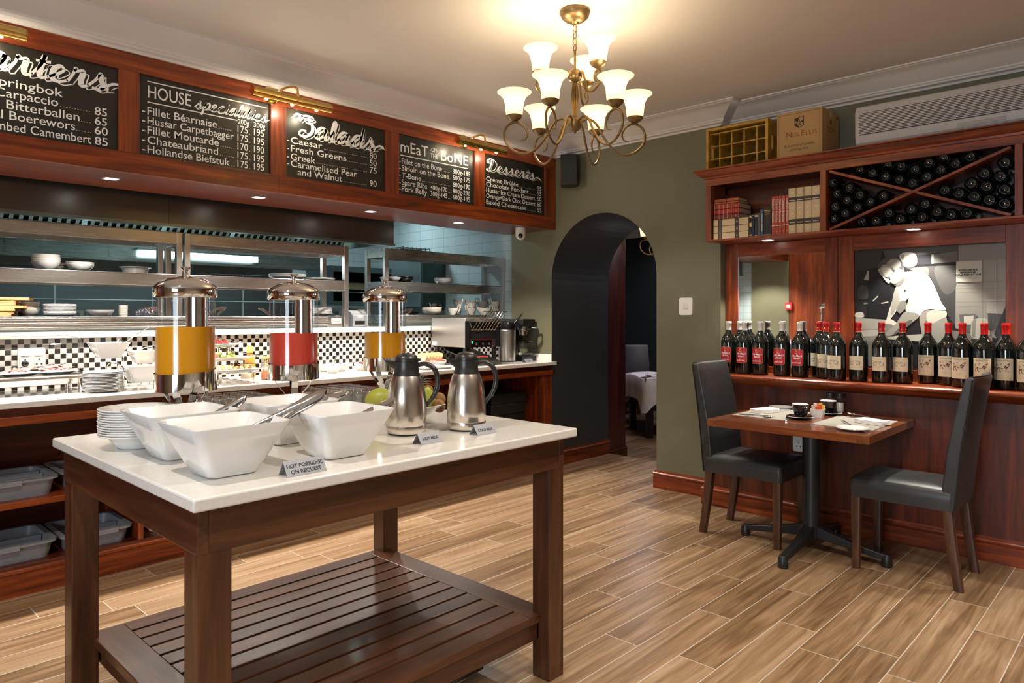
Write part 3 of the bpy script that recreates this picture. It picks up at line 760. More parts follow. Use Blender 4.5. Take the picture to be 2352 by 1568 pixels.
# security camera and loudspeaker
t = thing('security_camera', 'white dome security camera under the end of the bulkhead', 'security camera', (4.62, 4.29, 2.174))
m = M(WHITEP); m.lathe([(0, 0), (0.045, 0), (0.047, -0.05), (0, -0.05)][::-1], 24); m.build('mount', t)
m = M(WHITEP); m.ball((0, 0, -0.062), 0.046, n=14); m.build('dome', t)
m = M(BLACKG); m.ball((-0.028, -0.026, -0.075), 0.022, n=10); m.build('lens', t)
t = thing('loudspeaker', 'black loudspeaker hung in the corner under the cornice', 'speaker', (4.88, 3.94, 2.67))
m = M(BLACKP); m.xf = rotz(R(38)); m.box(-0.10, 0.07, -0.075, 0.075, -0.135, 0.13); m.build('cabinet', t, bevel=0.008)
m = M(noisy('speaker_grille', (0.008, 0.008, 0.008), (0.014, 0.014, 0.014), 400, 0.7)); m.xf = rotz(R(38)); m.box(-0.108, -0.098, -0.068, 0.068, -0.125, 0.12); m.build('grille', t, bevel=0.003)

# ============================================================ SERVING COUNTER
t = thing('serving_counter', 'long dark mahogany open-shelved serving counter under the white worktop', 'counter', (2.4, 4.45, 0))
m = M(mah('x'), mahd('x')); m.xf = T(-2.4, -4.45, 0)
m.box(-0.13, 4.925, 4.185, 4.215, 0.865, 0.94, mahd('x')); m.box(-0.13, 4.925, 4.165, 4.20, 0.852, 0.895)
m.build('apron', t, bevel=0.003)
m = M(mah('x')); m.xf = T(-2.4, -4.45, 0)
m.loft([[(x, 4.205 - p, q * 1.05) for p, q in SK] for x in (-0.13, 4.925)]); m.build('plinth', t)
m = M(mahd('x')); m.xf = T(-2.4, -4.45, 0); m.box(-0.13, 4.9, 4.19, 4.765, 0.13, 0.152); m.build('bottom_shelf', t, bevel=0.002)
m = M(mah('x')); m.xf = T(-2.4, -4.45, 0); m.box(-0.13, 4.04, 4.188, 4.765, 0.437, 0.469); m.build('middle_shelf', t, bevel=0.002)
m = M(mahd('x')); m.xf = T(-2.4, -4.45, 0); m.box(-0.13, 4.9, 4.755, 4.772, 0.15, 0.94); m.build('back_panel', t)
for x in (1.400, 2.72, 4.045):
    m = M(mah('z')); m.xf = T(-2.4, -4.45, 0); m.box(x, x + 0.03, 4.19, 4.755, 0.152, 0.86); m.build('divider', t, bevel=0.002)
m = M(mah('z')); m.xf = T(-2.4, -4.45, 0); m.box(4.775, 4.80, 4.19, 4.76, 0.15, 0.86); m.box(4.79, 4.925, 4.183, 4.21, 0.0, 0.86); m.build('end_stile', t, bevel=0.002)
tag(M(QUARTZ2).box(-0.13, 4.936, 4.13, 4.773, 0.9405, 0.970).build('countertop', bevel=0.003), 'long white stone worktop along the checkered splash-back', 'countertop')
tag(M(QUARTZ2).box(4.925, 4.944, 4.19, 4.772, 0.9705, 1.035).build('upstand', bevel=0.002), 'short white stone upstand behind the coffee machine', 'upstand')

# grey bus trays and linen on the shelves, dark stack in the right bay
def bus_tray(n, loc, label, w=0.52, d=0.40, h=0.095, div=3):
    t = thing('bus_tray', label, 'tray', loc, 0, None)
    m = M(GREYP)
    o, i = rrect(0, 0, w / 2 - 0.03, d / 2 - 0.03, 0.05, 0), rrect(0, 0, w / 2 - 0.016, d / 2 - 0.016, 0.05, h)
    lip = rrect(0, 0, w / 2, d / 2, 0.05, h); lip2 = rrect(0, 0, w / 2, d / 2, 0.05, h - 0.012)
    it, ib = rrect(0, 0, w / 2 - 0.026, d / 2 - 0.026, 0.045, h), rrect(0, 0, w / 2 - 0.036, d / 2 - 0.036, 0.045, 0.005)
    i2 = rrect(0, 0, w / 2 - 0.016, d / 2 - 0.016, 0.05, h - 0.012)
    m.loft([o, i2, lip2, lip, it, ib])
    m.box(-0.09, 0.09, -d / 2 - 0.006, -d / 2 + 0.004, h - 0.022, h + 0.003)
    m.build('tub', t, smooth=50)
    for k in range(1, div + 1):
        y = -d / 2 + 0.036 + (d - 0.072) * k / (div + 1)
        m = M(GREYP); m.box(-w / 2 + 0.033, w / 2 - 0.033, y - 0.004, y + 0.004, 0.005, h - 0.012); m.build('partition', t, bevel=0.002)
    return t
a = bus_tray(0, (0.775, 4.42, 0.4695), 'grey partitioned tray on the upper counter shelf, at the picture edge')
bus_tray(1, (1.222, 4.46, 0.4695), 'grey partitioned tray on the upper shelf behind the island leg', w=0.34)
bus_tray(2, (0.765, 4.41, 0.1525), 'grey tray on the lowest counter shelf, at the picture edge', div=1, h=0.09)
bus_tray(3, (1.215, 4.41, 0.1525), 'grey tray on the lowest shelf seen between the island legs', w=0.35, div=1, h=0.085)
for k in range(2):
    tt = thing('table_fork', 'steel fork lying in the upper left tray, %s' % ('nearest the front' if k == 0 else 'in its second compartment'), 'fork', (0.90, 4.262 + 0.082 * k, 0.487), R(8))
    m = M(SILVER); m.tube([(-0.10, 0, 0), (0.02, 0, 0.004), (0.06, 0, 0.003)], [0.004, 0.003, 0.009], 8, flat=0.35)
    for q in range(4): m.box(0.06, 0.10, -0.009 + q * 0.005, -0.0065 + q * 0.005, 0.002, 0.004)
    m.build('fork_body', tt)
for k in range(3):
    o = M(CLOTH).rbox(-0.12, 0.12, -0.09, 0.09, 0, 0.012, 0.02).build('folded_cloth', bevel=0.004)
    o.location = (1.62 + 0.01 * k, 4.36, 0.1525 + 0.0125 * k); o.rotation_euler = (0, 0, R(4 * k - 3))
    tag(o, 'folded cream cloth on the low counter shelf, %s of the three' % ('bottom', 'middle', 'top')[k], 'cloth', 'folded cloths in the counter')
for k in range(6):
    o = M(mat('dark_card', (0.008, 0.007, 0.007), 0.6)).box(-0.22, 0.22, -0.17, 0.17, 0, 0.092).build('storage_box', bevel=0.006)
    o.location = (4.46 + 0.012 * (k % 3), 4.46 + 0.006 * (k % 2), 0.1525 + 0.0925 * k)
    tag(o, 'flat black box stacked in the right counter bay, %s from the bottom' % ORD[k], 'box', 'black boxes in the counter bay')

# ============================================================ KITCHEN PASS GANTRY
def gantry(label, x0, x1, y0=4.95, y1=5.32, zs=((1.880, 1.957), (1.592, 1.672)), zb=1.2975, lposts=True, rposts=True, zt=1.957, shift=0.0):
    t = thing('pass_gantry', label, 'shelf unit', ((x0 + x1) / 2, y0, zb))
    hx = (x1 - x0) / 2
    for za, zc in zs:
        m = M(STEELX); a, b = za - zb, zc - zb
        m.box(-hx, hx, 0.0, 0.006, a, b); m.box(-hx, hx, y1 - y0 - 0.006, y1 - y0, a, b)
        m.box(-hx, -hx + 0.006, 0, y1 - y0, a, b); m.box(hx - 0.006, hx, 0, y1 - y0, a, b); m.box(-hx, hx, 0, y1 - y0, b - 0.006, b - 0.001)
        m.build('shelf', t, smooth=0, bevel=0.0015)
    for sx, on in ((-1, lposts), (1, rposts)):
        if not on: continue
        for y in (-0.002, y1 - y0 - 0.036):
            m = M(STEEL); xa = sx * (hx + 0.002) if sx < 0 else hx - 0.036
            m.box(xa, xa + 0.038, y, y + 0.038, 0, zt - zb + 0.002); m.build('post', t, smooth=0, bevel=0.002)
    return t
gantry('stainless two-shelf pass gantry at the left, with stacked bowls', -0.10, 1.933)
gantry('middle stainless two-shelf pass gantry behind the pink juice', 1.953, 3.258)
gantry('right stainless two-shelf pass gantry above the toaster', 3.627, 5.095, zs=((1.893, 1.970), (1.604, 1.684)), zt=1.970, y0=4.95, y1=5.25)
# warm shelf under the left and middle gantries
t = thing('warming_shelf', 'low silver ribbed warming shelf under the pass gantries', 'shelf', (1.5, 5.0, 1.2975))
m = M(STEELX); m.box(-1.6, 1.56, -0.065, 0.30, 0.012, 0.089)
for z in (0.018, 0.045, 0.072): m.box(-1.6, 1.56, -0.073, -0.065, z - 0.006, z + 0.008)
m.build('body', t, smooth=0, bevel=0.002)
m = M(TEALST); m.box(-1.6, 1.56, -0.05, 0.30, 0.0, 0.0118); m.build('base', t, smooth=0)
t = thing('control_box', 'steel control box with a maker plate at the end of the warming shelf', 'control box', (3.165, 5.03, 1.2975))
m = M(STEELX); m.box(-0.095, 0.05, -0.06, 0.20, 0.0, 0.092); m.build('case', t, bevel=0.003)
m = M(mat('maker_plate', (0.55, 0.54, 0.50), 0.4, 0.3), BLACKP); m.box(-0.055, 0.035, -0.064, -0.0605, 0.03, 0.075)
put_text(m, face_my(-0.045, -0.0645, 0.043), 'Chromecater', 0, 0, size=0.018, width=0.07, mt=BLACKP); m.build('maker_plate', t, smooth=0)

# ------------------------------------------------------------ crockery
def plate_prof(r, h, foot=0.62, th=0.004):
    return [(0, 0), (r * foot * 0.9, 0), (r * foot, 0.002), (r * 0.78, h * 0.45), (r * 0.98, h * 0.93), (r, h), (r * 0.985, h + th * 0.4), (r * 0.76, h * 0.5 + th), (r * foot, th * 1.2), (0, th)]
def bowl_prof(r, h, foot=0.5, th=0.004):
    return [(0, 0.0), (r * foot * 0.9, 0.0), (r * foot, 0.004), (r * 0.80, h * 0.38), (r * 0.95, h * 0.78), (r, h - 0.001), (r - th * 0.4, h), (r - th, h - 0.002), (r * 0.95 - th, h * 0.78), (r * 0.78 - th, h * 0.42), (r * foot, th * 1.6), (0, th * 1.4)]
def stack(kind, prof, mt, loc, n, pitch, fmt, group, cat, r_n=32, jitter=0.002):
    first = None
    for k in range(n):
        lab = fmt % (ORD[n - 1 - k] if n > 3 else (('top', 'lower', 'bottom')[n - 1 - k] if n == 3 else ('top', 'bottom')[n - 1 - k] if n == 2 else ''))
        p = (loc[0] + random.uniform(-jitter, jitter), loc[1] + random.uniform(-jitter, jitter), loc[2] + pitch * k)
        if first is None:
            first = M(mt).lathe(prof, r_n).build(kind, loc=p, smooth=60); tag(first, lab, cat, group if n > 1 else None)
        else: dup(first, p, label=lab)
    return first
# first shelf of the left gantry
stack('white_bowl', bowl_prof(0.079, 0.052, 0.55), PORC, (1.165, 5.07, 1.6725), 4, 0.0145, 'white bowl in the tall stack on the left gantry, %s from the top', 'bowls stacked on the left gantry', 'bowl')
stack('white_bowl', bowl_prof(0.080, 0.046, 0.55), PORC, (1.352, 5.07, 1.6725), 2, 0.012, 'white bowl in the shallow pair on the left gantry, %s one', 'paired bowls on the left gantry', 'bowl')
stack('cream_plate', plate_prof(0.085, 0.012), IVORY, (1.295, 5.22, 1.6725), 5, 0.010, 'cream plate behind the bowls on the left gantry, %s from the top', 'plates behind the bowls on the gantry', 'plate')
tag(M(IVORY).lathe([(0, 0), (0.075, 0), (0.085, 0.04), (0.10, 0.046), (0.10, 0.05), (0.082, 0.046), (0.07, 0.006), (0, 0.006)], 32).build('pie_dish', loc=(1.71, 5.17, 1.6725)), 'cream rimmed pie dish alone on the left gantry', 'dish')
# on the warming shelf
BWOOD = wood('beech', [(0.3, (0.36, 0.19, 0.065)), (0.5, (0.50, 0.29, 0.11)), (0.75, (0.60, 0.38, 0.17))], 'x', rough=0.5, coat=0, along=4, across=30)
for k, (dx, dy) in enumerate(((-0.03, 0), (-0.022, 0.004), (-0.012, 0), (0.025, 0), (-0.012, 0.0), (-0.006, 0.005), (0.055, 0))):
    m = M(BWOOD); m.rbox(-0.19, 0.075, -0.11, 0.11, 0, 0.0155, 0.02); m.rbox(0.07, 0.115, -0.02, 0.02, 0.0, 0.0155, 0.012)
    o = m.build('serving_board', bevel=0.002, loc=(0.93 + dx, 5.08 + dy, 1.387 + 0.0163 * k), rot=(0, 0, R((-2, 3, -1, 2, 0, -3, 1)[k])))
    tag(o, 'wooden serving board stacked at the left of the pass, %s from the bottom' % ORD[k], 'board', 'wooden boards on the pass')
stack('cream_bowl', bowl_prof(0.072, 0.05, 0.55), IVORY, (1.085, 5.16, 1.387), 4, 0.0135, 'cream bowl beside the wooden boards, %s from the top of its stack', 'cream bowls on the pass', 'bowl')
stack('white_plate', plate_prof(0.089, 0.014), PORC, (1.235, 5.05, 1.387), 8, 0.0088, 'white plate on the warming shelf, %s from the top of the stack', 'plates on the warming shelf', 'plate')
tag(M(thin_glass('green_glass', (0.80, 0.90, 0.84))).lathe(bowl_prof(0.030, 0.036, 0.7), 24).build('glass_dish', loc=(1.352, 5.05, 1.387)), 'small greenish glass dish beside the white plate stack', 'dish')
tag(M(PORC).lathe(bowl_prof(0.082, 0.043, 0.5), 32).build('white_bowl', loc=(1.462, 5.06, 1.387)), 'single wide white bowl in front of ramekins on the warming shelf', 'bowl')
stack('ramekin', [(0, 0), (0.024, 0), (0.029, 0.016), (0.0295, 0.0165), (0.027, 0.016), (0.022, 0.003), (0, 0.003)], IVORY, (1.53, 5.15, 1.387), 3, 0.0125, 'cream ramekin behind the wide bowl, %s one of its stack', 'ramekins behind the wide bowl', 'ramekin', 20, 0.001)
stack('ramekin', [(0, 0), (0.024, 0), (0.029, 0.016), (0.0295, 0.0165), (0.027, 0.016), (0.022, 0.003), (0, 0.003)], IVORY, (1.605, 5.08, 1.387), 6, 0.0118, 'cream ramekin in the tall stack left of the orange juice, %s from the top', 'tall stack of ramekins', 'ramekin', 20, 0.001)
m = M(thin_glass('plastic_film', (0.86, 0.84, 0.90), 0.15, 1.6), mat('purple_print', (0.12, 0.03, 0.09), 0.5))
for i in range(5):
    m.ball((0.02 * i - 0.05, 0.012 * (i % 2), 0.022 + 0.008 * (i % 3)), 0.030, n=6, sc=(1.1, 0.8, 0.75))
m.ball((0.05, 0.0, 0.05), 0.026, MATS['purple_print'], n=6, sc=(1, 0.7, 0.8))
tag(m.build('plastic_bag', loc=(1.755, 5.10, 1.386), smooth=180), 'crumpled clear plastic bag with purple print beside ramekins', 'bag')
# middle gantry
stack('white_platter', plate_prof(0.145, 0.022), PORC, (2.80, 5.10, 1.6725), 3, 0.010, 'white plate on the middle gantry, %s of the left stack', 'left plates on the middle gantry', 'plate', 40)
stack('white_platter', plate_prof(0.125, 0.014), PORC, (3.09, 5.11, 1.6725), 2, 0.009, 'flat white plate beside the gantry post, %s of the pair', 'right plates on the middle gantry', 'plate', 40)
stack('white_plate', plate_prof(0.10, 0.020), PORC, (3.085, 5.10, 1.390), 5, 0.0105, 'white plate on the control box, %s from the top of the stack', 'plates on the control box', 'plate', 32, 0.004)
# right gantry
tag(M(PORC).lathe(bowl_prof(0.095, 0.045, 0.5), 32).build('white_bowl', loc=(3.79, 5.10, 1.6845)), 'single white bowl on the right gantry beside its post', 'bowl')
stack('black_bowl', bowl_prof(0.095, 0.045, 0.5), BLACKC, (3.965, 5.13, 1.6845), 2, 0.012, 'black bowl on the right gantry shelf, %s of the pair', 'black bowls on the right gantry', 'bowl')
stack('white_bowl', bowl_prof(0.092, 0.045, 0.5), PORC, (4.405, 5.09, 1.6845), 2, 0.016, 'white bowl alone mid-shelf on the right gantry, %s of the pair', 'white bowls on the right gantry', 'bowl')
m = M(mat('wire_dark', (0.02, 0.02, 0.02), 0.4, 0.5))
for k in range(7): m.tube([(-0.16 + 0.05 * k, -0.10, 0.0), (-0.15 + 0.05 * k, -0.09, 0.03), (-0.15 + 0.05 * k, 0.09, 0.03), (-0.16 + 0.05 * k, 0.10, 0.0)], 0.004, 6)
m.tube([(-0.18, -0.10, 0.004), (0.16, -0.10, 0.004), (0.16, 0.10, 0.004), (-0.18, 0.10, 0.004)], 0.005, 6, closed=True)
tag(m.build('wire_rack', loc=(4.02, 5.10, 1.9705)), 'dark wire rack lying on top of the right gantry', 'rack')
# low shelf behind the toaster
t = thing('steel_shelf', 'low steel shelf behind the toaster carrying cups and gravy boats', 'shelf', (4.35, 5.06, 1.2975))
m = M(STEELX); m.box(-0.72, 0.74, -0.10, 0.18, 0.035, 0.098); m.build('board', t, bevel=0.002)
m = M(TEALST); m.box(-0.70, 0.72, -0.07, 0.16, 0.0, 0.035); m.build('base', t)
ZS = 1.396
stack('black_bowl', bowl_prof(0.080, 0.050, 0.5), BLACKC, (3.80, 5.08, ZS), 5, 0.020, 'black bowl beside the right juice dispenser, %s from the top', 'black bowls on the steel shelf', 'bowl')
stack('black_dish', plate_prof(0.085, 0.016), BLACKC, (4.02, 5.10, ZS), 2, 0.010, 'low black dish on the steel shelf, %s of the pair', 'low black dishes on the steel shelf', 'dish')
stack('white_bowl', bowl_prof(0.095, 0.045, 0.5), IVORY, (4.235, 5.06, ZS), 3, 0.0145, 'cream bowl behind the toaster, %s one of three', 'cream bowls behind the toaster', 'bowl')
stack('black_bowl', bowl_prof(0.070, 0.042, 0.5), BLACKC, (4.355, 5.165, ZS), 6, 0.013, 'black bowl behind the cream bowls, %s from the top', 'black bowls behind cream bowls', 'bowl')
def boat(loc, rz, label, tip=0):
    t = thing('gravy_boat', label, 'gravy boat', loc, rz, 'gravy boats behind the toaster')
    m = M(IVORY)
    rings = []
    for z, sx, sy, lift in ((0, 0.032, 0.024, 0), (0.012, 0.040, 0.028, 0), (0.045, 0.062, 0.034, 0.0), (0.066, 0.074, 0.038, 0.018), (0.064, 0.070, 0.034, 0.018), (0.040, 0.056, 0.029, 0.0), (0.008, 0.032, 0.020, 0)):
        rings.append([(sx * math.cos(a) * (1.12 if math.cos(a) > 0.75 else 1), sy * math.sin(a) * (0.6 if math.cos(a) > 0.85 else 1), z + lift * max(0, math.cos(a)) ** 3) for a in [2 * PI * i / 28 for i in range(28)]])
    m.loft(rings); m.build('body', t, smooth=60)
    m = M(IVORY); m.tube(spline([(-0.060, 0, 0.018), (-0.085, 0, 0.045), (-0.095, 0, 0.085), (-0.070, 0, 0.095), (-0.062, 0, 0.062)], 6), 0.0045, 8); m.build('handle', t)
for k, (x, y, z, rz, s) in enumerate(((4.50, 5.06, ZS, 95, 'lowest, end-on beside the black bowls'), (4.60, 5.10, ZS, 60, 'standing left of the paired boats'), (4.60, 5.10, ZS + 0.068, 75, 'stacked on the left single boat'),
                                   (4.745, 5.07, ZS, 10, 'lower boat of the pair with raised handles'), (4.745, 5.07, ZS + 0.066, 185, 'upper boat of the pair with raised handles'),
                                   (4.875, 5.02, ZS, 160, 'small one in front, beside the toast rack'), (4.955, 5.12, ZS, 12, 'third from the wall'), (4.955, 5.12, ZS + 0.068, 10, 'tilted on top, third from the wall'),
                                   (5.04, 5.03, ZS, 8, 'second from the wall'), (5.04, 5.03, ZS + 0.068, 6, 'tilted on top, second from the wall'))):
    boat((x, y, z), R(rz), 'cream gravy boat on the steel shelf, ' + s)
# receipt printer and cook-line equipment
t = thing('receipt_printer', 'grey receipt printer between the gantries', 'printer', (3.385, 5.06, 1.2975))
m = M(mat('printer_grey', (0.15, 0.155, 0.165), 0.45), BLACKP)
m.prism([(-0.10, 0.0), (0.12, 0.0), (0.12, 0.135), (0.03, 0.150), (-0.06, 0.125), (-0.10, 0.095)], -0.075, 0.075, 'x'); m.build('case', t, bevel=0.006)
m = M(BLACKG); m.box(-0.055, 0.04, -0.103, -0.0995, 0.02, 0.05); m.box(-0.05, 0.05, -0.02, 0.05, 0.140, 0.152); m.build('paper_slot', t)
m = M(PAPER); put_text(m, face_my(-0.03, -0.1012, 0.078), 'EPSON', 0, 0, size=0.016); m.build('lettering', t, smooth=0)
t = thing('salamander_grill', 'dark open salamander grill with wire shelf behind the gantries', 'grill', (4.55, 6.65, 1.55))
m = M(TEALST, FILT); m.box(-0.55, 0.45, -0.25, 0.25, -0.05, -0.01); m.box(-0.55, 0.45, -0.25, 0.25, 0.30, 0.36); m.box(-0.55, -0.52, -0.25, 0.25, -0.01, 0.30); m.box(0.42, 0.45, -0.25, 0.25, -0.01, 0.30); m.box(-0.52, 0.42, 0.2, 0.24, -0.01, 0.30, FILT); m.build('case', t)
m = M(CHROME)
for k in range(24): m.tube([(-0.50 + 0.039 * k, -0.24, 0.09), (-0.50 + 0.039 * k, 0.20, 0.09)], 0.003, 6)
m.tube([(-0.52, -0.24, 0.09), (0.42, -0.24, 0.09)], 0.004, 6); m.build('wire_shelf', t)
m = M(mat('tray_brass', (0.35, 0.30, 0.18), 0.4, 0.6)); m.rbox(-0.40, 0.30, -0.2, 0.15, 0.12, 0.19, 0.03); m.build('grill_pan', t)
m = M(mat('fridge_grey', (0.16, 0.20, 0.21), 0.4, 0.5)); m.box(-0.45, 0.45, -0.35, 0.3, 0, 0.55)
tag(m.build('refrigerator', loc=(3.95, 6.85, 0.86), bevel=0.01), 'low grey refrigerator at the end of the cook line', 'refrigerator')
t = thing('steel_wall_cabinet', 'plain teal steel wall cabinet on the tiled kitchen wall', 'cabinet', (5.095, 6.15, 1.48))
m = M(mat('cabinet_teal', (0.20, 0.27, 0.28), 0.3, 0.6)); m.box(-0.32, 0.0, -0.26, 0.42, 0.0, 0.52); m.build('body', t, bevel=0.004)
m = M(mat('dark_bracket', (0.05, 0.08, 0.075), 0.4, 0.5)); m.box(-0.33, 0.0, -0.28, 0.44, -0.035, -0.002); m.box(-0.32, 0, -0.30, -0.262, 0.0, 0.56); m.build('bracket', t)
for k, c in enumerate(((0.55, 0.50, 0.02), (0.03, 0.03, 0.03))):
    t = thing('tongs', '%s handled utensil hanging on the far kitchen wall, seen under the right gantry' % ('yellow', 'black')[k], 'kitchen utensil', (4.60 + 0.09 * k, 7.285, 1.62))
    m = M(mat('grip%d' % k, c, 0.5)); m.tube([(0, 0, 0.14), (0, 0, 0.25)], 0.012, 8); m.build('grip', t)
    m = M(SILVER); m.tube([(0, 0, 0.0), (0.01, 0, 0.07), (0, 0, 0.14)], [0.022, 0.012, 0.008], 8, flat=0.4); m.build('blade', t)

# ============================================================ BREAKFAST BUFFET ON THE COUNTER
CZ = 0.9705
# roll-top cold display
t = thing('roll_top_display', 'clear roll-top cold display tray at the left end of the counter', 'food display', (0.92, 4.57, CZ))
for x in (-0.26, 0.27):
    for y in (-0.13, 0.13):
        m = M(CHROME); m.lathe([(0, 0), (0.016, 0), (0.016, 0.085), (0, 0.085)], 16, c=(x, y, 0)); m.build('leg', t)
m = M(STEELX); m.rbox(-0.31, 0.31, -0.165, 0.165, 0.078, 0.096, 0.03); m.rbox(-0.25, 0.24, -0.13, 0.13, 0.045, 0.078, 0.03, taper=0.01); m.build('tray', t, bevel=0.003)
m = M(ACRYL)
pr = [(-0.155 * math.cos(PI * i / 18), 0.097 + 0.215 * math.sin(PI * i / 18) ** 0.85) for i in range(19)]
vs = [(x, p[0], p[1]) for x in (-0.30, 0.24, 0.285, 0.30) for p in pr]
def shrink(p, k, dz): return (p[0] * k, 0.097 + (p[1] - 0.097) * k + dz)
rings = [[(-0.30, *p) for p in pr], [(0.225, *p) for p in pr], [(0.265, *shrink(p, 0.985, 0)) for p in pr], [(0.29, *shrink(p, 0.93, 0)) for p in pr], [(0.30, *shrink(p, 0.80, 0)) for p in pr]]
m.loft([r for r in rings], cap=False)
m.add(rings[-1], [list(range(19))]); m.build('roll_cover', t, smooth=60)
m = M(BLACKG); m.ball((0.0, -0.158, 0.170), 0.017, n=10); m.tube([(0.0, -0.150, 0.168), (0.0, -0.140, 0.166)], 0.006, 8); m.build('knob', t)
m = M(CHROME); m.tube([(-0.30, -0.158, 0.10), (0.30, -0.158, 0.10)], 0.006, 8); m.build('hinge_rail', t)
MEATP = noisy('ham_pink', (0.60, 0.25, 0.22), (0.72, 0.42, 0.38), 30, 0.4)
SALAMI = noisy('salami', (0.50, 0.17, 0.17), (0.66, 0.36, 0.33), 180, 0.45)
def oval_plate(loc, label, rx=0.105, ry=0.075):
    m = M(PORC); m.lathe(plate_prof(1.0, 0.16, 0.6, 0.05), 32, mtx=Matrix.Diagonal((rx, ry, 0.1, 1)))
    return tag(m.build('oval_plate', loc=loc, smooth=60), label, 'plate')
oval_plate((0.925, 4.57, CZ + 0.0965), 'oval white plate of salami inside the roll-top display')
oval_plate((1.105, 4.57, CZ + 0.0965), 'oval white plate of ham inside the roll-top display')
def slice_(name, loc, r, mt, label, cat, group, ph):
    m = M(mt); n = 20
    top = [(r * math.cos(2 * PI * i / n), r * 0.75 * math.sin(2 * PI * i / n), 0.004 * math.sin(3 * 2 * PI * i / n + ph) + 0.003) for i in range(n)]
    bot = [(p[0], p[1], p[2] - 0.003) for p in top]
    m.loft([bot, top]); o = m.build(name, loc=loc, smooth=60)
    o.rotation_euler = (R(random.uniform(-6, 6)), R(random.uniform(-14, -4)), R(random.uniform(0, 180)))
    tag(o, label, cat, group)
for k in range(6): slice_('salami_slice', (0.865 + 0.022 * k, 4.565 + 0.012 * (k % 2), CZ + 0.121 + 0.002 * k), 0.034, SALAMI, 'salami slice fanned on the oval plate, %s from the left' % ORD[k], 'salami', 'salami slices', k)
HAMS = []
for k in range(6): slice_('ham_slice', (1.045 + 0.021 * k, 4.565 + 0.010 * (k % 2), CZ + 0.124 + 0.0025 * k), 0.042, MEATP, 'pink ham slice folded on the oval plate, %s from the left' % ORD[k], 'ham', 'ham slices', k * 1.3)
m = M(PORC); m.lathe([(0, 0), (0.022, 0), (0.030, 0.075), (0.027, 0.075), (0.020, 0.004), (0, 0.004)], 24); tag(m.build('sauce_cup', loc=(0.79, 4.56, CZ + 0.0965)), 'white sauce cup inside the roll-top display at the picture edge', 'cup')
# socket on the splash-back
def wall_socket(name, loc, rz, label, w=0.135, h=0.125, double=True):
    t = thing(name, label, 'socket', loc, rz)
    m = M(WHITEP)
    m.loft([[(p[0], 0, p[1]) for p in rrect(0, 0, w / 2, h / 2, 0.014, 0)], [(p[0], -0.010, p[1]) for p in rrect(0, 0, w / 2 - 0.002, h / 2 - 0.002, 0.013, 0)]]); m.build('cover_plate', t)
    for x in ((-w / 4, w / 4) if double else (0,)):
        m = M(WHITEP, BLACKP)
        m.box(x - 0.024, x + 0.024, -0.013, -0.010, -0.045, 0.010); m.box(x - 0.022, x + 0.022, -0.014, -0.010, 0.018, 0.040)
        for dx, dz in ((0, -0.004), (-0.012, -0.030), (0.012, -0.030)):
            m.lathe([(0, 0), (0.0045, 0), (0.0045, 0.0015), (0, 0.0015)], 10, mtx=rotx(PI / 2), c=(x + dx, -0.0128, dz), m=BLACKP)
        m.build('outlet', t, smooth=0)
    return t
wall_socket('wall_socket', (1.027, 4.7745, 1.147), 0, 'white double wall socket on the checkered splash-back behind the roll-top')
# plate stack
stack('side_plate', plate_prof(0.103, 0.012), PORC, (1.278, 4.36, CZ), 14, 0.0078, 'white side plate on the counter beside the roll-top, %s from the top', 'plate stack on the counter', 'plate', 36, 0.0015)
# tiered wire stand with square dishes
t = thing('wire_stand', 'tiered chrome wire stand holding white square dishes left of the juices', 'stand', (1.46, 4.52, CZ))
m = M(CHROME)
for x, y0, y1, z in ((-0.02, 0.04, 0.15, 0.255), (0.10, -0.15, 0.10, 0.21), (-0.10, -0.21, 0.05, 0.135), (0.13, -0.21, 0.05, 0.135)):
    m.tube(spline([(x, y1, 0.006), (x, y1, z), (x, y0, z), (x, y0, 0.03), (x + 0.012, y0, 0.006), (x, y0 - 0.008, 0.020)], 5), 0.0032, 6)
m.tube([(-0.12, 0.13, 0.235), (0.06, 0.13, 0.235)], 0.003, 6); m.tube([(-0.12, 0.04, 0.235), (0.06, 0.04, 0.235)], 0.003, 6)
m.tube([(-0.11, -0.20, 0.125), (0.14, -0.20, 0.125)], 0.003, 6); m.tube([(-0.02, -0.05, 0.195), (0.16, -0.05, 0.195)], 0.003, 6)
m.build('wire_frame', t)
def square_dish(loc, w, h, label, rz=0):
    m = M(PORC)
    a, b = w / 2, w * 0.27
    m.loft([rrect(0, 0, b, b, 0.012, 0), rrect(0, 0, a, a, 0.012, h), rrect(0, 0, a - 0.006, a - 0.006, 0.010, h), rrect(0, 0, b - 0.005, b - 0.005, 0.010, 0.006)])
    return tag(m.build('square_dish', loc=loc, rot=(0, 0, rz), smooth=40), label, 'dish')
square_dish((1.375, 4.605, CZ + 0.172), 0.19, 0.092, 'white square dish highest on the wire stand, with a spoon')
square_dish((1.545, 4.53, CZ + 0.137), 0.155, 0.075, 'white square dish at mid height of the wire stand')
square_dish((1.475, 4.375, CZ + 0.038), 0.19, 0.097, 'white square dish lowest and nearest on the wire stand')
def spoon(loc, d, label, L=0.20, cat='spoon', name='serving_spoon', r=0.0045, bowl=0.020, group=None):
    t = thing(name, label, cat, loc, 0, group)
    d = Vector(d).normalized()
    m = M(SILVER); m.tube(spline([(0, 0, 0), tuple(d * L * 0.5 + Vector((0, 0, 0.003))), tuple(d * L)], 5), [r * 0.6] * 5 + [r] * 5 + [r * 1.3], 8, flat=0.55); m.build('handle', t)
    m = M(SILVER); m.ball(tuple(-d * bowl * 1.1), bowl, n=8, sc=(1, 1, 0.32)); m.build('spoon_bowl', t)
    return t
spoon((1.40, 4.60, CZ + 0.215), (0.52, -0.22, 0.42), 'steel spoon standing up in the highest square dish', 0.235)
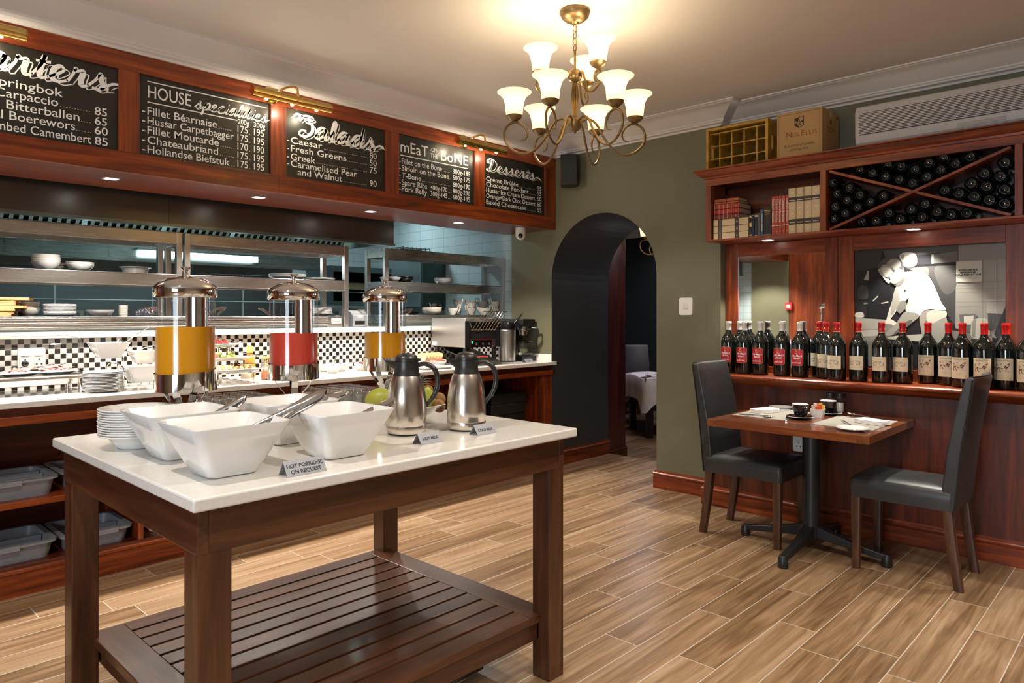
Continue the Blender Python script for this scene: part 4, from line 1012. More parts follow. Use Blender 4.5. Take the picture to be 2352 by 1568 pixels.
FOODO = noisy('scrambled_food', (0.55, 0.34, 0.09), (0.72, 0.55, 0.25), 60, 0.6)
tag(M(FOODO).ball((0, 0, 0), 0.055, n=8, sc=(1, 1, 0.28)).build('egg_salad', loc=(1.475, 4.375, CZ + 0.121)), 'yellow mound of food in the lowest square dish', 'food')

# fruit stand of three square plates
t = thing('fruit_stand', 'three-tier chrome wire stand of square fruit plates between juices', 'stand', (1.99, 4.44, CZ))
m = M(CHROME)
for x in (-0.14, 0.085):
    m.tube(spline([(x, 0.26, 0.225), (x, 0.26, 0.10), (x, 0.26, 0.012), (x, 0.24, 0.005), (x, -0.21, 0.005), (x, -0.235, 0.012), (x, -0.235, 0.068)], 5), 0.0034, 6)
    m.tube([(x, -0.245, 0.068), (x, -0.03, 0.068), (x, 0.0, 0.068)], 0.003, 6); m.tube([(x, -0.10, 0.135), (x, 0.10, 0.135)], 0.003, 6); m.tube([(x, 0.06, 0.215), (x, 0.26, 0.215)], 0.003, 6)
    m.tube([(x, 0.0, 0.068), (x, 0.0, 0.135)], 0.003, 6); m.tube([(x, 0.10, 0.135), (x, 0.10, 0.215)], 0.003, 6)
m.tube([(-0.15, -0.24, 0.068), (0.14, -0.24, 0.068)], 0.0034, 6)
m.build('wire_frame', t)
for y, z, x, lab in ((-0.125, 0.0715, 0.0, 'lowest, of sliced melon'), (0.02, 0.1385, 0.02, 'middle, of grapes'), (0.16, 0.2185, 0.0, 'highest, of watermelon')):
    m = M(PORC); m.loft([rrect(0, 0, 0.10, 0.085, 0.01, 0), rrect(0, 0, 0.14, 0.11, 0.012, 0.018), rrect(0, 0, 0.137, 0.107, 0.012, 0.020), rrect(0, 0, 0.098, 0.083, 0.01, 0.005)])
    tag(m.build('fruit_plate', loc=(1.99 + x, 4.44 + y, CZ + z)), 'white square fruit plate on the stand, ' + lab, 'plate')
GRAPE = mat('green_grape', (0.42, 0.50, 0.13), 0.22)
WMEL = mat('watermelon', (0.60, 0.06, 0.05), 0.35)
MEL = noisy('melon', (0.72, 0.45, 0.14), (0.78, 0.62, 0.32), 30, 0.4)
PINE = noisy('pineapple_flesh', (0.75, 0.52, 0.10), (0.80, 0.62, 0.22), 40, 0.4)
G = None
k = 0
for i in range(26):
    p = (1.90 + random.uniform(0, 0.17), 4.40 + random.uniform(0, 0.11), CZ + 0.158 + (0.018 if i > 13 else 0))
    if G is None: G = M(GRAPE).ball((0, 0, 0), 0.0125, n=8).build('grape', smooth=180); tag(G, 'green grape heaped on the middle fruit plate', 'grape', 'grapes on the middle fruit plate'); G.location = p
    else: dup(G, p)
def wedge(loc, mt, rz, L, label, cat, grp):
    m = M(mt); m.prism([(-L, 0), (L, 0), (L * 0.55, 0.020), (0, 0.026), (-L * 0.55, 0.020)], -0.007, 0.007, 'y')
    tag(m.build('%s_slice' % cat.split()[0], loc=loc, rot=(0, 0, rz), bevel=0.002), label, cat, grp)
for i in range(7): wedge((1.90 + 0.028 * i, 4.60 + 0.012 * (i % 2), CZ + 0.2365), WMEL, R(70 + 9 * i), 0.035, 'red watermelon slice on the top fruit plate, %s from the left' % ORD[i], 'watermelon', 'watermelon slices')
for i in range(4): wedge((1.86 + 0.032 * i, 4.55, CZ + 0.2365), PINE, R(20 + 18 * i), 0.03, 'yellow pineapple slice on the top fruit plate, %s from the left' % ORD[i], 'pineapple', 'pineapple slices')
for i in range(8): wedge((1.87 + 0.032 * i, 4.30 + 0.014 * (i % 2), CZ + 0.089), MEL, R(75 + 6 * i), 0.045, 'pale melon slice on the lowest fruit plate, %s from the left' % ORD[i], 'melon', 'melon slices')
for i in range(3): wedge((1.86 + 0.03 * i, 4.385, CZ + 0.157), WMEL, R(30 * i), 0.03, 'red fruit slice in front of the grapes, %s from the left' % ORD[i], 'red fruit', 'red fruit slices')
def tongs(loc, rz, label, L=0.21, tilt=-8):
    t = thing('serving_tongs', label, 'tongs', loc, rz)
    for s in (-1, 1):
        m = M(CHROME); m.xf = roty(R(-tilt))
        m.tube(spline([(L, 0.0, 0), (L * 0.9, s * 0.011, 0), (L * 0.4, s * 0.014, 0), (0, s * 0.017, 0.0)], 5), [0.007] * 6 + [0.006] * 6 + [0.008] * 4, 8, flat=0.4)
        m.box(-0.025, 0.015, s * 0.018 - 0.004, s * 0.018 + 0.004, -0.010, 0.010); m.build('arm', t)
    m = M(CHROME); m.xf = roty(R(-tilt)); m.tube([(L - 0.012, -0.008, 0), (L + 0.002, 0, 0), (L - 0.012, 0.008, 0)], 0.010, 8); m.build('spring_end', t)
    return t
tongs((1.995, 4.60, CZ + 0.285), R(-18), 'chrome tongs lying over the top watermelon plate', 0.18, -14)
tongs((2.00, 4.44, CZ + 0.205), R(-14), 'chrome tongs lying across the green grapes', 0.21, -12)
tongs((2.00, 4.28, CZ + 0.118), R(0), 'chrome tongs lying on the lowest melon plate', 0.20, 0)

# jars, honey, syrup and pastries
t = thing('honey_bottle', 'squat clear honey bottle with a yellow flip cap behind the fruit stand', 'bottle', (2.245, 4.60, CZ))
m = M(mat('honey', (0.62, 0.28, 0.05), 0.15)); m.lathe([(0, 0), (0.036, 0), (0.038, 0.02), (0.036, 0.09), (0.030, 0.13), (0.020, 0.155), (0.018, 0.17), (0, 0.17)], 24); m.build('body', t)
m = M(mat('cap_yellow', (0.75, 0.60, 0.16), 0.4)); m.lathe([(0, 0.17), (0.023, 0.17), (0.022, 0.215), (0, 0.218)], 20); m.build('cap', t)
m = M(PAPER, mat('strawberry_red', (0.55, 0.03, 0.03), 0.5)); m.lathe([(0.0385, 0.03), (0.0375, 0.075)], 24, cap=False); m.ball((0.0, -0.036, 0.06), 0.012, MATS['strawberry_red'], n=6, sc=(1, 0.3, 1)); m.build('label_band', t)
def jar(loc, glass, lid, r, h, label):
    t = thing('jam_jar', label, 'jar', loc)
    m = M(glass); m.lathe([(0, 0), (r * 0.95, 0), (r, 0.006), (r, h * 0.7), (r * 0.9, h * 0.78), (0, h * 0.78)], 24); m.build('glass_body', t)
    m = M(lid); m.lathe([(0, h * 0.78), (r * 0.96, h * 0.78), (r * 0.96, h), (0, h)], 24); m.build('lid', t)
jar((2.265, 4.40, CZ), mat('jam_orange', (0.60, 0.22, 0.10), 0.12), PAPER, 0.036, 0.075, 'orange jam jar with a white lid behind the stand foot')
jar((2.20, 4.56, CZ), mat('mayo_cream', (0.68, 0.58, 0.42), 0.3), mat('lid_red', (0.60, 0.03, 0.02), 0.4), 0.033, 0.072, 'cream jar with a red lid under the fruit stand')
t = thing('syrup_bottle', 'dark narrow syrup bottle left of the pink juice', 'bottle', (2.575, 4.69, CZ))
m = M(mat('syrup_brown', (0.07, 0.02, 0.01), 0.1)); m.lathe([(0, 0), (0.028, 0), (0.028, 0.085), (0.013, 0.12), (0.011, 0.155), (0, 0.155)], 20); m.build('body', t)
m = M(mat('band_amber', (0.65, 0.38, 0.04), 0.3)); m.lathe([(0.0287, 0.02), (0.0287, 0.06)], 20, cap=False); m.build('label_band', t)
t = thing('cereal_box', 'small yellow carton behind the croissants', 'carton', (2.44, 4.64, CZ), R(8))
m = M(mat('carton_yellow', (0.70, 0.48, 0.10), 0.55)); m.box(-0.05, 0.05, -0.02, 0.02, 0, 0.085); m.build('carton_body', t, bevel=0.002)
m = M(mat('lid_red', (0.60, 0.03, 0.02), 0.4)); m.box(-0.0502, 0.0502, -0.0202, 0.0202, 0.0852, 0.0862); m.build('flap', t)
t = thing('steel_pot', 'small steel lidded pot with a yellow rim beside the syrup', 'pot', (2.43, 4.715, CZ))
m = M(CHROME); m.lathe([(0, 0), (0.040, 0), (0.042, 0.12), (0, 0.12)], 24); m.build('body', t)
m = M(MATS['cap_yellow']); m.lathe([(0, 0.12), (0.044, 0.12), (0.044, 0.130), (0, 0.130)], 24); m.build('rim', t)
tag(M(PORC).lathe(plate_prof(0.12, 0.012), 36).build('serving_plate', loc=(2.36, 4.36, CZ)), 'white plate carrying croissants behind the pink juice', 'plate')
CRUST = noisy('croissant_crust', (0.46, 0.19, 0.045), (0.70, 0.40, 0.14), 40, 0.42, 0.4, 60)
def croissant(loc, rz, label, s=1.0):
    m = M(CRUST); rings = []
    n = 15
    for i in range(n):
        u = -1 + 2 * i / (n - 1); a = u * 1.25
        c = Vector((0.050 * math.sin(a), 0.045 * (1 - math.cos(a)), 0)) * s
        r = s * (0.006 + 0.024 * (1 - u * u) ** 0.8) * (1 + 0.12 * math.cos(u * 17))
        tx = Vector((math.cos(a), math.sin(a), 0)); nx = Vector((-tx.y, tx.x, 0))
        rings.append([c + nx * math.cos(2 * PI * j / 14) * r + Vector((0, 0, 1)) * (math.sin(2 * PI * j / 14) * r * 0.85 + 0.024 * s) for j in range(14)])
    m.loft(rings)
    tag(m.build('croissant', loc=loc, rot=(0, 0, rz), smooth=180), label, 'croissant', None)
croissant((2.30, 4.31, CZ + 0.010), R(160), 'golden croissant nearest on the white plate', 1.05)
croissant((2.315, 4.32, CZ + 0.052), R(40), 'golden croissant lying on top of another', 1.0)
croissant((2.39, 4.38, CZ + 0.010), R(70), 'golden croissant at the back of the plate')
# small bowls with spoons
def dip_bowl(loc, label, r=0.062):
    m = M(PORC); n = 28
    prof = [(0.0, 0.0), (0.030, 0.0), (0.034, 0.004), (0.055, 0.028), (r, 0.052), (r - 0.003, 0.055), (r - 0.007, 0.051), (0.046, 0.024), (0.0, 0.010)]
    rings = []
    for rr, z in prof: rings.append([((rr + 0.0001) * math.cos(2 * PI * i / n), (rr + 0.0001) * math.sin(2 * PI * i / n), z + (0.008 * math.cos(2 * 2 * PI * i / n) if z > 0.045 else 0)) for i in range(n)])
    m.loft(rings)
    return tag(m.build('dip_bowl', loc=loc, smooth=60), label, 'bowl')
for k, (x, y, s) in enumerate(((2.84, 4.52, 'nearest the pink juice'), (2.985, 4.635, 'half hidden behind the first'), (3.115, 4.545, 'holding dark dried fruit'), (3.30, 4.62, 'partly hidden by the right orange juice'), (2.88, 4.69, 'at the back against the splash-back'))):
    dip_bowl((x, y, CZ), 'small white dip bowl on the counter, ' + s)
spoon((2.85, 4.53, CZ + 0.045), (0.45, 0.45, 0.42), 'steel spoon in the dip bowl nearest the pink juice', 0.13, r=0.004, bowl=0.014)
spoon((3.00, 4.64, CZ + 0.045), (0.65, 0.05, 0.42), 'steel spoon in the half hidden dip bowl', 0.13, r=0.004, bowl=0.014)
spoon((3.12, 4.55, CZ + 0.050), (0.65, 0.25, 0.48), 'steel spoon in the dip bowl of dried fruit', 0.14, r=0.004, bowl=0.014)
DRIED = noisy('dried_fruit', (0.05, 0.015, 0.008), (0.22, 0.07, 0.03), 60, 0.4)
pf = None
for i in range(9):
    p = (3.115 + random.uniform(-0.028, 0.028), 4.545 + random.uniform(-0.028, 0.028), CZ + 0.048 + random.uniform(0, 0.016))
    if pf is None: pf = tag(M(DRIED).ball((0, 0, 0), 0.012, n=6, sc=(1.3, 1, 0.7)).build('dried_fruit', loc=p, smooth=180), 'dark dried fruit piece heaped in the dip bowl', 'dried fruit', 'dried fruit')
    else: dup(pf, p, rz=random.uniform(0, 3))
t = thing('bread_basket', 'dark basket of pastries behind the right orange juice', 'basket', (3.44, 4.64, CZ))
m = M(BLACKP); m.rbox(-0.10, 0.10, -0.06, 0.06, 0, 0.035, 0.02, taper=0.01); m.build('tray', t)
croissant((3.37, 4.61, CZ + 0.036), R(200), 'golden pastry showing left of the right orange juice', 1.15)
croissant((3.46, 4.63, CZ + 0.036), R(20), 'golden pastry hidden behind the right juice', 1.0)
# toast dish and tongs
t = thing('toast_dish', 'white rectangular dish of bread slices beside the toaster', 'dish', (3.80, 4.60, CZ))
m = M(PORC); m.loft([rrect(0, 0, 0.13, 0.07, 0.015, 0), rrect(0, 0, 0.165, 0.095, 0.02, 0.045), rrect(0, 0, 0.16, 0.09, 0.02, 0.046), rrect(0, 0, 0.125, 0.065, 0.015, 0.008)]); m.build('dish_body', t)
BREAD = noisy('bread_crumb', (0.55, 0.36, 0.17), (0.70, 0.52, 0.30), 90, 0.75, 0.3, 160)
BCR = noisy('bread_crust', (0.40, 0.20, 0.07), (0.52, 0.29, 0.11), 30, 0.6)
for k in range(6):
    t = thing('bread_slice', 'brown bread slice leaning in the white toast dish, %s from the left' % ORD[k], 'bread', (3.715 + 0.034 * k, 4.585, CZ + 0.022), R(6))
    pr = [(-0.05, 0), (0.05, 0), (0.052, 0.045), (0.058, 0.062), (0.045, 0.078), (0, 0.084), (-0.045, 0.078), (-0.058, 0.062), (-0.052, 0.045)]
    m = M(BREAD, BCR); m.xf = roty(R(18)); m.prism(pr, -0.006, 0.006, 'x'); m.build('crumb', t, bevel=0.002)
    m = M(BCR); m.xf = roty(R(18)); m.tube([(0, p[0] * 1.01, p[1] * 1.01) for p in pr], 0.0065, 6, closed=True); m.build('crust', t)
t = thing('toast_tongs', 'red handled steel tongs lying on the toast dish', 'tongs', (3.71, 4.50, CZ + 0.047), R(-20))
RED = mat('red_plastic', (0.55, 0.015, 0.015), 0.35)
for s in (-1, 1):
    m = M(SILVER); m.tube([(0.0, s * 0.012, 0.02), (0.07, s * 0.006, 0.006)], [0.014, 0.006], 8, flat=0.4); m.build('jaw', t)
    m = M(RED); m.tube([(0.07, s * 0.006, 0.006), (0.16, s * 0.010, 0.0)], [0.006, 0.007], 8, flat=0.6); m.build('grip', t)
t = thing('toast_tongs', 'red handled tongs resting on the toaster slide tray', 'tongs', (4.02, 4.26, CZ + 0.075), R(-12))
for s in (-1, 1):
    m = M(RED); m.tube([(0.0, s * 0.006, 0.012), (0.06, s * 0.009, 0.004), (0.13, s * 0.008, 0.0)], 0.007, 8, flat=0.6); m.build('grip', t)
    m = M(SILVER); m.tube([(-0.07, s * 0.012, 0.012), (0.0, s * 0.006, 0.012)], [0.012, 0.006], 8, flat=0.4); m.build('jaw', t)
# tray of wrapped portions
t = thing('portion_tray', 'shallow white tray of wrapped portions in front of the toast', 'tray', (3.62, 4.33, CZ))
m = M(PORC); m.loft([rrect(0, 0, 0.13, 0.09, 0.012, 0), rrect(0, 0, 0.15, 0.11, 0.015, 0.018), rrect(0, 0, 0.146, 0.106, 0.015, 0.019), rrect(0, 0, 0.128, 0.088, 0.012, 0.005)]); m.build('tray_body', t)
for k in range(8):
    o = M(mat('foil_portion', (0.60, 0.55, 0.46), 0.3, 0.4)).box(-0.022, 0.022, -0.016, 0.016, 0, 0.014).build('butter_portion', bevel=0.004, loc=(3.53 + 0.055 * (k % 4), 4.30 + 0.05 * (k // 4), CZ + 0.0055), rot=(0, 0, R(17 * k)))
    tag(o, 'foil wrapped portion in the shallow tray, %s in the %s row' % (ORD[k % 4], ('front', 'back')[k // 4]), 'portion', 'wrapped portions')

# conveyor toaster
t = thing('conveyor_toaster', 'stainless conveyor toaster with wire loading rack on the counter', 'toaster', (4.165, 4.50, CZ))
m = M(STEEL, BLACKG); m.box(-0.20, 0.20, -0.195, 0.24, 0.155, 0.40); m.build('case', t, bevel=0.004)
m = M(BLACKP); m.box(-0.205, -0.15, -0.202, -0.194, 0.15, 0.375); m.box(0.15, 0.205, -0.202, -0.194, 0.15, 0.375); m.build('front_frame', t)
m = M(BLACKG); m.box(-0.15, 0.145, -0.199, -0.1955, 0.285, 0.365); m.build('feed_opening', t)
m = M(mat('grille_dark', (0.03, 0.028, 0.025), 0.4, 0.5), STEEL); m.box(-0.145, 0.145, -0.212, -0.196, 0.222, 0.283)
for r_ in range(5):
    for q in range(9): m.box(-0.115 + 0.027 * q + 0.006 * (r_ % 2), -0.100 + 0.027 * q + 0.006 * (r_ % 2), -0.2135, -0.2121, 0.233 + 0.010 * r_, 0.236 + 0.010 * r_, STEEL)
m.build('vent_cover', t, smooth=0)
m = M(RED, BLACKG); m.box(-0.145, 0.11, -0.201, -0.1952, 0.153, 0.218); m.box(-0.145, 0.103, -0.203, -0.2012, 0.153, 0.212, BLACKG); m.build('control_panel', t, smooth=0)
for k in range(3):
    m = M(CHROME); m.lathe([(0, 0), (0.014, 0), (0.012, 0.014), (0, 0.015)], 16, mtx=rotx(PI / 2), c=(-0.075 + 0.075 * k, -0.203, 0.182)); m.build('knob', t)
m = M(mat('green_lamp', (0.0, 0.6, 0.15), 0.3, emit=(0.02, 1.0, 0.25), estr=1.5)); m.ball((-0.132, -0.204, 0.198), 0.009, n=8, sc=(1, 0.4, 1.2)); m.build('indicator_lamp', t)
m = M(BLACKP); put_text(m, face_my(-0.10, -0.2033, 0.163), '', 0, 0, size=0.01) if False else None
m = M(CHALK); put_text(m, face_my(-0.10, -0.1958, 0.376), 'CAUTION HOT', 0, 0, size=0.018); m.build('lettering', t, smooth=0)
m = M(CHROME)
for k in range(8):
    x = -0.14 + 0.038 * k; m.tube([(x, -0.205, 0.290), (x + 0.05, -0.30, 0.455)], 0.0028, 6)
m.tube([(-0.155, -0.21, 0.30), (0.14, -0.21, 0.30)], 0.003, 6); m.tube([(-0.09, -0.30, 0.455), (0.18, -0.30, 0.455)], 0.0034, 6)
m.tube([(-0.165, -0.20, 0.385), (-0.155, -0.23, 0.30), (-0.14, -0.22, 0.295)], 0.003, 6); m.build('loading_rack', t)
for x in (-0.17, 0.17):
    for y in (-0.16, 0.20):
        m = M(BLACKP); m.lathe([(0, 0), (0.022, 0), (0.018, 0.155), (0, 0.155)], 14, c=(x, y, 0)); m.build('foot', t)
m = M(mat('slide_steel', (0.12, 0.12, 0.115), 0.35, 0.8)); m.prism([(-0.27, 0.012), (-0.255, 0.030), (0.10, 0.125), (0.14, 0.150), (0.14, 0.144), (0.10, 0.117), (-0.255, 0.020), (-0.265, 0.008)], -0.155, 0.155, 'x'); m.build('slide_tray', t)
m = M(PAPER, BLACKP); m.box(-0.2012, -0.2002, 0.17, 0.235, 0.165, 0.195); m.build('rating_sticker', t)
# pump airpot
t = thing('pump_airpot', 'tall stainless pump airpot with black top beside the toaster', 'airpot', (4.635, 4.47, CZ))
m = M(STEEL); m.lathe([(0, 0.012), (0.080, 0.012), (0.080, 0.285), (0.074, 0.292), (0, 0.292)], 36); m.build('body', t)
m = M(BLACKP); m.lathe([(0, 0), (0.082, 0), (0.082, 0.012), (0, 0.012)], 36); m.build('base_ring', t)
m = M(BLACKG); m.lathe([(0, 0.292), (0.076, 0.292), (0.080, 0.305), (0.080, 0.335), (0.070, 0.358), (0.030, 0.372), (0, 0.373)], 36); m.build('lid', t)
m = M(BLACKG); m.xf = rotz(R(-50)); m.loft([rrect(0.08, 0, 0.035, 0.024, 0.02, 0.310), rrect(0.085, 0, 0.040, 0.028, 0.02, 0.335), rrect(0.065, 0, 0.035, 0.030, 0.02, 0.360)]); m.tube(spline([(0.10, 0, 0.33), (0.125, 0, 0.318), (0.130, 0, 0.300)], 5), [0.014] * 5 + [0.010] * 6, 10); m.build('spout', t)
m = M(BLACKG); m.tube(spline([(0.02, -0.06, 0.345), (0.05, -0.085, 0.385), (0.06, -0.12, 0.425), (0.055, -0.135, 0.435)], 5), [0.016] * 5 + [0.013] * 5 + [0.010] * 6, 10, flat=0.6); m.build('carry_handle', t)
# filter coffee machine
t = thing('coffee_machine', 'black filter coffee machine with glass jug at the end of the counter', 'coffee machine', (4.835, 4.535, CZ))
m = M(BLACKP); m.rbox(-0.085, 0.085, -0.165, 0.17, 0, 0.045, 0.01); m.lathe([(0, 0.045), (0.07, 0.045), (0.07, 0.052), (0, 0.052)], 28, c=(0, -0.08, 0)); m.build('base', t, bevel=0.003)
m = M(BLACKP); m.box(-0.08, 0.08, 0.06, 0.165, 0.0455, 0.32); m.build('column', t, bevel=0.004)
m = M(BLACKP, STEEL); m.box(-0.085, 0.085, -0.155, 0.165, 0.32, 0.388); m.build('head', t, bevel=0.006)
m = M(BLACKG); m.lathe([(0, 0), (0.03, 0), (0.03, 0.004), (0, 0.004)], 24, mtx=rotx(PI / 2) @ Matrix.Diagonal((1, 0.65, 1, 1)), c=(0.0, -0.1552, 0.352)); m.build('badge', t)
m = M(mat('steel_soft', (0.5, 0.49, 0.47), 0.22, 1.0)); m.lathe([(0, 0.235), (0.038, 0.235), (0.045, 0.28), (0.060, 0.285), (0.062, 0.318), (0, 0.318)], 28, c=(0, -0.08, 0)); m.build('filter_basket', t)
m = M(BLACKP); m.tube(spline([(0.02, -0.13, 0.305), (0.05, -0.20, 0.300), (0.055, -0.215, 0.27), (0.05, -0.215, 0.235)], 5), 0.010, 8); m.build('basket_handle', t)
m = M(GLASS); m.lathe([(0.0, 0.053), (0.062, 0.053), (0.068, 0.070), (0.064, 0.105), (0.045, 0.150), (0.042, 0.165)], 32, c=(0, -0.08, 0), cap=False); m.build('glass_jug', t, smooth=60)
m = M(BLACKP); m.lathe([(0, 0.192), (0.032, 0.192), (0.044, 0.182), (0.044, 0.163), (0, 0.163)], 28, c=(0, -0.08, 0)); m.build('jug_lid', t)
m = M(BLACKP, SILVER); m.tube(spline([(0.03, -0.115, 0.172), (0.06, -0.155, 0.175), (0.075, -0.175, 0.16), (0.08, -0.180, 0.10), (0.05, -0.140, 0.095)], 6), 0.009, 8, flat=0.7); m.build('jug_handle', t)
# tent cards
def tent_card(loc, rz, lines, label, w=0.115, h=0.042, size=0.017):
    t = thing('tent_card', label, 'sign', loc, rz)
    CM = mat('card_silver', (0.24, 0.245, 0.26), 0.45, 0.3)
    m = M(CM); d = 0.024
    m.prism([(-d, 0), (0, h), (d, 0), (d - 0.0015, 0), (0, h - 0.003), (-d + 0.0015, 0)], -w / 2, w / 2, 'x'); m.build('card', t, smooth=0)
    m = M(mat('navy_print', (0.012, 0.014, 0.035), 0.6))
    a = math.atan2(h, d)
    fr = T(0, -d, 0) @ rotx(a)
    ln = math.hypot(h, d)
    for i, s in enumerate(lines):
        put_text(m, fr @ T(0, ln * (0.42 if len(lines) == 1 else (0.58 - 0.36 * i)) - 0.003, 0.0004), s, 0, 0, size=size, align='CENTER', bold=0.0004)
    m.build('lettering', t, smooth=0)
    return t
tent_card((4.69, 4.265, CZ), 0, ['COFFEE'], 'small silver tent card on the counter below the airpot', 0.105, 0.032, 0.010)

# ============================================================ BUFFET ISLAND TABLE
IZ = 0.9605
t = thing('buffet_table', 'large foreground wooden buffet table with white stone top and slatted shelf', 'table', (1.42, 2.31, 0))
O = T(-1.42, -2.31, 0)
m = M(QUARTZ); m.xf = O; m.box(0.690, 2.157, 1.700, 2.920, 0.926, 0.960); m.build('stone_top', t, bevel=0.006, seg=3)
for x, y in ((0.719, 1.745), (2.040, 1.745), (0.719, 2.797), (2.040, 2.797)):
    m = M(isl('z')); m.xf = O; m.box(x, x + 0.086, y, y + 0.086, 0.0, 0.925); m.build('leg', t, smooth=0, bevel=0.004)
m = M(isl('x')); m.xf = O; m.box(0.748, 2.097, 1.743, 1.770, 0.808, 0.924); m.build('apron', t, smooth=0, bevel=0.003)
m = M(isl('x')); m.xf = O; m.box(0.748, 2.097, 2.858, 2.885, 0.808, 0.924); m.build('apron', t, smooth=0, bevel=0.003)
m = M(isl('y')); m.xf = O; m.box(0.7165, 0.745, 1.743, 2.885, 0.808, 0.924); m.build('apron', t, smooth=0, bevel=0.003)
m = M(isl('y')); m.xf = O; m.box(2.100, 2.1275, 1.743, 2.885, 0.808, 0.924); m.build('apron', t, smooth=0, bevel=0.003)
m = M(isl('y')); m.xf = O; m.box(0.790, 0.905, 1.787, 2.860, 0.218, 0.250); m.build('shelf_rail', t, smooth=0, bevel=0.003)
m = M(isl('y')); m.xf = O; m.box(1.985, 2.095, 1.787, 2.860, 0.218, 0.250); m.build('shelf_rail', t, smooth=0, bevel=0.003)
ys = 1.787; NS = 12; pit = (2.860 - 1.787) / NS
for k in range(NS):
    m = M(isl('x')); m.xf = O; m.box(0.906, 1.984, ys + k * pit + (0.0 if k == 0 else 0.007), ys + (k + 1) * pit - (0.0 if k == NS - 1 else 0.007), 0.220, 0.2495); m.build('shelf_slat', t, smooth=0, bevel=0.002)
for y in (1.80, 2.835):
    m = M(isl('x')); m.xf = O; m.box(0.80, 2.05, y, y + 0.022, 0.150, 0.217); m.build('shelf_apron', t, smooth=0, bevel=0.002)
for x in (0.812, 2.03):
    m = M(isl('y')); m.xf = O; m.box(x, x + 0.022, 1.80, 2.85, 0.150, 0.217); m.build('shelf_apron', t, smooth=0, bevel=0.002)

# square salad bowls
def salad_bowl(loc, label):
    m = M(PORC)
    pr = [(0, 0.062, 0.022), (0.004, 0.070, 0.024), (0.040, 0.089, 0.027), (0.095, 0.1155, 0.030), (0.143, 0.1375, 0.030), (0.1455, 0.1365, 0.029), (0.145, 0.1325, 0.027), (0.095, 0.110, 0.027), (0.04, 0.083, 0.026), (0.012, 0.064, 0.024), (0.009, 0.03, 0.02)]
    m.loft([rrect(0, 0, h, h, r, z, 5) for z, h, r in pr])
    return tag(m.build('salad_bowl', loc=loc, smooth=50), label, 'bowl', None)
salad_bowl((0.87, 1.935, IZ), 'large square white bowl nearest the camera')
salad_bowl((0.878, 2.262, IZ), 'large square white bowl beside the soup plates')
salad_bowl((1.222, 1.925, IZ), 'large square white bowl directly left of the hot milk jug')
salad_bowl((1.232, 2.256, IZ), 'large square white bowl at the back holding a few flakes')
# serving tongs standing in the bowls: two spoon arms joined at a rounded slotted end
def bowl_tongs(loc, d, L, label, w=0.017, nrm=(0, -0.3, 1)):
    t = thing('bowl_tongs', label, 'tongs', loc)
    d = Vector(d).normalized(); s = d.cross(Vector(nrm)).normalized(); nn = s.cross(d).normalized()
    fr = Matrix(((d.x, s.x, nn.x, 0), (d.y, s.y, nn.y, 0), (d.z, s.z, nn.z, 0), (0, 0, 0, 1)))
    def arm(dz, spread):
        m = M(SILVER); m.xf = fr
        ln, rn = [], []
        P = [(0.0, 0.008), (L * 0.35, 0.008), (L * 0.62, 0.012), (L * 0.82, w), (L * 0.94, w * 0.92), (L, w * 0.55)]
        rings = []
        for x, hw in P:
            z = dz * (1 - x / L) + (0.004 if dz > 0 else -0.004)
            rings.append([(x, -hw, z - 0.002), (x, -hw * 0.5, z + 0.003), (x, hw * 0.5, z + 0.003), (x, hw, z - 0.002), (x, hw * 0.5, z - 0.001), (x, -hw * 0.5, z - 0.001)])
        m.loft(rings); m.build('arm', t, smooth=50)
        m = M(SILVER); m.xf = fr; m.ball((-0.030, 0, dz), 0.034, n=8, sc=(1, 0.62, 0.22)); m.build('spoon_end', t)
    arm(0.022, 1); arm(-0.022, -1)
    m = M(SILVER); m.xf = fr
    m.tube([(L * 0.60, 0, 0.0075), (L * 0.90, 0, 0.0075)], [0.0045, 0.0075], 10, flat=0.25); m.tube([(L - 0.004, -w * 0.5, 0), (L + 0.004, 0, 0), (L - 0.004, w * 0.5, 0)], 0.007, 8, flat=0.9); m.build('slotted_end', t)
    return t
RT = Vector((0.689, -0.7246, 0)); FW = Vector((0.7246, 0.689, 0)); UP = Vector((0, 0, 1))
bowl_tongs((0.935, 1.955, IZ + 0.085), RT * 0.72 + FW * 0.30 + UP * 0.42, 0.255, 'steel salad tongs leaning out of the nearest bowl', 0.019, (-0.4, -0.5, 0.8))
bowl_tongs((0.935, 2.275, IZ + 0.075), RT * 0.80 + FW * 0.20 + UP * 0.55, 0.170, 'steel tongs leaning out of the bowl beside the soup plates', 0.013, (-0.4, -0.5, 0.6))
bowl_tongs((1.255, 2.27, IZ + 0.100), RT * 0.75 + FW * 0.25 + UP * 0.24, 0.20, 'steel tongs lying in the back bowl of flakes', 0.014, (-0.3, -0.4, 0.9))
bowl_tongs((1.285, 1.95, IZ + 0.085), RT * 0.85 + FW * 0.35 + UP * 0.45, 0.165, 'steel tongs leaning out of the bowl by the hot milk jug', 0.012, (-0.4, -0.5, 0.6))
FLAKE = noisy('cereal_flake', (0.42, 0.20, 0.07), (0.60, 0.33, 0.14), 90, 0.7, 0.5, 200)
fk = None
for i in range(16):
    p = (1.232 + random.uniform(-0.06, 0.06), 2.256 + random.uniform(-0.06, 0.06), IZ + 0.016 + random.uniform(0, 0.012))
    if fk is None: fk = tag(M(FLAKE).ball((0, 0, 0), 0.014, n=6, sc=(1.2, 0.9, 0.3)).build('cereal_flake', loc=p, smooth=30), 'brown cereal flake in the back bowl', 'cereal', 'cereal flakes in the back bowl')
    else: dup(fk, p, rot=(random.uniform(-1, 1), random.uniform(-1, 1), random.uniform(0, 6)))
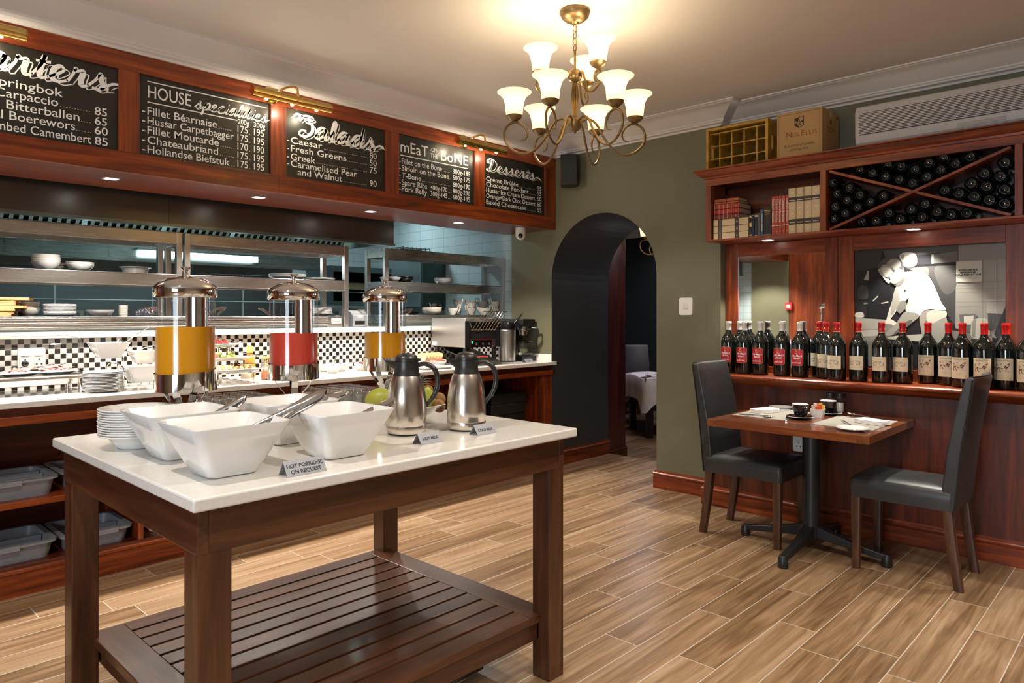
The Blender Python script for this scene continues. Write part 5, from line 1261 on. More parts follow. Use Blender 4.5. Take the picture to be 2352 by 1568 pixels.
# soup plates
SOUP = [(0, 0), (0.058, 0), (0.062, 0.004), (0.078, 0.022), (0.086, 0.034), (0.116, 0.044), (0.118, 0.047), (0.1165, 0.0485), (0.086, 0.039), (0.074, 0.024), (0.056, 0.006), (0, 0.005)]
stack('soup_plate', SOUP, PORC, (0.842, 2.525, IZ), 12, 0.0076, 'white soup plate in the stack at the island edge, %s from the top', 'soup plates on the island', 'soup plate', 48, 0.0015)

# juice dispensers
ORANGE = noisy('orange_juice', (0.60, 0.245, 0.006), (0.66, 0.285, 0.010), 3, 0.18)
PINK = noisy('pink_juice', (0.52, 0.050, 0.030), (0.56, 0.062, 0.040), 3, 0.18)
def dispenser(loc, rz, juice, level, label):
    t = thing('juice_dispenser', label, 'juice dispenser', loc, rz)
    m = M(CHROME)
    for k in range(4):
        a = PI / 4 + PI / 2 * k
        c, s = math.cos(a), math.sin(a)
        rings = []
        for r, z in ((0.072, 0.175), (0.070, 0.158), (0.058, 0.138), (0.036, 0.112), (0.026, 0.085), (0.034, 0.058), (0.062, 0.030), (0.080, 0.012), (0.088, 0.0)):
            w_ = 0.013
            rings.append([(c * r - s * w_, s * r + c * w_, z), (c * (r + 0.003) - s * w_, s * (r + 0.003) + c * w_, z), (c * (r + 0.003) + s * w_, s * (r + 0.003) - c * w_, z), (c * r + s * w_, s * r - c * w_, z)])
        m.loft(rings)
    m.lathe([(0, 0.0), (0.098, 0.0), (0.098, 0.006), (0.05, 0.012), (0, 0.012)], 36); m.build('stand', t, smooth=35)
    m = M(CHROME)
    n = 48; lo, hi, inn = [], [], []
    for i in range(n):
        a = 2 * PI * i / n
        zt = 0.240 + 0.008 * math.sin(a + 1.2) - (0.012 if abs(((a - 5.1 + PI) % (2 * PI)) - PI) < 0.09 else 0)
        lo.append((0.104 * math.cos(a), 0.104 * math.sin(a), 0.170)); hi.append((0.104 * math.cos(a), 0.104 * math.sin(a), zt)); inn.append((0.102 * math.cos(a), 0.102 * math.sin(a), zt))
    bt = [(0.02 * math.cos(2 * PI * i / n), 0.02 * math.sin(2 * PI * i / n), 0.171) for i in range(n)]
    m.loft([bt, lo, hi, inn], cap=False); m.build('base_band', t, smooth=50)
    m = M(juice); m.lathe([(0, 0.178), (0.0965, 0.178), (0.0965, level - 0.003), (0.0955, level), (0, level)], 48); m.build('juice', t, smooth=50)
    m = M(ACRYL); m.lathe([(0.0995, 0.175), (0.0995, 0.510)], 48, cap=False); m.build('clear_cylinder', t, smooth=180)
    m = M(CHROME); m.lathe([(0.1025, 0.500), (0.1055, 0.503), (0.1065, 0.530), (0.104, 0.538), (0.094, 0.549), (0.060, 0.567), (0.020, 0.5745), (0, 0.575)], 48, cap=False); m.lathe([(0, 0.502), (0.1025, 0.5)], 48, cap=False); m.build('lid', t, smooth=50)
    k_ = M(CHROME); k_.lathe([(0.0, 0.572), (0.013, 0.575), (0.008, 0.586), (0.007, 0.592), (0.016, 0.604), (0.019, 0.608), (0.017, 0.610), (0, 0.607)], 20); ko = k_.build('lid_knob', bpy.data.objects[t.name].children[-1], smooth=50)
    m = M(brushed('ice_tube_steel', (0.62, 0.60, 0.58), 0.16, 'z', 0.05)); m.lathe([(0, level - 0.02), (0.037, level - 0.02), (0.037, 0.5), (0, 0.5)], 32, c=(0.028, -0.028, 0)); m.build('ice_tube', t)
    for s in (-1, 1):
        m = M(thin_glass('frosted_grip', (0.80, 0.78, 0.77), 0.25, 1.7))
        c = Vector((s * 0.098 * RT.x, s * 0.098 * RT.y, 0)); d = Vector((s * RT.x, s * RT.y, 0)); q = Vector((-d.y, d.x, 0))
        pts = [c + q * (-0.040) + UP * 0.440, c + q * (-0.030) + d * 0.022 + UP * 0.458, c + d * 0.034 + UP * 0.462, c + q * 0.030 + d * 0.022 + UP * 0.458, c + q * 0.040 + UP * 0.440]
        m.tube(spline(pts, 6), 0.010, 10, flat=0.45); m.build('side_grip', t)
    return t
dispenser((1.020, 2.580, IZ), 0, ORANGE, 0.396, 'left and tallest glass juice dispenser, three-fifths full of orange juice')
dispenser((1.510, 2.700, IZ), R(20), PINK, 0.362, 'glass juice dispenser of pink juice in the middle')
dispenser((2.050, 2.800, IZ), R(-15), ORANGE, 0.352, 'right glass juice dispenser of orange juice behind the hot milk jug')

# upturned tumblers
GL = None
def tumblers(xs, ys, grp, lab):
    global GL
    k = 0
    for y in ys:
        for x in xs:
            k += 1
            l = '%s, %s of the %s row back' % (lab, ORD[xs.index(x)], ORD[ys.index(y)])
            p = (x + random.uniform(-0.002, 0.002), y + random.uniform(-0.002, 0.002), IZ)
            if GL is None:
                TG = thin_glass('tumbler_glass', (0.975, 0.985, 0.98), 0.06, 1.6)
                m = M(TG); m.lathe([(0.031, 0.0), (0.029, 0.085), (0.0285, 0.110), (0.026, 0.114), (0.0, 0.112)], 24, cap=False); m.lathe([(0.0285, 0.002), (0.026, 0.082), (0.020, 0.088), (0.0, 0.089)], 24, cap=False)
                GL = tag(m.build('tumbler', loc=p, smooth=50), l, 'glass', grp)
            else: dup(GL, p, label=l, group=grp)
tumblers([1.190, 1.256, 1.322, 1.388], [2.682, 2.748, 2.814, 2.880], 'upturned tumblers left group', 'upturned tumbler left of the pink juice')
tumblers([1.662, 1.728, 1.794, 1.860], [2.642, 2.708, 2.774, 2.840], 'upturned tumblers right group', 'upturned tumbler right of the pink juice')

# fruit bowl
t = thing('fruit_bowl', 'white boat-shaped footed bowl of fruit behind the two steel jugs', 'bowl', (1.800, 2.300, IZ), R(-72))
m = M(PORC)
def oval(z, rx, ry, lift=0): return [(rx * math.cos(a), ry * math.sin(a), z + lift * math.cos(a) ** 2) for a in [2 * PI * i / 36 for i in range(36)]]
m.loft([oval(0, 0.052, 0.04), oval(0.010, 0.046, 0.035), oval(0.018, 0.06, 0.045), oval(0.040, 0.125, 0.085, 0.008), oval(0.060, 0.168, 0.110, 0.018), oval(0.062, 0.165, 0.107, 0.018), oval(0.040, 0.118, 0.078, 0.008), oval(0.024, 0.05, 0.035)])
m.build('bowl_body', t, smooth=60)
PAW = noisy('pawpaw_green', (0.24, 0.28, 0.035), (0.44, 0.42, 0.055), 7, 0.42)
PEARG = noisy('pawpaw_lime', (0.33, 0.38, 0.045), (0.50, 0.52, 0.10), 14, 0.45)
def pawpaw(loc, rot, mt, L, r, label, cat='pawpaw'):
    m = M(mt); pr = [(0, -L)] + [(r * (math.sin(PI * i / 14) ** 0.75) * (1 - 0.25 * (i / 14)), -L + 2 * L * i / 14) for i in range(1, 14)] + [(0, L)]
    m.lathe(pr, 24, cap=False)
    tag(m.build('pawpaw', loc=loc, rot=rot, smooth=180), label, cat)
pawpaw((1.745, 2.415, IZ + 0.092), (R(78), R(10), R(25)), PAW, 0.075, 0.050, 'plain green pawpaw at the left of the fruit bowl')
pawpaw((1.835, 2.225, IZ + 0.088), (R(18), R(-22), R(20)), PEARG, 0.070, 0.042, 'lime green pawpaw standing at the right of the fruit bowl')
t = thing('pineapple', 'pineapple lying behind the hot milk jug, its spiky crown showing', 'pineapple', (1.825, 2.345, IZ + 0.075), 0)
m = M(noisy('pineapple_skin', (0.20, 0.11, 0.025), (0.40, 0.26, 0.06), 50, 0.6, 0.6, 70)); m.xf = roty(R(35)) @ rotx(R(-10)); m.ball((0, 0, 0.012), 0.050, n=14, sc=(1, 1, 1.1)); m.build('fruit_body', t)
m = M(noisy('pineapple_leaf', (0.05, 0.075, 0.045), (0.16, 0.19, 0.11), 40, 0.5))
for k in range(34):
    a = k * 2.4; el = 0.20 + 0.9 * (k / 34); L = 0.075 - 0.02 * (k / 34)
    d0 = Vector((math.cos(a) * el, math.sin(a) * el, 1.1 - el * 0.6)).normalized()
    b = Vector((0.035, 0.0, 0.060)) + Vector((math.cos(a), math.sin(a), 0)) * 0.010
    s = d0.cross(Vector((0, 0, 1))).normalized()
    pts = [b, b + d0 * L * 0.45, b + d0 * L * 0.8 + Vector((math.cos(a), math.sin(a), -0.2)) * 0.010, b + d0 * L + Vector((math.cos(a), math.sin(a), -0.6)) * 0.022]
    ws = [0.007, 0.007, 0.004, 0.0004]
    q = d0.cross(s).normalized()
    m.loft([[p - s * w_, p + q * w_ * 0.35, p + s * w_, p - q * 0.0012] for p, w_ in zip(pts, ws)])
m.build('leaf_crown', t, smooth=50)
KIWI = noisy('kiwi_skin', (0.16, 0.075, 0.022), (0.28, 0.14, 0.045), 120, 0.8, 0.5, 300)
for k, (x, y, z, s) in enumerate(((1.895, 2.30, 0.118, 'upper kiwi touching the pineapple'), (1.900, 2.225, 0.092, 'middle kiwi at the right rim'), (1.862, 2.180, 0.070, 'lowest kiwi at the right rim'), (1.885, 2.36, 0.085, 'kiwi hidden behind the jug handle'))):
    tag(M(KIWI).ball((0, 0, 0), 0.026, n=12, sc=(1, 1, 1.25)).build('kiwi_fruit', loc=(x, y, IZ + z), rot=(R(60 + 30 * k), R(25), 0), smooth=180), 'brown kiwi in the fruit bowl, ' + s, 'kiwi')

# steel vacuum jugs
JUGS = brushed('jug_steel', (0.66, 0.61, 0.55), 0.24, 'z', 0.05, 90)
MATB = mat('jug_black', (0.014, 0.013, 0.012), 0.34)
def vacuum_jug(loc, rz, label):
    t = thing('vacuum_jug', label, 'vacuum jug', loc, rz)
    m = M(JUGS); m.lathe([(0, 0.003), (0.066, 0.003), (0.072, 0.008), (0.0745, 0.020), (0.0748, 0.033), (0.0742, 0.034), (0.0748, 0.035), (0.0752, 0.075), (0.0725, 0.125), (0.0655, 0.170), (0.056, 0.202), (0.0495, 0.216), (0, 0.216)], 48); m.build('steel_body', t, smooth=50)
    m = M(MATB); m.lathe([(0, 0), (0.066, 0), (0.069, 0.004), (0, 0.004)], 40); m.build('foot_ring', t)
    m = M(MATB); m.lathe([(0.0505, 0.213), (0.0505, 0.218), (0.046, 0.226), (0.044, 0.250), (0.0435, 0.266), (0, 0.266)], 40)
    sp = []
    for x, hw, z0, z1 in ((-0.036, 0.028, 0.232, 0.266), (-0.052, 0.020, 0.243, 0.268), (-0.068, 0.010, 0.256, 0.270), (-0.078, 0.003, 0.265, 0.271)):
        sp.append([(x, -hw, z1), (x, -hw * 0.8, (z0 + z1) / 2), (x, 0, z0), (x, hw * 0.8, (z0 + z1) / 2), (x, hw, z1), (x, 0, z1 - 0.002)])
    m.loft(sp); m.build('collar_spout', t, smooth=45)
    m = M(MATB); m.lathe([(0, 0.267), (0.0425, 0.267), (0.0425, 0.272), (0.040, 0.284), (0.030, 0.293), (0.012, 0.297), (0, 0.2975)], 40); m.tube([(0.030, 0, 0.276), (0.052, 0, 0.271)], 0.009, 8, flat=0.6); m.build('lid', t)
    m = M(MATB); m.tube(spline([(0.040, 0, 0.252), (0.070, 0, 0.256), (0.100, 0, 0.240), (0.114, 0, 0.205), (0.112, 0, 0.165), (0.096, 0, 0.130), (0.078, 0, 0.110), (0.072, 0, 0.098)], 7), [0.011] * 8 + [0.0125] * 28 + [0.010] * 14, 12, flat=0.75); m.build('handle', t)
    return t
vacuum_jug((1.620, 2.080, IZ), R(-38), 'brushed steel vacuum jug with black lid behind the HOT MILK card')
vacuum_jug((1.838, 1.990, IZ), R(-36), 'brushed steel vacuum jug with black lid behind the COLD MILK card')
tent_card((1.018, 1.770, IZ), R(1), ['HOT PORRIDGE', 'ON REQUEST'], 'silver tent card reading HOT PORRIDGE ON REQUEST on the island', 0.122, 0.040, 0.0155)
tent_card((1.555, 1.878, IZ), R(0), ['HOT MILK'], 'silver tent card reading HOT MILK on the island', 0.095, 0.037, 0.0145)
tent_card((1.812, 1.872, IZ), R(-2), ['COLD MILK'], 'silver tent card reading COLD MILK on the island', 0.092, 0.035, 0.0135)
# pop-up floor socket
t = thing('floor_socket', 'brushed metal floor socket box under the island shelf', 'floor socket', (1.862, 2.09, 0.0), R(2))
m = M(brushed('floor_steel', (0.50, 0.45, 0.38), 0.3, 'y', 0.05)); m.loft([rrect(0, 0, 0.085, 0.085, 0.006, 0.0), rrect(0, 0, 0.085, 0.085, 0.006, 0.006), rrect(0, 0, 0.072, 0.072, 0.006, 0.013)]); m.build('frame', t, smooth=30)
m = M(MATS['floor_steel'], BLACKP); m.rbox(-0.055, 0.055, -0.045, 0.055, 0.0125, 0.0145, 0.005); m.box(-0.058, 0.058, -0.0485, -0.0465, 0.0125, 0.0137, BLACKP)
for k in range(4): m.box(-0.04 + 0.006 * k, -0.037 + 0.006 * k, -0.066, -0.052, 0.0125, 0.0136, BLACKP)
m.build('hinged_lid', t, smooth=30)

# ============================================================ WINE WALL: PANELLING, LEDGE, MIRROR, PHOTOGRAPH
m = M(mahd('z'), mah('z')); m.box(4.765, 5.04, -2.0, 2.56, 0.0, 0.944); struct(m.build('wall_wainscot', smooth=0))
m = M(mah('y')); m.loft([[(4.765 - ox * p, y + oy * p, q) for p, q in SK] for y, ox, oy in ((-2.0, 1, 0), (2.56, 1, 1))]); m.loft([[(4.765 - p0 * p, 2.56 + p, q) for p, q in SK] if p0 else [(4.945, 2.56 + p, q) for p, q in SK] for p0 in (1, 0)]); struct(m.build('baseboard_wine_wall', smooth=30))
m = M(mah('y'))
nose = [(4.64, 0.958), (4.644, 0.950), (4.655, 0.946), (4.663, 0.938), (4.70, 0.934), (4.715, 0.918), (4.740, 0.908), (4.7645, 0.900), (4.7645, 0.9445), (5.034, 0.9445), (5.034, 0.974), (4.650, 0.974), (4.642, 0.968)]
m.prism([(a, b) for a, b in nose], -2.0, 2.527, 'y')
for y0, y1 in ((2.527, 2.575),):
    m.prism([(4.64, 0.958), (4.644, 0.950), (4.663, 0.938), (4.70, 0.934), (4.7645, 0.900), (4.94, 0.900), (4.94, 0.974), (4.650, 0.974), (4.642, 0.968)], y0, y1, 'y')
tag(m.build('bottle_ledge', smooth=30), 'long mahogany ledge carrying the row of wine bottles', 'ledge')
m = M(mah('z'), mah('y'))
for y0, y1 in ((2.425, 2.527), (1.706, 1.790), (1.602, 1.702), (0.56, 0.754), (-2.0, 0.555)): m.box(5.020, 5.045, y0, y1, 0.975, 1.93)
for y0, y1, z in ((1.790, 2.425, 1.833), (0.754, 1.602, 1.830)): m.box(5.020, 5.045, y0, y1, z, 1.93, mah('y'))
for y0, y1, z in ((1.790, 2.425, 1.020), (0.754, 1.602, 1.045)): m.box(5.020, 5.045, y0, y1, 0.975, z, mah('y'))
struct(m.build('trim_6', smooth=0, bevel=0.002))
t = thing('wall_mirror', 'upright mirror in the mahogany panelling behind the port bottles', 'mirror', (5.03, 2.1075, 1.4265))
m = M(MIRROR); m.box(0.0, 0.012, -0.318, 0.318, -0.41, 0.41); m.build('mirror_glass', t, smooth=0)
t = thing('chef_photograph', 'sepia framed photograph of a chef bending over a kitchen bench', 'photograph', (5.034, 1.178, 1.4375))
tones = {}
def tone(v):
    v = round(v, 2)
    if v not in tones:
        c = v ** 1.55
        k = min(1, v * 1.4)
        tones[v] = mat('print_%d' % int(v * 100), ((0.95 * c + 0.010), (0.93 * c + 0.010), (0.93 * c + 0.013) * (1 - 0.34 * k * (1 - v * 0.72))), 0.22, 0, 0.2)
    return tones[v]
MURAL = [
(.050,0,[(1.59,1.827),(0.754,1.82),(0.754,1.082),(1.593,1.037)]),
(.420,0,[(0.997,1.824),(0.754,1.82),(0.754,1.245),(1.014,1.316),(1.011,1.726),(0.997,1.728)]),
(.360,0,[(0.997,1.824),(0.754,1.82),(0.754,1.726),(0.997,1.729)]),
(.100,0,[(1.588,1.825),(1.426,1.823),(1.452,1.714),(1.517,1.696),(1.588,1.692)]),
(.160,0,[(1.426,1.823),(0.999,1.824),(0.999,1.79),(1.163,1.781),(1.301,1.775),(1.407,1.77)]),
(.130,0,[(1.295,1.703),(1.011,1.709),(1.014,1.329),(1.076,1.434),(1.145,1.633)]),
(.220,1,[(1.265,1.691),(1.169,1.701),(1.163,1.647),(1.228,1.676)]),
(.190,1,[(1.122,1.698),(1.014,1.706),(1.013,1.563),(1.065,1.525),(1.111,1.605)]),
(.020,0,[(1.326,1.716),(0.998,1.722),(0.998,1.704),(1.301,1.705)]),
(.240,0,[(1.143,1.778),(1.0,1.79),(1.0,1.725),(1.145,1.719)]),
(.450,0,[(1.143,1.778),(1.131,1.778),(1.131,1.72),(1.143,1.719)]),
(.780,1,[(1.322,1.789),(1.237,1.79),(1.23,1.715),(1.301,1.712)]),
(.500,0,[(1.322,1.789),(1.301,1.79),(1.292,1.713),(1.301,1.712)]),
(.025,0,[(1.517,1.625),(1.382,1.642),(1.379,1.373),(1.517,1.383)]),
(.550,0,[(1.489,1.49),(1.455,1.525),(1.451,1.519),(1.483,1.486)]),
(.550,0,[(1.435,1.477),(1.392,1.486),(1.39,1.479),(1.433,1.469)]),
(.450,0,[(1.542,1.63),(1.517,1.692),(1.509,1.692),(1.51,1.627)]),
(.120,1,[(1.58,1.564),(1.563,1.592),(1.537,1.594),(1.517,1.576),(1.517,1.506),(1.576,1.507)]),
(.300,0,[(1.542,1.478),(1.517,1.481),(1.517,1.47),(1.542,1.467)]),
(.480,0,[(1.595,1.378),(1.401,1.366),(1.407,1.294),(1.595,1.3)]),
(.620,1,[(1.593,1.411),(1.553,1.415),(1.542,1.402),(1.544,1.381),(1.593,1.381)]),
(.360,0,[(1.593,1.294),(1.407,1.308),(1.407,1.256),(1.465,1.223),(1.593,1.216)]),
(.550,1,[(1.55,1.291),(1.452,1.296),(1.455,1.262),(1.55,1.256)]),
(.300,0,[(1.593,1.216),(1.407,1.238),(1.388,1.063),(1.593,1.053)]),
(.050,0,[(1.401,1.228),(1.345,1.24),(1.335,1.155),(1.392,1.149)]),
(.600,0,[(1.42,1.255),(1.128,1.282),(1.111,1.071),(1.169,1.064),(1.175,1.227),(1.401,1.239)]),
(.340,0,[(1.036,1.303),(0.823,1.268),(0.813,1.083),(1.031,1.072)]),
(.100,0,[(0.931,1.253),(0.823,1.243),(0.818,1.193),(0.925,1.202)]),
(.260,0,[(0.994,1.399),(0.903,1.406),(0.908,1.318),(0.931,1.29),(0.977,1.29)]),
(.660,0,[(0.968,1.39),(0.917,1.394),(0.919,1.34),(0.967,1.337)]),
(.600,1,[(0.928,1.349),(0.914,1.372),(0.855,1.377),(0.843,1.35),(0.84,1.265),(0.925,1.258)]),
(.400,0,[(0.928,1.349),(0.914,1.372),(0.903,1.373),(0.909,1.261),(0.925,1.258)]),
(.500,0,[(0.851,1.494),(0.758,1.496),(0.758,1.408),(0.792,1.402),(0.85,1.41)]),
(.160,0,[(0.844,1.408),(0.766,1.404),(0.797,1.319),(0.842,1.306)]),
(.070,0,[(0.813,1.284),(0.757,1.447),(0.754,1.082),(0.789,1.238)]),
(.620,0,[(1.008,1.724),(0.874,1.726),(0.876,1.593),(1.009,1.601)]),
(.460,1,[(1.21,1.381),(1.187,1.424),(1.076,1.426),(1.062,1.388),(1.052,1.335),(1.035,1.264),(1.026,1.228),(1.175,1.227),(1.199,1.3)]),
(.300,1,[(1.181,1.347),(1.163,1.347),(1.145,1.235),(1.169,1.231)]),
(.680,1,[(1.157,1.419),(1.07,1.426),(1.06,1.389),(1.087,1.374),(1.145,1.341),(1.169,1.374)]),
(.660,1,[(1.338,1.582),(1.292,1.618),(1.268,1.539),(1.28,1.496),(1.326,1.466),(1.351,1.408),(1.404,1.344),(1.388,1.421),(1.36,1.511)]),
(.340,1,[(1.345,1.461),(1.301,1.491),(1.282,1.465),(1.288,1.44),(1.326,1.406)]),
(.450,1,[(1.36,1.531),(1.338,1.582),(1.326,1.476),(1.376,1.394)]),
(.720,1,[(1.402,1.366),(1.382,1.373),(1.341,1.346),(1.351,1.322),(1.407,1.34)]),
(.360,1,[(1.411,1.34),(1.351,1.324),(1.37,1.294),(1.401,1.266),(1.417,1.297)]),
(.440,1,[(1.326,1.373),(1.286,1.42),(1.21,1.397),(1.253,1.347),(1.345,1.274),(1.407,1.259),(1.407,1.28),(1.351,1.332)]),
(.240,1,[(1.301,1.34),(1.253,1.367),(1.265,1.333),(1.345,1.274),(1.363,1.27)]),
(.970,1,[(1.292,1.638),(1.271,1.671),(1.24,1.68),(1.181,1.664),(1.145,1.62),(1.111,1.539),(1.087,1.473),(1.066,1.44),(1.075,1.424),(1.145,1.434),(1.187,1.422),(1.206,1.393),(1.228,1.409),(1.282,1.42),(1.287,1.441),(1.271,1.502),(1.271,1.57),(1.289,1.604)]),
(.620,1,[(1.271,1.57),(1.262,1.556),(1.253,1.475),(1.271,1.435),(1.287,1.441),(1.271,1.502)]),
(.800,1,[(1.169,1.567),(1.157,1.58),(1.111,1.473),(1.128,1.44)]),
(.850,1,[(1.32,1.578),(1.295,1.611),(1.282,1.671),(1.271,1.67),(1.284,1.618),(1.301,1.578)]),
(.420,1,[(1.452,1.705),(1.426,1.739),(1.388,1.756),(1.338,1.753),(1.304,1.714),(1.295,1.676),(1.282,1.671),(1.292,1.625),(1.314,1.591),(1.332,1.584),(1.358,1.594),(1.375,1.61),(1.386,1.603),(1.401,1.615),(1.409,1.641),(1.426,1.649),(1.446,1.677)]),
(.620,1,[(1.433,1.692),(1.395,1.711),(1.363,1.675),(1.357,1.627),(1.376,1.614),(1.401,1.642)]),
(.280,1,[(1.358,1.594),(1.326,1.612),(1.301,1.639),(1.292,1.625),(1.314,1.591),(1.332,1.584)]),
(.150,1,[(1.456,1.713),(1.436,1.751),(1.392,1.778),(1.345,1.775),(1.312,1.748),(1.3,1.7),(1.307,1.687),(1.322,1.697),(1.348,1.685),(1.36,1.674),(1.37,1.696),(1.388,1.721),(1.42,1.726),(1.446,1.7)]),
(.400,1,[(1.401,1.732),(1.37,1.761),(1.332,1.756),(1.315,1.724),(1.326,1.7),(1.351,1.687),(1.37,1.706)]),
(.580,1,[(1.348,1.685),(1.327,1.697),(1.322,1.677),(1.333,1.663),(1.343,1.673)]),
(.060,1,[(1.406,1.645),(1.385,1.64),(1.382,1.633),(1.401,1.637)]),
(.060,1,[(1.388,1.652),(1.381,1.642),(1.378,1.624),(1.385,1.628)]),
(.700,1,[(1.425,1.649),(1.407,1.639),(1.388,1.621),(1.386,1.604),(1.401,1.613)]),
(.100,1,[(1.375,1.606),(1.351,1.598),(1.343,1.592),(1.37,1.6)]),
(.050,0,[(1.296,1.557),(1.288,1.558),(1.288,1.55),(1.296,1.549)])
]
m = M()
for i, (v, soft, poly) in enumerate(MURAL):
    if soft: poly = [(p.y, p.z) for p in spline([(0, a, b) for a, b in poly], 4, True)]
    x = -0.0006 - 0.00012 * i
    P = [(x, y - 1.178, z - 1.4375) for y, z in poly]
    m.mi(tone(v)); m.add(P, [list(range(len(P)))[::-1]], tone(v))
DK = tone(0.05); GR = tone(0.30)
fr = face_mx(-0.009, 0, 0)
for y in (0.870, 0.800): flat(m, fr, [(1.178 - y, 0.288), (1.178 - y + 0.0025, 0.288), (1.178 - y + 0.0025, -0.10), (1.178 - y, -0.10)], GR)
for z in (1.596, 1.557, 1.475): flat(m, fr, [(0.164, z - 1.4375), (0.420, z - 1.4375), (0.420, z - 1.4355), (0.164, z - 1.4355)], GR)
for s, z in (('IF YOU USE THE', 0.229), ('MICROWAVE,', 0.214), ('PLEASE CLEAN IT OUT', 0.200)): put_text(m, fr @ T(0, 0, 0.0004), s, 1.178 - 0.945, z, size=0.0135, align='CENTER', bold=0.0006, mt=DK)
m.build('print', t, smooth=0)

# ------------------------------------------------------------ bottles on the ledge
BOTG = mat('bottle_glass', (0.004, 0.006, 0.005), 0.05, 0, 0.6)
CAPW = mat('capsule_white', (0.72, 0.70, 0.66), 0.4); CAPR = mat('capsule_red', (0.45, 0.010, 0.018), 0.32); CAPS = mat('capsule_scarlet', (0.62, 0.012, 0.012), 0.32)
LABR = noisy('label_red', (0.36, 0.010, 0.022), (0.44, 0.014, 0.028), 12, 0.45); LABC = noisy('label_cream', (0.62, 0.53, 0.37), (0.68, 0.59, 0.42), 8, 0.6)
LABB = mat('label_back', (0.66, 0.64, 0.58), 0.6); GOLD = mat('label_gold', (0.62, 0.42, 0.10), 0.4, 0.3); INK = mat('label_ink', (0.05, 0.035, 0.03), 0.7); WOLF = mat('label_wolf', (0.12, 0.018, 0.012), 0.7); INKL = mat('label_ink_pale', (0.36, 0.28, 0.20), 0.7)
BP = [(0, 0.006), (0.030, 0.004), (0.048, 0.0), (0.054, 0.003), (0.056, 0.012), (0.056, 0.215), (0.0545, 0.235), (0.048, 0.256), (0.037, 0.274), (0.026, 0.288), (0.0205, 0.300), (0.0185, 0.315), (0.0178, 0.355), (0.0195, 0.357), (0.0195, 0.368), (0.0178, 0.370), (0, 0.370)]
BR = 0.0563
def wrap(vs, a0, r): return [(r * math.cos(a0 + x / BR), r * math.sin(a0 + x / BR), z) for x, z in vs]
def patch(m, outline, a0, r, mt, flip=False):
    """Label cut to an outline (x along the girth, z up), laid on the glass in narrow strips."""
    xs = [p[0] for p in outline]; x0, x1 = min(xs), max(xs); n = 16
    def span(x):
        zz = []
        q = len(outline)
        for i in range(q):
            (xa, za), (xb, zb) = outline[i], outline[(i + 1) % q]
            if xa == xb: 
                if abs(x - xa) < 1e-7: zz += [za, zb]
            elif min(xa, xb) - 1e-9 <= x <= max(xa, xb) + 1e-9: zz.append(za + (zb - za) * (x - xa) / (xb - xa))
        return min(zz), max(zz)
    cols = [(x0 + (x1 - x0) * i / n,) + span(x0 + (x1 - x0) * i / n) for i in range(n + 1)]
    vs = wrap([(c[0], c[1]) for c in cols] + [(c[0], c[2]) for c in cols], a0, r)
    m.add(vs, [(i, i + 1, n + 2 + i, n + 1 + i) for i in range(n)], mt)
def wtext(m, a0, s, x, z, r, mt, **k):
    vs, fs = text_geo(s, **k)
    m.add(wrap([(v[0] + x, v[1] + z) for v in vs], a0, r), fs, mt)
def wpoly(m, a0, poly, r, mt):
    tri = tessellate_polygon([[Vector((p[0], p[1], 0)) for p in poly]])
    fs = []
    for a, b, c in tri:
        (x0, y0), (x1, y1), (x2, y2) = poly[a], poly[b], poly[c]
        fs.append((a, b, c) if (x1 - x0) * (y2 - y0) - (x2 - x0) * (y1 - y0) > 0 else (a, c, b))
    m.add(wrap(poly, a0, r), fs, mt)
WOLFP = [[(350,130),(345,95),(380,70),(480,75),(535,62),(500,88),(390,92),(366,112),(370,132)],
 [(362,150),(382,120),(430,110),(500,130),(580,155),(610,125),(640,150),(600,200),(540,215),(500,190),(465,175),(450,215),(440,250),(470,290),(510,322),(470,320),(430,282),(425,232),(420,190),(400,230),(376,260),(382,295),(402,322),(366,316),(355,270),(366,232),(372,190)],
 [(480,200),(540,225),(600,215),(650,262),(700,300),(752,322),(690,326),(620,302),(560,272),(505,240)],
 [(610,125),(640,105),(690,72),(742,48),(722,92),(736,112),(700,122),(712,150),(684,160),(690,190),(662,200),(668,232),(640,238),(600,215),(640,170)]]
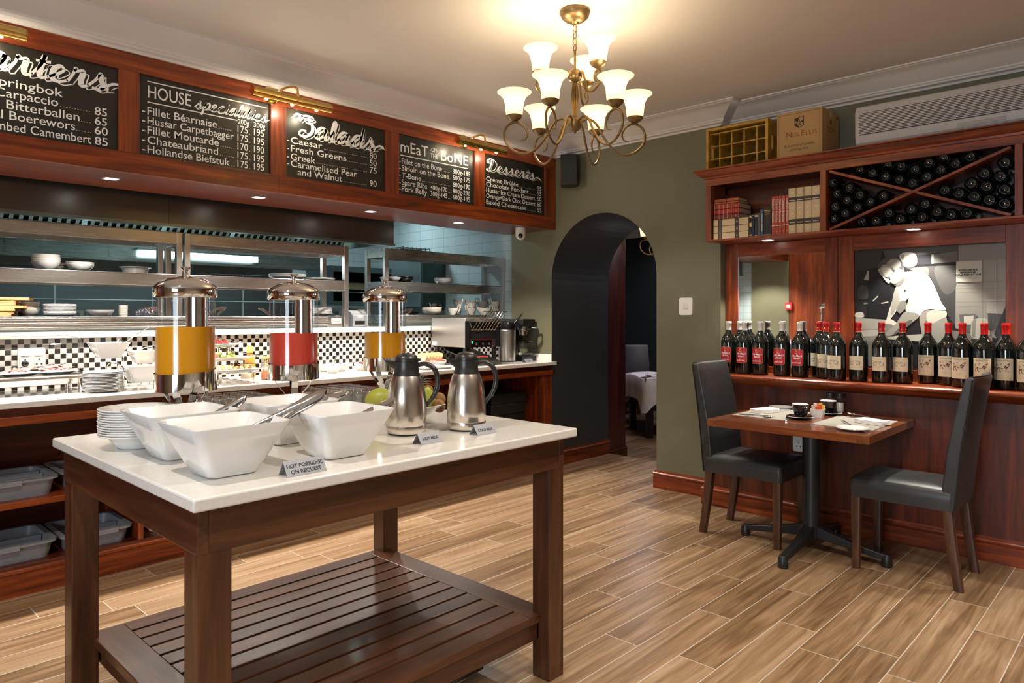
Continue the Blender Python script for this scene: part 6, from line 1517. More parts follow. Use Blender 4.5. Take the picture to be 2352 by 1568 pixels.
def bottle(name, kind, label):
    t = thing(name, label, 'wine bottle')
    m = M(BOTG); m.lathe(BP, 36); m.build('glass_body', t, smooth=60)
    cap = {'A': CAPW, 'C': CAPR, 'W': CAPS}[kind]
    m = M(cap, GOLD); m.lathe([(0.0192, 0.312), (0.0188, 0.3555), (0.0203, 0.357), (0.0203, 0.372), (0.019, 0.3755), (0, 0.3755)], 24, cap=False)
    if kind == 'C':
        m.lathe([(0.01925, 0.313), (0.0192, 0.316)], 24, cap=False, m=GOLD)
        for a in (0.4, PI - 0.15, PI + 1.3): m.ball((0.0186 * math.cos(a), 0.0186 * math.sin(a), 0.333), 0.0045, GOLD, n=6, sc=(0.5, 0.9, 1.1))
    elif kind == 'A':
        vs, fs = text_geo('N', 0.02); m.add([(0.0194 * math.cos(PI + (v[0] - 0.007) / 0.0194), 0.0194 * math.sin(PI + (v[0] - 0.007) / 0.0194), v[1] + 0.325) for v in vs], fs, GOLD)
    m.build('capsule', t, smooth=50)
    a0 = PI - 0.10; R1, R2 = BR + 0.0002, BR + 0.0006
    if kind == 'A':
        w_ = 0.047; oct_ = [(-w_ + 0.010, 0.078), (w_ - 0.010, 0.078), (w_, 0.088), (w_, 0.180), (w_ - 0.010, 0.190), (-w_ + 0.010, 0.190), (-w_, 0.180), (-w_, 0.088)]
        m = M(LABR, GOLD); patch(m, oct_, a0, R1, GOLD); patch(m, [(x * 0.965, 0.134 + (z - 0.134) * 0.975) for x, z in oct_], a0, R1 + 0.0002, LABR); lab = m.build('front_label', t, smooth=60)
        m = M(CHALK, GOLD)
        wpoly(m, a0, [(-0.009, 0.166), (-0.006, 0.172), (-0.005, 0.180), (0, 0.185), (0.005, 0.180), (0.006, 0.172), (0.009, 0.166)], R2, GOLD)
        wtext(m, a0, 'The', 0, 0.156, R2, CHALK, size=0.012, align='CENTER', shear=0.4); wtext(m, a0, "Old Man's", 0, 0.139, R2, CHALK, size=0.0185, align='CENTER', shear=0.45, bold=0.0003); wtext(m, a0, 'Blend', 0, 0.122, R2, CHALK, size=0.0185, align='CENTER', shear=0.45, bold=0.0003)
        wtext(m, a0, '2014', 0, 0.105, R2, CHALK, size=0.006, align='CENTER'); wtext(m, a0, 'GROOTE POST', 0, 0.094, R2, CHALK, size=0.0098, align='CENTER', bold=0.0003)
        for z in (0.113, 0.110, 0.087): wpoly(m, a0, [(-0.026, z), (0.026, z), (0.026, z + 0.0007), (-0.026, z + 0.0007)], R2, GOLD)
        m.build('label_lettering', lab, smooth=0)
    elif kind == 'C':
        w_ = 0.048; z0, z1 = 0.074, 0.162
        m = M(LABC); patch(m, [(-w_, z0), (w_, z0), (w_, z1), (-w_, z1)], a0, R1, LABC); lab = m.build('front_label', t, smooth=60)
        m = M(INK, INKL)
        wtext(m, a0, 'RUPERT & ROTHSCHILD', 0, 0.146, R2, INKL, size=0.0058, align='CENTER')
        for sx in (-1, 1):
            wpoly(m, a0, [(sx * 0.003, 0.118), (sx * 0.008, 0.124), (sx * 0.018, 0.126), (sx * 0.026, 0.122), (sx * 0.030, 0.126), (sx * 0.034, 0.120), (sx * 0.028, 0.112), (sx * 0.012, 0.112)], R2, INK)
            for q in range(4): wpoly(m, a0, [(sx * (0.010 + 0.006 * q), 0.104), (sx * (0.0115 + 0.006 * q), 0.104), (sx * (0.013 + 0.006 * q), 0.114), (sx * (0.011 + 0.006 * q), 0.114)], R2, INK)
            for q in range(4): wpoly(m, a0, [(sx * (0.002 + 0.005 * q), 0.128), (sx * (0.006 + 0.005 * q), 0.135 - 0.001 * q), (sx * (0.0075 + 0.005 * q), 0.134 - 0.001 * q), (sx * (0.004 + 0.005 * q), 0.127)], R2, INK)
        wpoly(m, a0, [(-0.036, 0.100), (0.036, 0.100), (0.036, 0.1005), (-0.036, 0.1005)], R2, INKL)
        for s, z in (('CLASSIQUE', 0.093), ('Western Cape', 0.086), ('2012', 0.080)): wtext(m, a0, s, 0, z, R2, INKL, size=0.0042, align='CENTER')
        m.build('label_lettering', lab, smooth=0)
    else:
        w_ = 0.050; z0, z1 = 0.052, 0.176
        m = M(LABC); patch(m, [(-w_, z0), (w_, z0), (w_, z1), (-w_, z1)], a0, R1, LABC); lab = m.build('front_label', t, smooth=60)
        m = M(WOLF, INK)
        wtext(m, a0, 'THE WOLFTRAP', 0, 0.160, R2, INK, size=0.0105, align='CENTER', width=0.072)
        for p in WOLFP: wpoly(m, a0, [((x - 548) * 0.000176, 0.150 - (y - 50) * 0.000190) for x, y in p], R2, WOLF)
        for s, z in (('2013', 0.085), ('WESTERN CAPE', 0.077), ('RED', 0.068)): wtext(m, a0, s, 0, z, R2, INKL, size=0.0048, align='CENTER')
        wpoly(m, a0, [(0.030, 0.058), (0.037, 0.058), (0.037, 0.070), (0.030, 0.070)], R2, GOLD)
        m.build('label_lettering', lab, smooth=0)
    m = M(LABB); patch(m, [(-0.032, 0.080), (0.032, 0.080), (0.032, 0.160), (-0.032, 0.160)], 0.0, R1, LABB)
    bl = m.build('back_label', t, smooth=60)
    m = M(INKL)
    for q in range(7): wpoly(m, 0.0, [(-0.026, 0.088 + 0.010 * q), (0.022 - 0.004 * (q % 3), 0.088 + 0.010 * q), (0.022 - 0.004 * (q % 3), 0.0895 + 0.010 * q), (-0.026, 0.0895 + 0.010 * q)], R2, INKL)
    m.build('back_print', bl, smooth=0)
    return t
LZ = 0.9745
BA = [(4.86, 2.419, 'leftmost, by the chair back'), (4.968, 2.386, 'half hidden at the back of the row'), (4.835, 2.286, 'directly right of the chair back'), (4.835, 2.168, 'third along the front of the ledge'), (4.84, 2.015, 'fourth along the front of the ledge'), (4.84, 1.890, 'last before the cream labels')]
BC = [(4.955, 1.803, 'rearmost of its cluster of three'), (4.85, 1.721, 'middle of its cluster of three'), (4.76, 1.622, 'frontmost of its cluster of three'), (4.80, 1.502, 'below the picture\'s left edge'), (4.80, 1.366, 'below the chef\'s hands'), (4.845, 1.258, 'left of the first wolf label')]
BW = [(4.935, 1.140, 'first from the left of its kind'), (4.90, 1.022, 'second from the left of its kind'), (4.82, 0.935, 'directly left of the chair top'), (4.80, 0.823, 'partly behind the chair top'), (4.865, 0.730, 'right of the chair top'), (4.80, 0.617, 'cut off by the right picture edge')]
for arr, kind, nm, what, grp in ((BA, 'A', 'port_bottle', 'white capped bottle with red label, ', 'red label bottles'), (BC, 'C', 'wine_bottle', 'red capped bottle with cream antelope label, ', 'antelope label bottles'), (BW, 'W', 'wine_bottle', 'red capped bottle with wolf label, ', 'wolf label bottles')):
    first = None
    for x, y, s in arr:
        if first is None: first = bottle(nm, kind, what + s); first.location = (x, y, LZ); first['group'] = grp
        else: dup(first, (x, y, LZ), label=what + s)
    if kind == 'W': dup(first, (4.83, 0.500, LZ), label=what + 'just beyond the picture edge')

# ============================================================ UPPER WALL CABINET
t = thing('wall_cabinet', 'mahogany wall cabinet with bookshelf and crossed wine rack', 'cabinet', (4.87, 0.5, 1.93))
O = T(-4.87, -0.5, -1.93)
m = M(mah('y'), mahd('y')); m.xf = O
m.box(4.712, 5.045, -2.0, 2.523, 1.9305, 1.942); m.box(4.712, 5.045, -2.0, 2.523, 2.355, 2.375, mahd('y')); m.box(5.03, 5.047, -2.0, 2.52, 1.942, 2.36, mahd('y')); m.build('carcass', t, smooth=0)
m = M(mah('z')); m.xf = O; m.box(4.71, 4.94, 2.487, 2.525, 1.931, 2.384); m.build('end_panel', t, smooth=0, bevel=0.0015)
for y0, y1 in ((1.672, 1.710), (0.632, 0.667), (-0.42, -0.385)):
    m = M(mah('z')); m.xf = O; m.box(4.710, 5.03, y0, y1, 1.943, 2.354); m.build('partition', t, smooth=0, bevel=0.0015)
m = M(mah('y')); m.xf = O; m.box(4.7085, 4.735, -2.0, 2.5255, 2.334, 2.386); m.build('top_rail', t, smooth=0, bevel=0.0015)
m = M(mah('y')); m.xf = O; m.box(4.7085, 4.73, -2.0, 2.5255, 1.9300, 1.9435); m.build('bottom_rail', t, smooth=0, bevel=0.0015)
m = M(mah('y')); m.xf = O
CP = [(0, 2.381), (0.012, 2.384), (0.014, 2.396), (0.026, 2.402), (0.036, 2.408), (0.048, 2.420), (0.057, 2.434), (0.062, 2.436), (0.068, 2.438), (0.068, 2.446), (-0.30, 2.446), (-0.30, 2.381)]
m.loft([[(4.710 - p, y + (p if (k and p > 0) else 0), z) for p, z in CP] for k, y in enumerate((-2.0, 2.525))])
m.loft([[(x, 2.525 + max(p, 0), z) for p, z in CP] for x in (4.7105, 4.944)])
m.build('crown_moulding', t, smooth=30)
for y0, y1 in ((1.674, 0.667), ):
    for flip in (0, 1):
        m = M(mah('y')); m.xf = O
        za, zb = (1.943, 2.334) if not flip else (2.334, 1.943)
        cy, cz = (y0 + y1) / 2, (1.943 + 2.334) / 2
        L = math.hypot(y0 - y1, 2.334 - 1.943) / 2 - 0.02
        a = math.atan2(zb - za, y1 - y0)
        m.xf = O @ T(0, cy, cz) @ rotx(a)
        m.box(4.722, 5.02, -L, L, -0.0085, 0.0085) if not flip else (m.box(4.722, 5.02, -L, -0.012, -0.0085, 0.0085), m.box(4.722, 5.02, 0.012, L, -0.0085, 0.0085))
        m.build('diagonal_divider', t, smooth=0, bevel=0.0015)
# racked wine bottles
RACK = {'upper': [(1.479,2.312),(1.406,2.285),(1.331,2.253),(1.254,2.224),(1.181,2.195),(1.316,2.326),(1.243,2.303),(1.168,2.274),(1.106,2.222),(1.095,2.303),(1.033,2.254),(1.018,2.324),(0.958,2.279),(0.884,2.307)],
 'left': [(1.643,2.254),(1.619,2.179),(1.630,2.100),(1.635,2.022),(1.543,2.210),(1.556,2.131),(1.569,2.050),(1.480,2.157),(1.495,2.079),(1.420,2.107),(1.345,2.136)],
 'lower': [(1.468,1.986),(1.386,1.985),(1.314,2.025),(1.250,1.984),(1.189,2.036),(1.113,2.060),(1.130,1.984),(1.051,2.007),(0.978,1.983),(0.899,1.983)],
 'right': [(0.717,2.247),(0.738,2.172),(0.717,2.095),(0.717,2.018),(0.814,2.202),(0.803,2.125),(0.788,2.045),(0.876,2.152),(0.862,2.074),(0.938,2.102),(1.011,2.131)]}
first = None
GLB = mat('rack_bottle_glass', (0.003, 0.004, 0.003), 0.05, 0, 0.3)
for comp, pts in RACK.items():
    for i, (y, z) in enumerate(sorted(pts, key=lambda p: -p[0])):
        lab = 'dark bottle base in the wine rack\'s %s triangle, %s from the left' % (comp, ORD[i])
        zz = min(z, 2.318)
        if first is None:
            first = thing('racked_bottle', lab, 'wine bottle', (4.745, y, zz), 0, 'bottles in the wine rack')
            m = M(GLB); m.lathe([(0, 0.026), (0.010, 0.0245), (0.020, 0.020), (0.028, 0.011), (0.0325, 0.002), (0.0345, 0.0), (0.0375, 0.003), (0.0385, 0.012), (0.0385, 0.18), (0.030, 0.215), (0.015, 0.240), (0.0145, 0.285), (0, 0.285)], 28, mtx=roty(PI / 2)); m.build('glass_body', first, smooth=60)
            m = M(mat('punt_rim', (0.16, 0.14, 0.06), 0.12, 0, 0.5)); m.tube([(0.0022, 0.0345 * math.cos(2 * PI * q / 28), 0.0345 * math.sin(2 * PI * q / 28)) for q in range(28)], 0.0013, 6, closed=True); m.build('base_rim', first, smooth=60)
        else: dup(first, (4.745, y, zz), label=lab)

# books
def book(loc, w, h, d, cover, label, lying=False, bands=(), text=None, tcol=None, hard=0.003, group=None):
    """Spine faces the room (-x). w = thickness, h = height, d = depth; lying books are turned on their side."""
    t = thing('book', label, 'book', loc, 0, group)
    B = rotx(PI / 2) if lying else Matrix.Identity(4)
    m = M(cover); m.xf = B
    m.box(0, hard, -w / 2, w / 2, 0, h); m.box(0, d, -w / 2, -w / 2 + hard, 0, h); m.box(0, d, w / 2 - hard, w / 2, 0, h); m.build('cover', t, smooth=0, bevel=0.001)
    m = M(mat('page_block', (0.50, 0.42, 0.29), 0.8)); m.xf = B; m.box(hard, d - 0.004, -w / 2 + hard, w / 2 - hard, 0.003, h - 0.003); m.build('pages', t, smooth=0)
    if bands or text:
        m = M(*( [b[2] for b in bands] or [tcol])); m.xf = B
        for z0, z1, mt in bands: m.box(-0.0006, 0.0, -w / 2 + 0.0005, w / 2 - 0.0005, z0 * h, z1 * h, mt)
        m.xf = None
        if text:
            for s, zc, size, vert in text:
                f = B @ face_mx(-0.0009, 0, zc * h)
                if vert: f = f @ rotz(-PI / 2)
                put_text(m, f, s, 0, -size * 0.35, size=size, align='CENTER', bold=0.0003, mt=tcol)
        m.build('spine_print', t, smooth=0)
    return t
BK = {n: mat('book_' + n, c, 0.55) for n, c in dict(red=(0.30, 0.028, 0.018), crimson=(0.34, 0.012, 0.014), maroon=(0.14, 0.010, 0.010), orange=(0.36, 0.085, 0.030), cream=(0.58, 0.46, 0.27), black=(0.014, 0.013, 0.013), navy=(0.012, 0.014, 0.035), blue=(0.035, 0.085, 0.15), grey=(0.10, 0.085, 0.055), brick=(0.42, 0.055, 0.025), band=(0.045, 0.030, 0.022)).items()}
SG = mat('spine_gold', (0.60, 0.45, 0.20), 0.4, 0.3); SW = mat('spine_white', (0.75, 0.70, 0.60), 0.6)
BX0 = 4.745
# lying pile, spines out: y from 2.485 leftwards
z = 1.9425
for k in range(3):
    hgt = 0.048
    b = book((BX0, 2.482, z + hgt / 2), hgt, 0.268, 0.20, BK['cream'], 'cream encyclopedia lying in the pile, %s of three' % ('bottom', 'middle', 'top')[k], True, [(0.13, 0.26, BK['band']), (0.62, 0.74, BK['band'])], [('BRITANNICA', 0.195, 0.008, False), ('%d' % (11 + k), 0.68, 0.014, False)], SW)
    z += hgt + 0.0008
for k, c in enumerate(('maroon', 'crimson', 'red')):
    hgt = 0.036
    book((BX0 + 0.004, 2.480, z + hgt / 2), hgt, 0.198, 0.19, BK[c], '%s gilt-ruled book lying in the pile above the cream volumes' % c, True, [(q, q + 0.012, SG) for q in (0.02, 0.20, 0.36, 0.52, 0.68, 0.96)], [('III', 0.86, 0.012, False), ('LIBRARY', 0.60, 0.007, False)], SG)
    z += hgt + 0.0008
for k, (hg, c) in enumerate(((0.016, 'thinner book with an orange spine, second from the top of the pile'), (0.022, 'orange book lying on the very top of the pile'))):
    book((BX0 + 0.008, 2.478, z + hg / 2), hg, 0.185 + 0.004 * (1 - k), 0.15, BK['orange'], c, True, (), [('GUIDE TO WINE', 0.5, 0.009, False)], BK['black'])
    z += hg + 0.0006
# upright books
y = 2.207
for w_, h_, c, lab, bands, txt, tc in (
    (0.017, 0.165, 'black', 'thin black book with gold ornaments beside the pile', [(0.06, 0.12, SG), (0.45, 0.62, SG), (0.82, 0.92, SG)], None, SG),
    (0.019, 0.165, 'navy', 'thin navy book second from the pile', [(0.90, 0.92, SG)], None, SG),
    (0.023, 0.165, 'navy', 'navy book with a gold top panel, third from the pile', [(0.84, 0.87, SG), (0.90, 0.93, SG), (0.05, 0.07, SG)], None, SG),
    (0.017, 0.163, 'grey', 'thin grey-brown book between navy and blue', [], None, SW),
    (0.024, 0.187, 'blue', 'bright blue paperback lettered in white', [], [('THE DIVING COMPANION', 0.5, 0.010, True)], SW),
    (0.054, 0.202, 'black', 'thick black book before the red row', [(0.86, 0.88, SG), (0.05, 0.06, SG)], [('UNIVERSAL', 0.82, 0.008, False), ('HISTORY', 0.75, 0.008, False)], SG)):
    book((BX0, y - w_ / 2, 1.9425), w_, h_, 0.16, BK[c], lab, False, bands, txt, tc); y -= w_ + 0.0006
for k in range(5):
    w_ = 0.0235
    book((BX0 + 0.003, y - w_ / 2, 1.9425), w_, 0.268, 0.19, BK['brick'], 'red Children\'s Britannica volume, %s from the left' % ORD[k], False, [(0.24, 0.255, SW)], [("Children's Britannica", 0.63, 0.019, True), ('%d' % (k + 1), 0.10, 0.012, False)], SW); y -= w_ + 0.0005
for k in range(4):
    w_ = 0.0515
    book((BX0 - 0.004, y - w_ / 2, 1.9425), w_, 0.308, 0.21, BK['cream'], 'tall cream Encyclopaedia Britannica volume, %s from the left' % ORD[k], False, [(0.20, 0.32, BK['band']), (0.70, 0.80, BK['band'])], [('Britannica', 0.735, 0.010, False), (('The Index', 'Volume 9', 'Volume 17', 'Volume 21')[k], 0.25, 0.009, False), ('*', 0.88, 0.03, False), ('*', 0.55, 0.03, False), ('*', 0.42, 0.03, False), ('*', 0.08, 0.03, False)], SW); y -= w_ + 0.0006
# spines just in view in the next bay
for k, (h_, c) in enumerate(((0.29, 'cream'), (0.27, 'brick'))):
    book((BX0, 0.615 - 0.03 * k, 1.9425), 0.028, h_, 0.2, BK[c], '%s book in the bay right of the wine rack' % ('cream', 'red')[k], False, (), None, SW)

# ============================================================ ON TOP OF THE CABINET
OCH = wood('ochre_wood', [(0.3, (0.26, 0.13, 0.012)), (0.5, (0.42, 0.23, 0.022)), (0.72, (0.50, 0.30, 0.035))], 'y', rough=0.5, coat=0.1)
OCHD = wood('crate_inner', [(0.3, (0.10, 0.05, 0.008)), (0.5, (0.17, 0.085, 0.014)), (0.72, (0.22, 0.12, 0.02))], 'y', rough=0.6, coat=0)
CT = 2.4465
t = thing('wooden_crate', 'open ochre wooden bottle crate on the cabinet top', 'crate', (4.80, 2.292, CT))
m = M(OCH)
m.box(-0.085, 0.105, -0.232, 0.232, 0.0, 0.018); m.box(-0.085, 0.105, -0.232, 0.232, 0.288, 0.306)
m.build('top_and_base', t, smooth=0, bevel=0.002)
for s in (-1, 1):
    m = M(OCH, BLACKP); y = s * 0.223
    m.box(-0.085, 0.105, y - 0.009, y + 0.009, 0.018, 0.10); m.box(-0.085, 0.105, y - 0.009, y + 0.009, 0.20, 0.288); m.box(-0.085, -0.045, y - 0.009, y + 0.009, 0.10, 0.20); m.box(0.0, 0.105, y - 0.009, y + 0.009, 0.10, 0.20); m.build('side_panel', t, smooth=0)
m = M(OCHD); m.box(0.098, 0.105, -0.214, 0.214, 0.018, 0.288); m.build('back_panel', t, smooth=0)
for k in range(4):
    m = M(OCH); y = -0.139 + 0.093 * k; m.box(-0.055, 0.098, y - 0.004, y + 0.004, 0.018, 0.270); m.build('divider', t, smooth=0)
for k in range(3):
    m = M(OCH); z = 0.085 + 0.0925 * k; m.box(-0.056, 0.098, -0.214, 0.214, z - 0.004, z + 0.004); m.build('divider', t, smooth=0)
CARD = noisy('carton_card', (0.40, 0.235, 0.085), (0.44, 0.26, 0.10), 3, 0.7)
t = thing('wine_carton', 'tan wine carton lettered NEIL ELLIS on the cabinet top', 'carton', (4.875, 1.85, CT))
m = M(CARD); m.box(-0.155, 0.155, -0.15, 0.15, 0.0, 0.312); m.build('box_body', t, smooth=0, bevel=0.003)
CI = mat('carton_ink', (0.03, 0.022, 0.012), 0.7); CRD = mat('carton_red', (0.22, 0.045, 0.018), 0.7)
m = M(CI, CRD, CARD); f = face_mx(-0.1555, 0, 0)
for a, b, c, d in ((-0.135, 0.135, 0.296, 0.298), (-0.135, -0.1335, 0.0, 0.298), (0.1335, 0.135, 0.0, 0.298)): flat(m, f, [(a, c), (b, c), (b, d), (a, d)], CI)
flat(m, f, [(-0.03, 0.215), (0.0, 0.195), (0.0, 0.268), (-0.03, 0.262)], CI)
for p in ([(0.0, 0.268), (0.032, 0.274), (0.032, 0.270), (0.0, 0.264)], [(0.028, 0.270), (0.032, 0.274), (0.032, 0.210), (0.028, 0.212)], [(0.0, 0.195), (0.032, 0.210), (0.032, 0.215), (0.0, 0.200)]): flat(m, f, p, CI)
for sx, mt in ((-1, CARD), (1, CI)):
    flat(m, f, [(0, 0.258), (sx * 0.006, 0.243), (sx * 0.003, 0.230), (0, 0.230)], mt, 0.0004)
    flat(m, f, [(0, 0.228), (sx * 0.003, 0.228), (sx * 0.003, 0.212), (0, 0.205)], mt, 0.0004)
    flat(m, f, [(sx * 0.003, 0.228), (sx * 0.012, 0.242), (sx * 0.022, 0.244), (sx * 0.026, 0.234), (sx * 0.020, 0.228), (sx * 0.017, 0.236), (sx * 0.012, 0.232), (sx * 0.007, 0.222)], mt, 0.0004)
    flat(m, f, [(sx * 0.003, 0.224), (sx * 0.012, 0.218), (sx * 0.010, 0.212), (sx * 0.003, 0.219)], mt, 0.0004)
put_text(m, f, 'N', -0.088, 0.143, size=0.052, bold=0.0, mt=CRD); put_text(m, f, 'EIL', -0.052, 0.143, size=0.040, mt=CRD, space=1.15)
put_text(m, f, 'E', 0.012, 0.143, size=0.052, mt=CRD); put_text(m, f, 'LLIS', 0.042, 0.143, size=0.040, mt=CRD, space=1.15)
put_text(m, f, 'A pursuit of quality,', 0, 0.078, size=0.026, align='CENTER', shear=0.45, mt=CI); put_text(m, f, 'nothing less.', 0, 0.050, size=0.026, align='CENTER', shear=0.45, mt=CI)
f2 = T(0.0, -0.1505, 0) @ rotx(PI / 2)
flat(m, f2, [(-0.012, 0.225), (0.0, 0.215), (0.0, 0.250), (-0.012, 0.248)], CI); flat(m, f2, [(0.001, 0.216), (0.013, 0.224), (0.013, 0.252), (0.001, 0.250)], CI)
put_text(m, f2, 'A pursuit of quality,', 0, 0.19, size=0.020, align='CENTER', shear=0.45, mt=CI); put_text(m, f2, 'nothing less.', 0, 0.168, size=0.020, align='CENTER', shear=0.45, mt=CI)
flat(m, f2, [(0.10, 0.275), (0.11, 0.275), (0.11, 0.295), (0.10, 0.295)], CI); flat(m, f2, [(0.115, 0.275), (0.13, 0.275), (0.13, 0.295), (0.115, 0.295)], CI)
m.build('printing', t, smooth=0)
m = M(mat('packing_tape', (0.52, 0.40, 0.22), 0.25)); m.box(-0.02, 0.025, -0.1512, -0.1503, 0.27, 0.312); m.box(-0.02, 0.025, -0.1503, 0.1503, 0.3122, 0.3128); m.build('tape', t, smooth=0)
# air conditioner
ACW = mat('ac_white', (0.62, 0.58, 0.53), 0.4)
t = thing('air_conditioner', 'long white wall air conditioner above the wine cabinet', 'air conditioner', (5.06, 0.65, 2.49))
m = M(ACW)
prof = [(0, 0), (-0.17, 0.0), (-0.19, 0.02), (-0.20, 0.06), (-0.20, 0.215), (-0.175, 0.26), (0, 0.26)]
m.prism(prof, -0.90, 0.895, 'y'); m.build('casing', t, smooth=30, bevel=0.010, seg=3)
for k in range(15):
    m = M(ACW); z = 0.072 + 0.0096 * k; x = -0.2036
    m.box(x - 0.006, x + 0.0005, -0.87, 0.865, z, z + 0.0052); m.build('grille_slat', t, smooth=0)
m = M(mat('ac_gap_shade', (0.06, 0.055, 0.05), 0.6)); m.box(-0.2035, -0.2003, -0.872, 0.867, 0.068, 0.214); m.build('gap_shade_sheet', t, smooth=0)  # dark sheet that paints the shade between the grille slats
m = M(mat('ac_badge', (0.50, 0.47, 0.42), 0.4)); m.rbox(-0.003, 0.0, -0.12, 0.12, 0, 0.022, 0.001); m.xf = None
m.build('badge', t, loc=(-0.1975, 0.20, 0.025), smooth=0)
m = M(BLACKP); m.tube(spline([(4.80, 1.50, 2.450), (4.76, 0.9, 2.450), (4.755, 0.45, 2.450), (4.75, 0.32, 2.46), (4.76, 0.27, 2.475), (4.75, 0.24, 2.452), (4.77, -0.2, 2.450)], 8), 0.0035, 6)
tag(m.build('cable', smooth=60), 'thin black cable lying along the cabinet top', 'cable')
# switch and sockets
t = thing('light_switch', 'white double light switch on the olive wall right of the arch', 'light switch', (4.9445, 2.819, 1.463), R(-90))
m = M(WHITEP); m.loft([[(p[0], 0, p[1]) for p in rrect(0, 0, 0.060, 0.069, 0.016, 0)], [(p[0], -0.008, p[1]) for p in rrect(0, 0, 0.058, 0.067, 0.015, 0)]]); m.build('cover_plate', t)
for s in (-1, 1):
    m = M(mat('rocker_white', (0.66, 0.64, 0.60), 0.3)); m.box(s * 0.013 - 0.010, s * 0.013 + 0.010, -0.0115, -0.008, -0.022, 0.022); m.build('rocker', t, bevel=0.002)
wall_socket('wall_socket', (4.7645, 1.865, 0.545), R(-90), 'white wall socket on the dark panelling behind the dining table leg', 0.085, 0.135, False)
t = thing('fire_call_point', 'red fire call point on the end wall, seen in the mirror', 'fire alarm', (-0.13, 4.13, 1.52), R(90))
m = M(RED); m.box(-0.05, 0.05, -0.045, 0, -0.05, 0.05); m.build('case', t, bevel=0.004)
m = M(PAPER); m.box(-0.025, 0.025, -0.047, -0.045, -0.025, 0.02); m.build('glass_panel', t)

# ============================================================ DINING TABLE FOR TWO
t = thing('dining_table', 'small red-brown dining table for two against the wine wall', 'table', (4.27, 1.60, 0))
TT = wood('table_top_wood', [(0.3, (0.085, 0.020, 0.008)), (0.5, (0.17, 0.045, 0.014)), (0.72, (0.26, 0.085, 0.026))], 'y', rough=0.22, coat=0.5)
TTX = wood('table_border_wood', [(0.3, (0.095, 0.026, 0.009)), (0.5, (0.19, 0.058, 0.018)), (0.72, (0.29, 0.105, 0.034))], 'x', rough=0.22, coat=0.5)
m = M(TT, TTX); m.xf = T(-4.27, -1.60, 0); m.box(3.90, 4.70, 1.23, 2.02, 0.727, 0.770); m.box(4.70, 4.742, 1.23, 2.02, 0.727, 0.770, TT); m.box(3.90, 4.742, 1.168, 1.23, 0.727, 0.770, TTX); m.box(3.90, 4.742, 2.02, 2.08, 0.727, 0.770, TTX); m.build('table_top', t, smooth=0, bevel=0.002)
m = M(BLACKP); m.lathe([(0, 0.09), (0.050, 0.09), (0.050, 0.705), (0, 0.705)], 28); m.build('column', t)
m = M(BLACKP); m.box(-0.19, 0.19, -0.03, 0.03, 0.706, 0.726); m.box(-0.03, 0.03, -0.19, 0.19, 0.706, 0.726); m.build('top_bracket', t)
for k in range(4):
    a = PI / 2 * k
    m = M(BLACKP); m.xf = rotz(a); m.loft([[(0.04, -0.032, 0.085), (0.04, 0.032, 0.085), (0.04, 0.032, 0.15), (0.04, -0.032, 0.15)], [(0.22, -0.026, 0.060), (0.22, 0.026, 0.060), (0.22, 0.024, 0.100), (0.22, -0.024, 0.100)], [(0.415, -0.022, 0.035), (0.415, 0.022, 0.035), (0.415, 0.020, 0.066), (0.415, -0.020, 0.066)]])
    br = m.build('base_arm', t, smooth=30, bevel=0.004)
    m = M(BLACKP); m.xf = rotz(a); m.lathe([(0, 0), (0.026, 0), (0.029, 0.012), (0.026, 0.055), (0.018, 0.069), (0, 0.070)], 16, c=(0.412, 0, 0)); m.build('foot_cap', br)
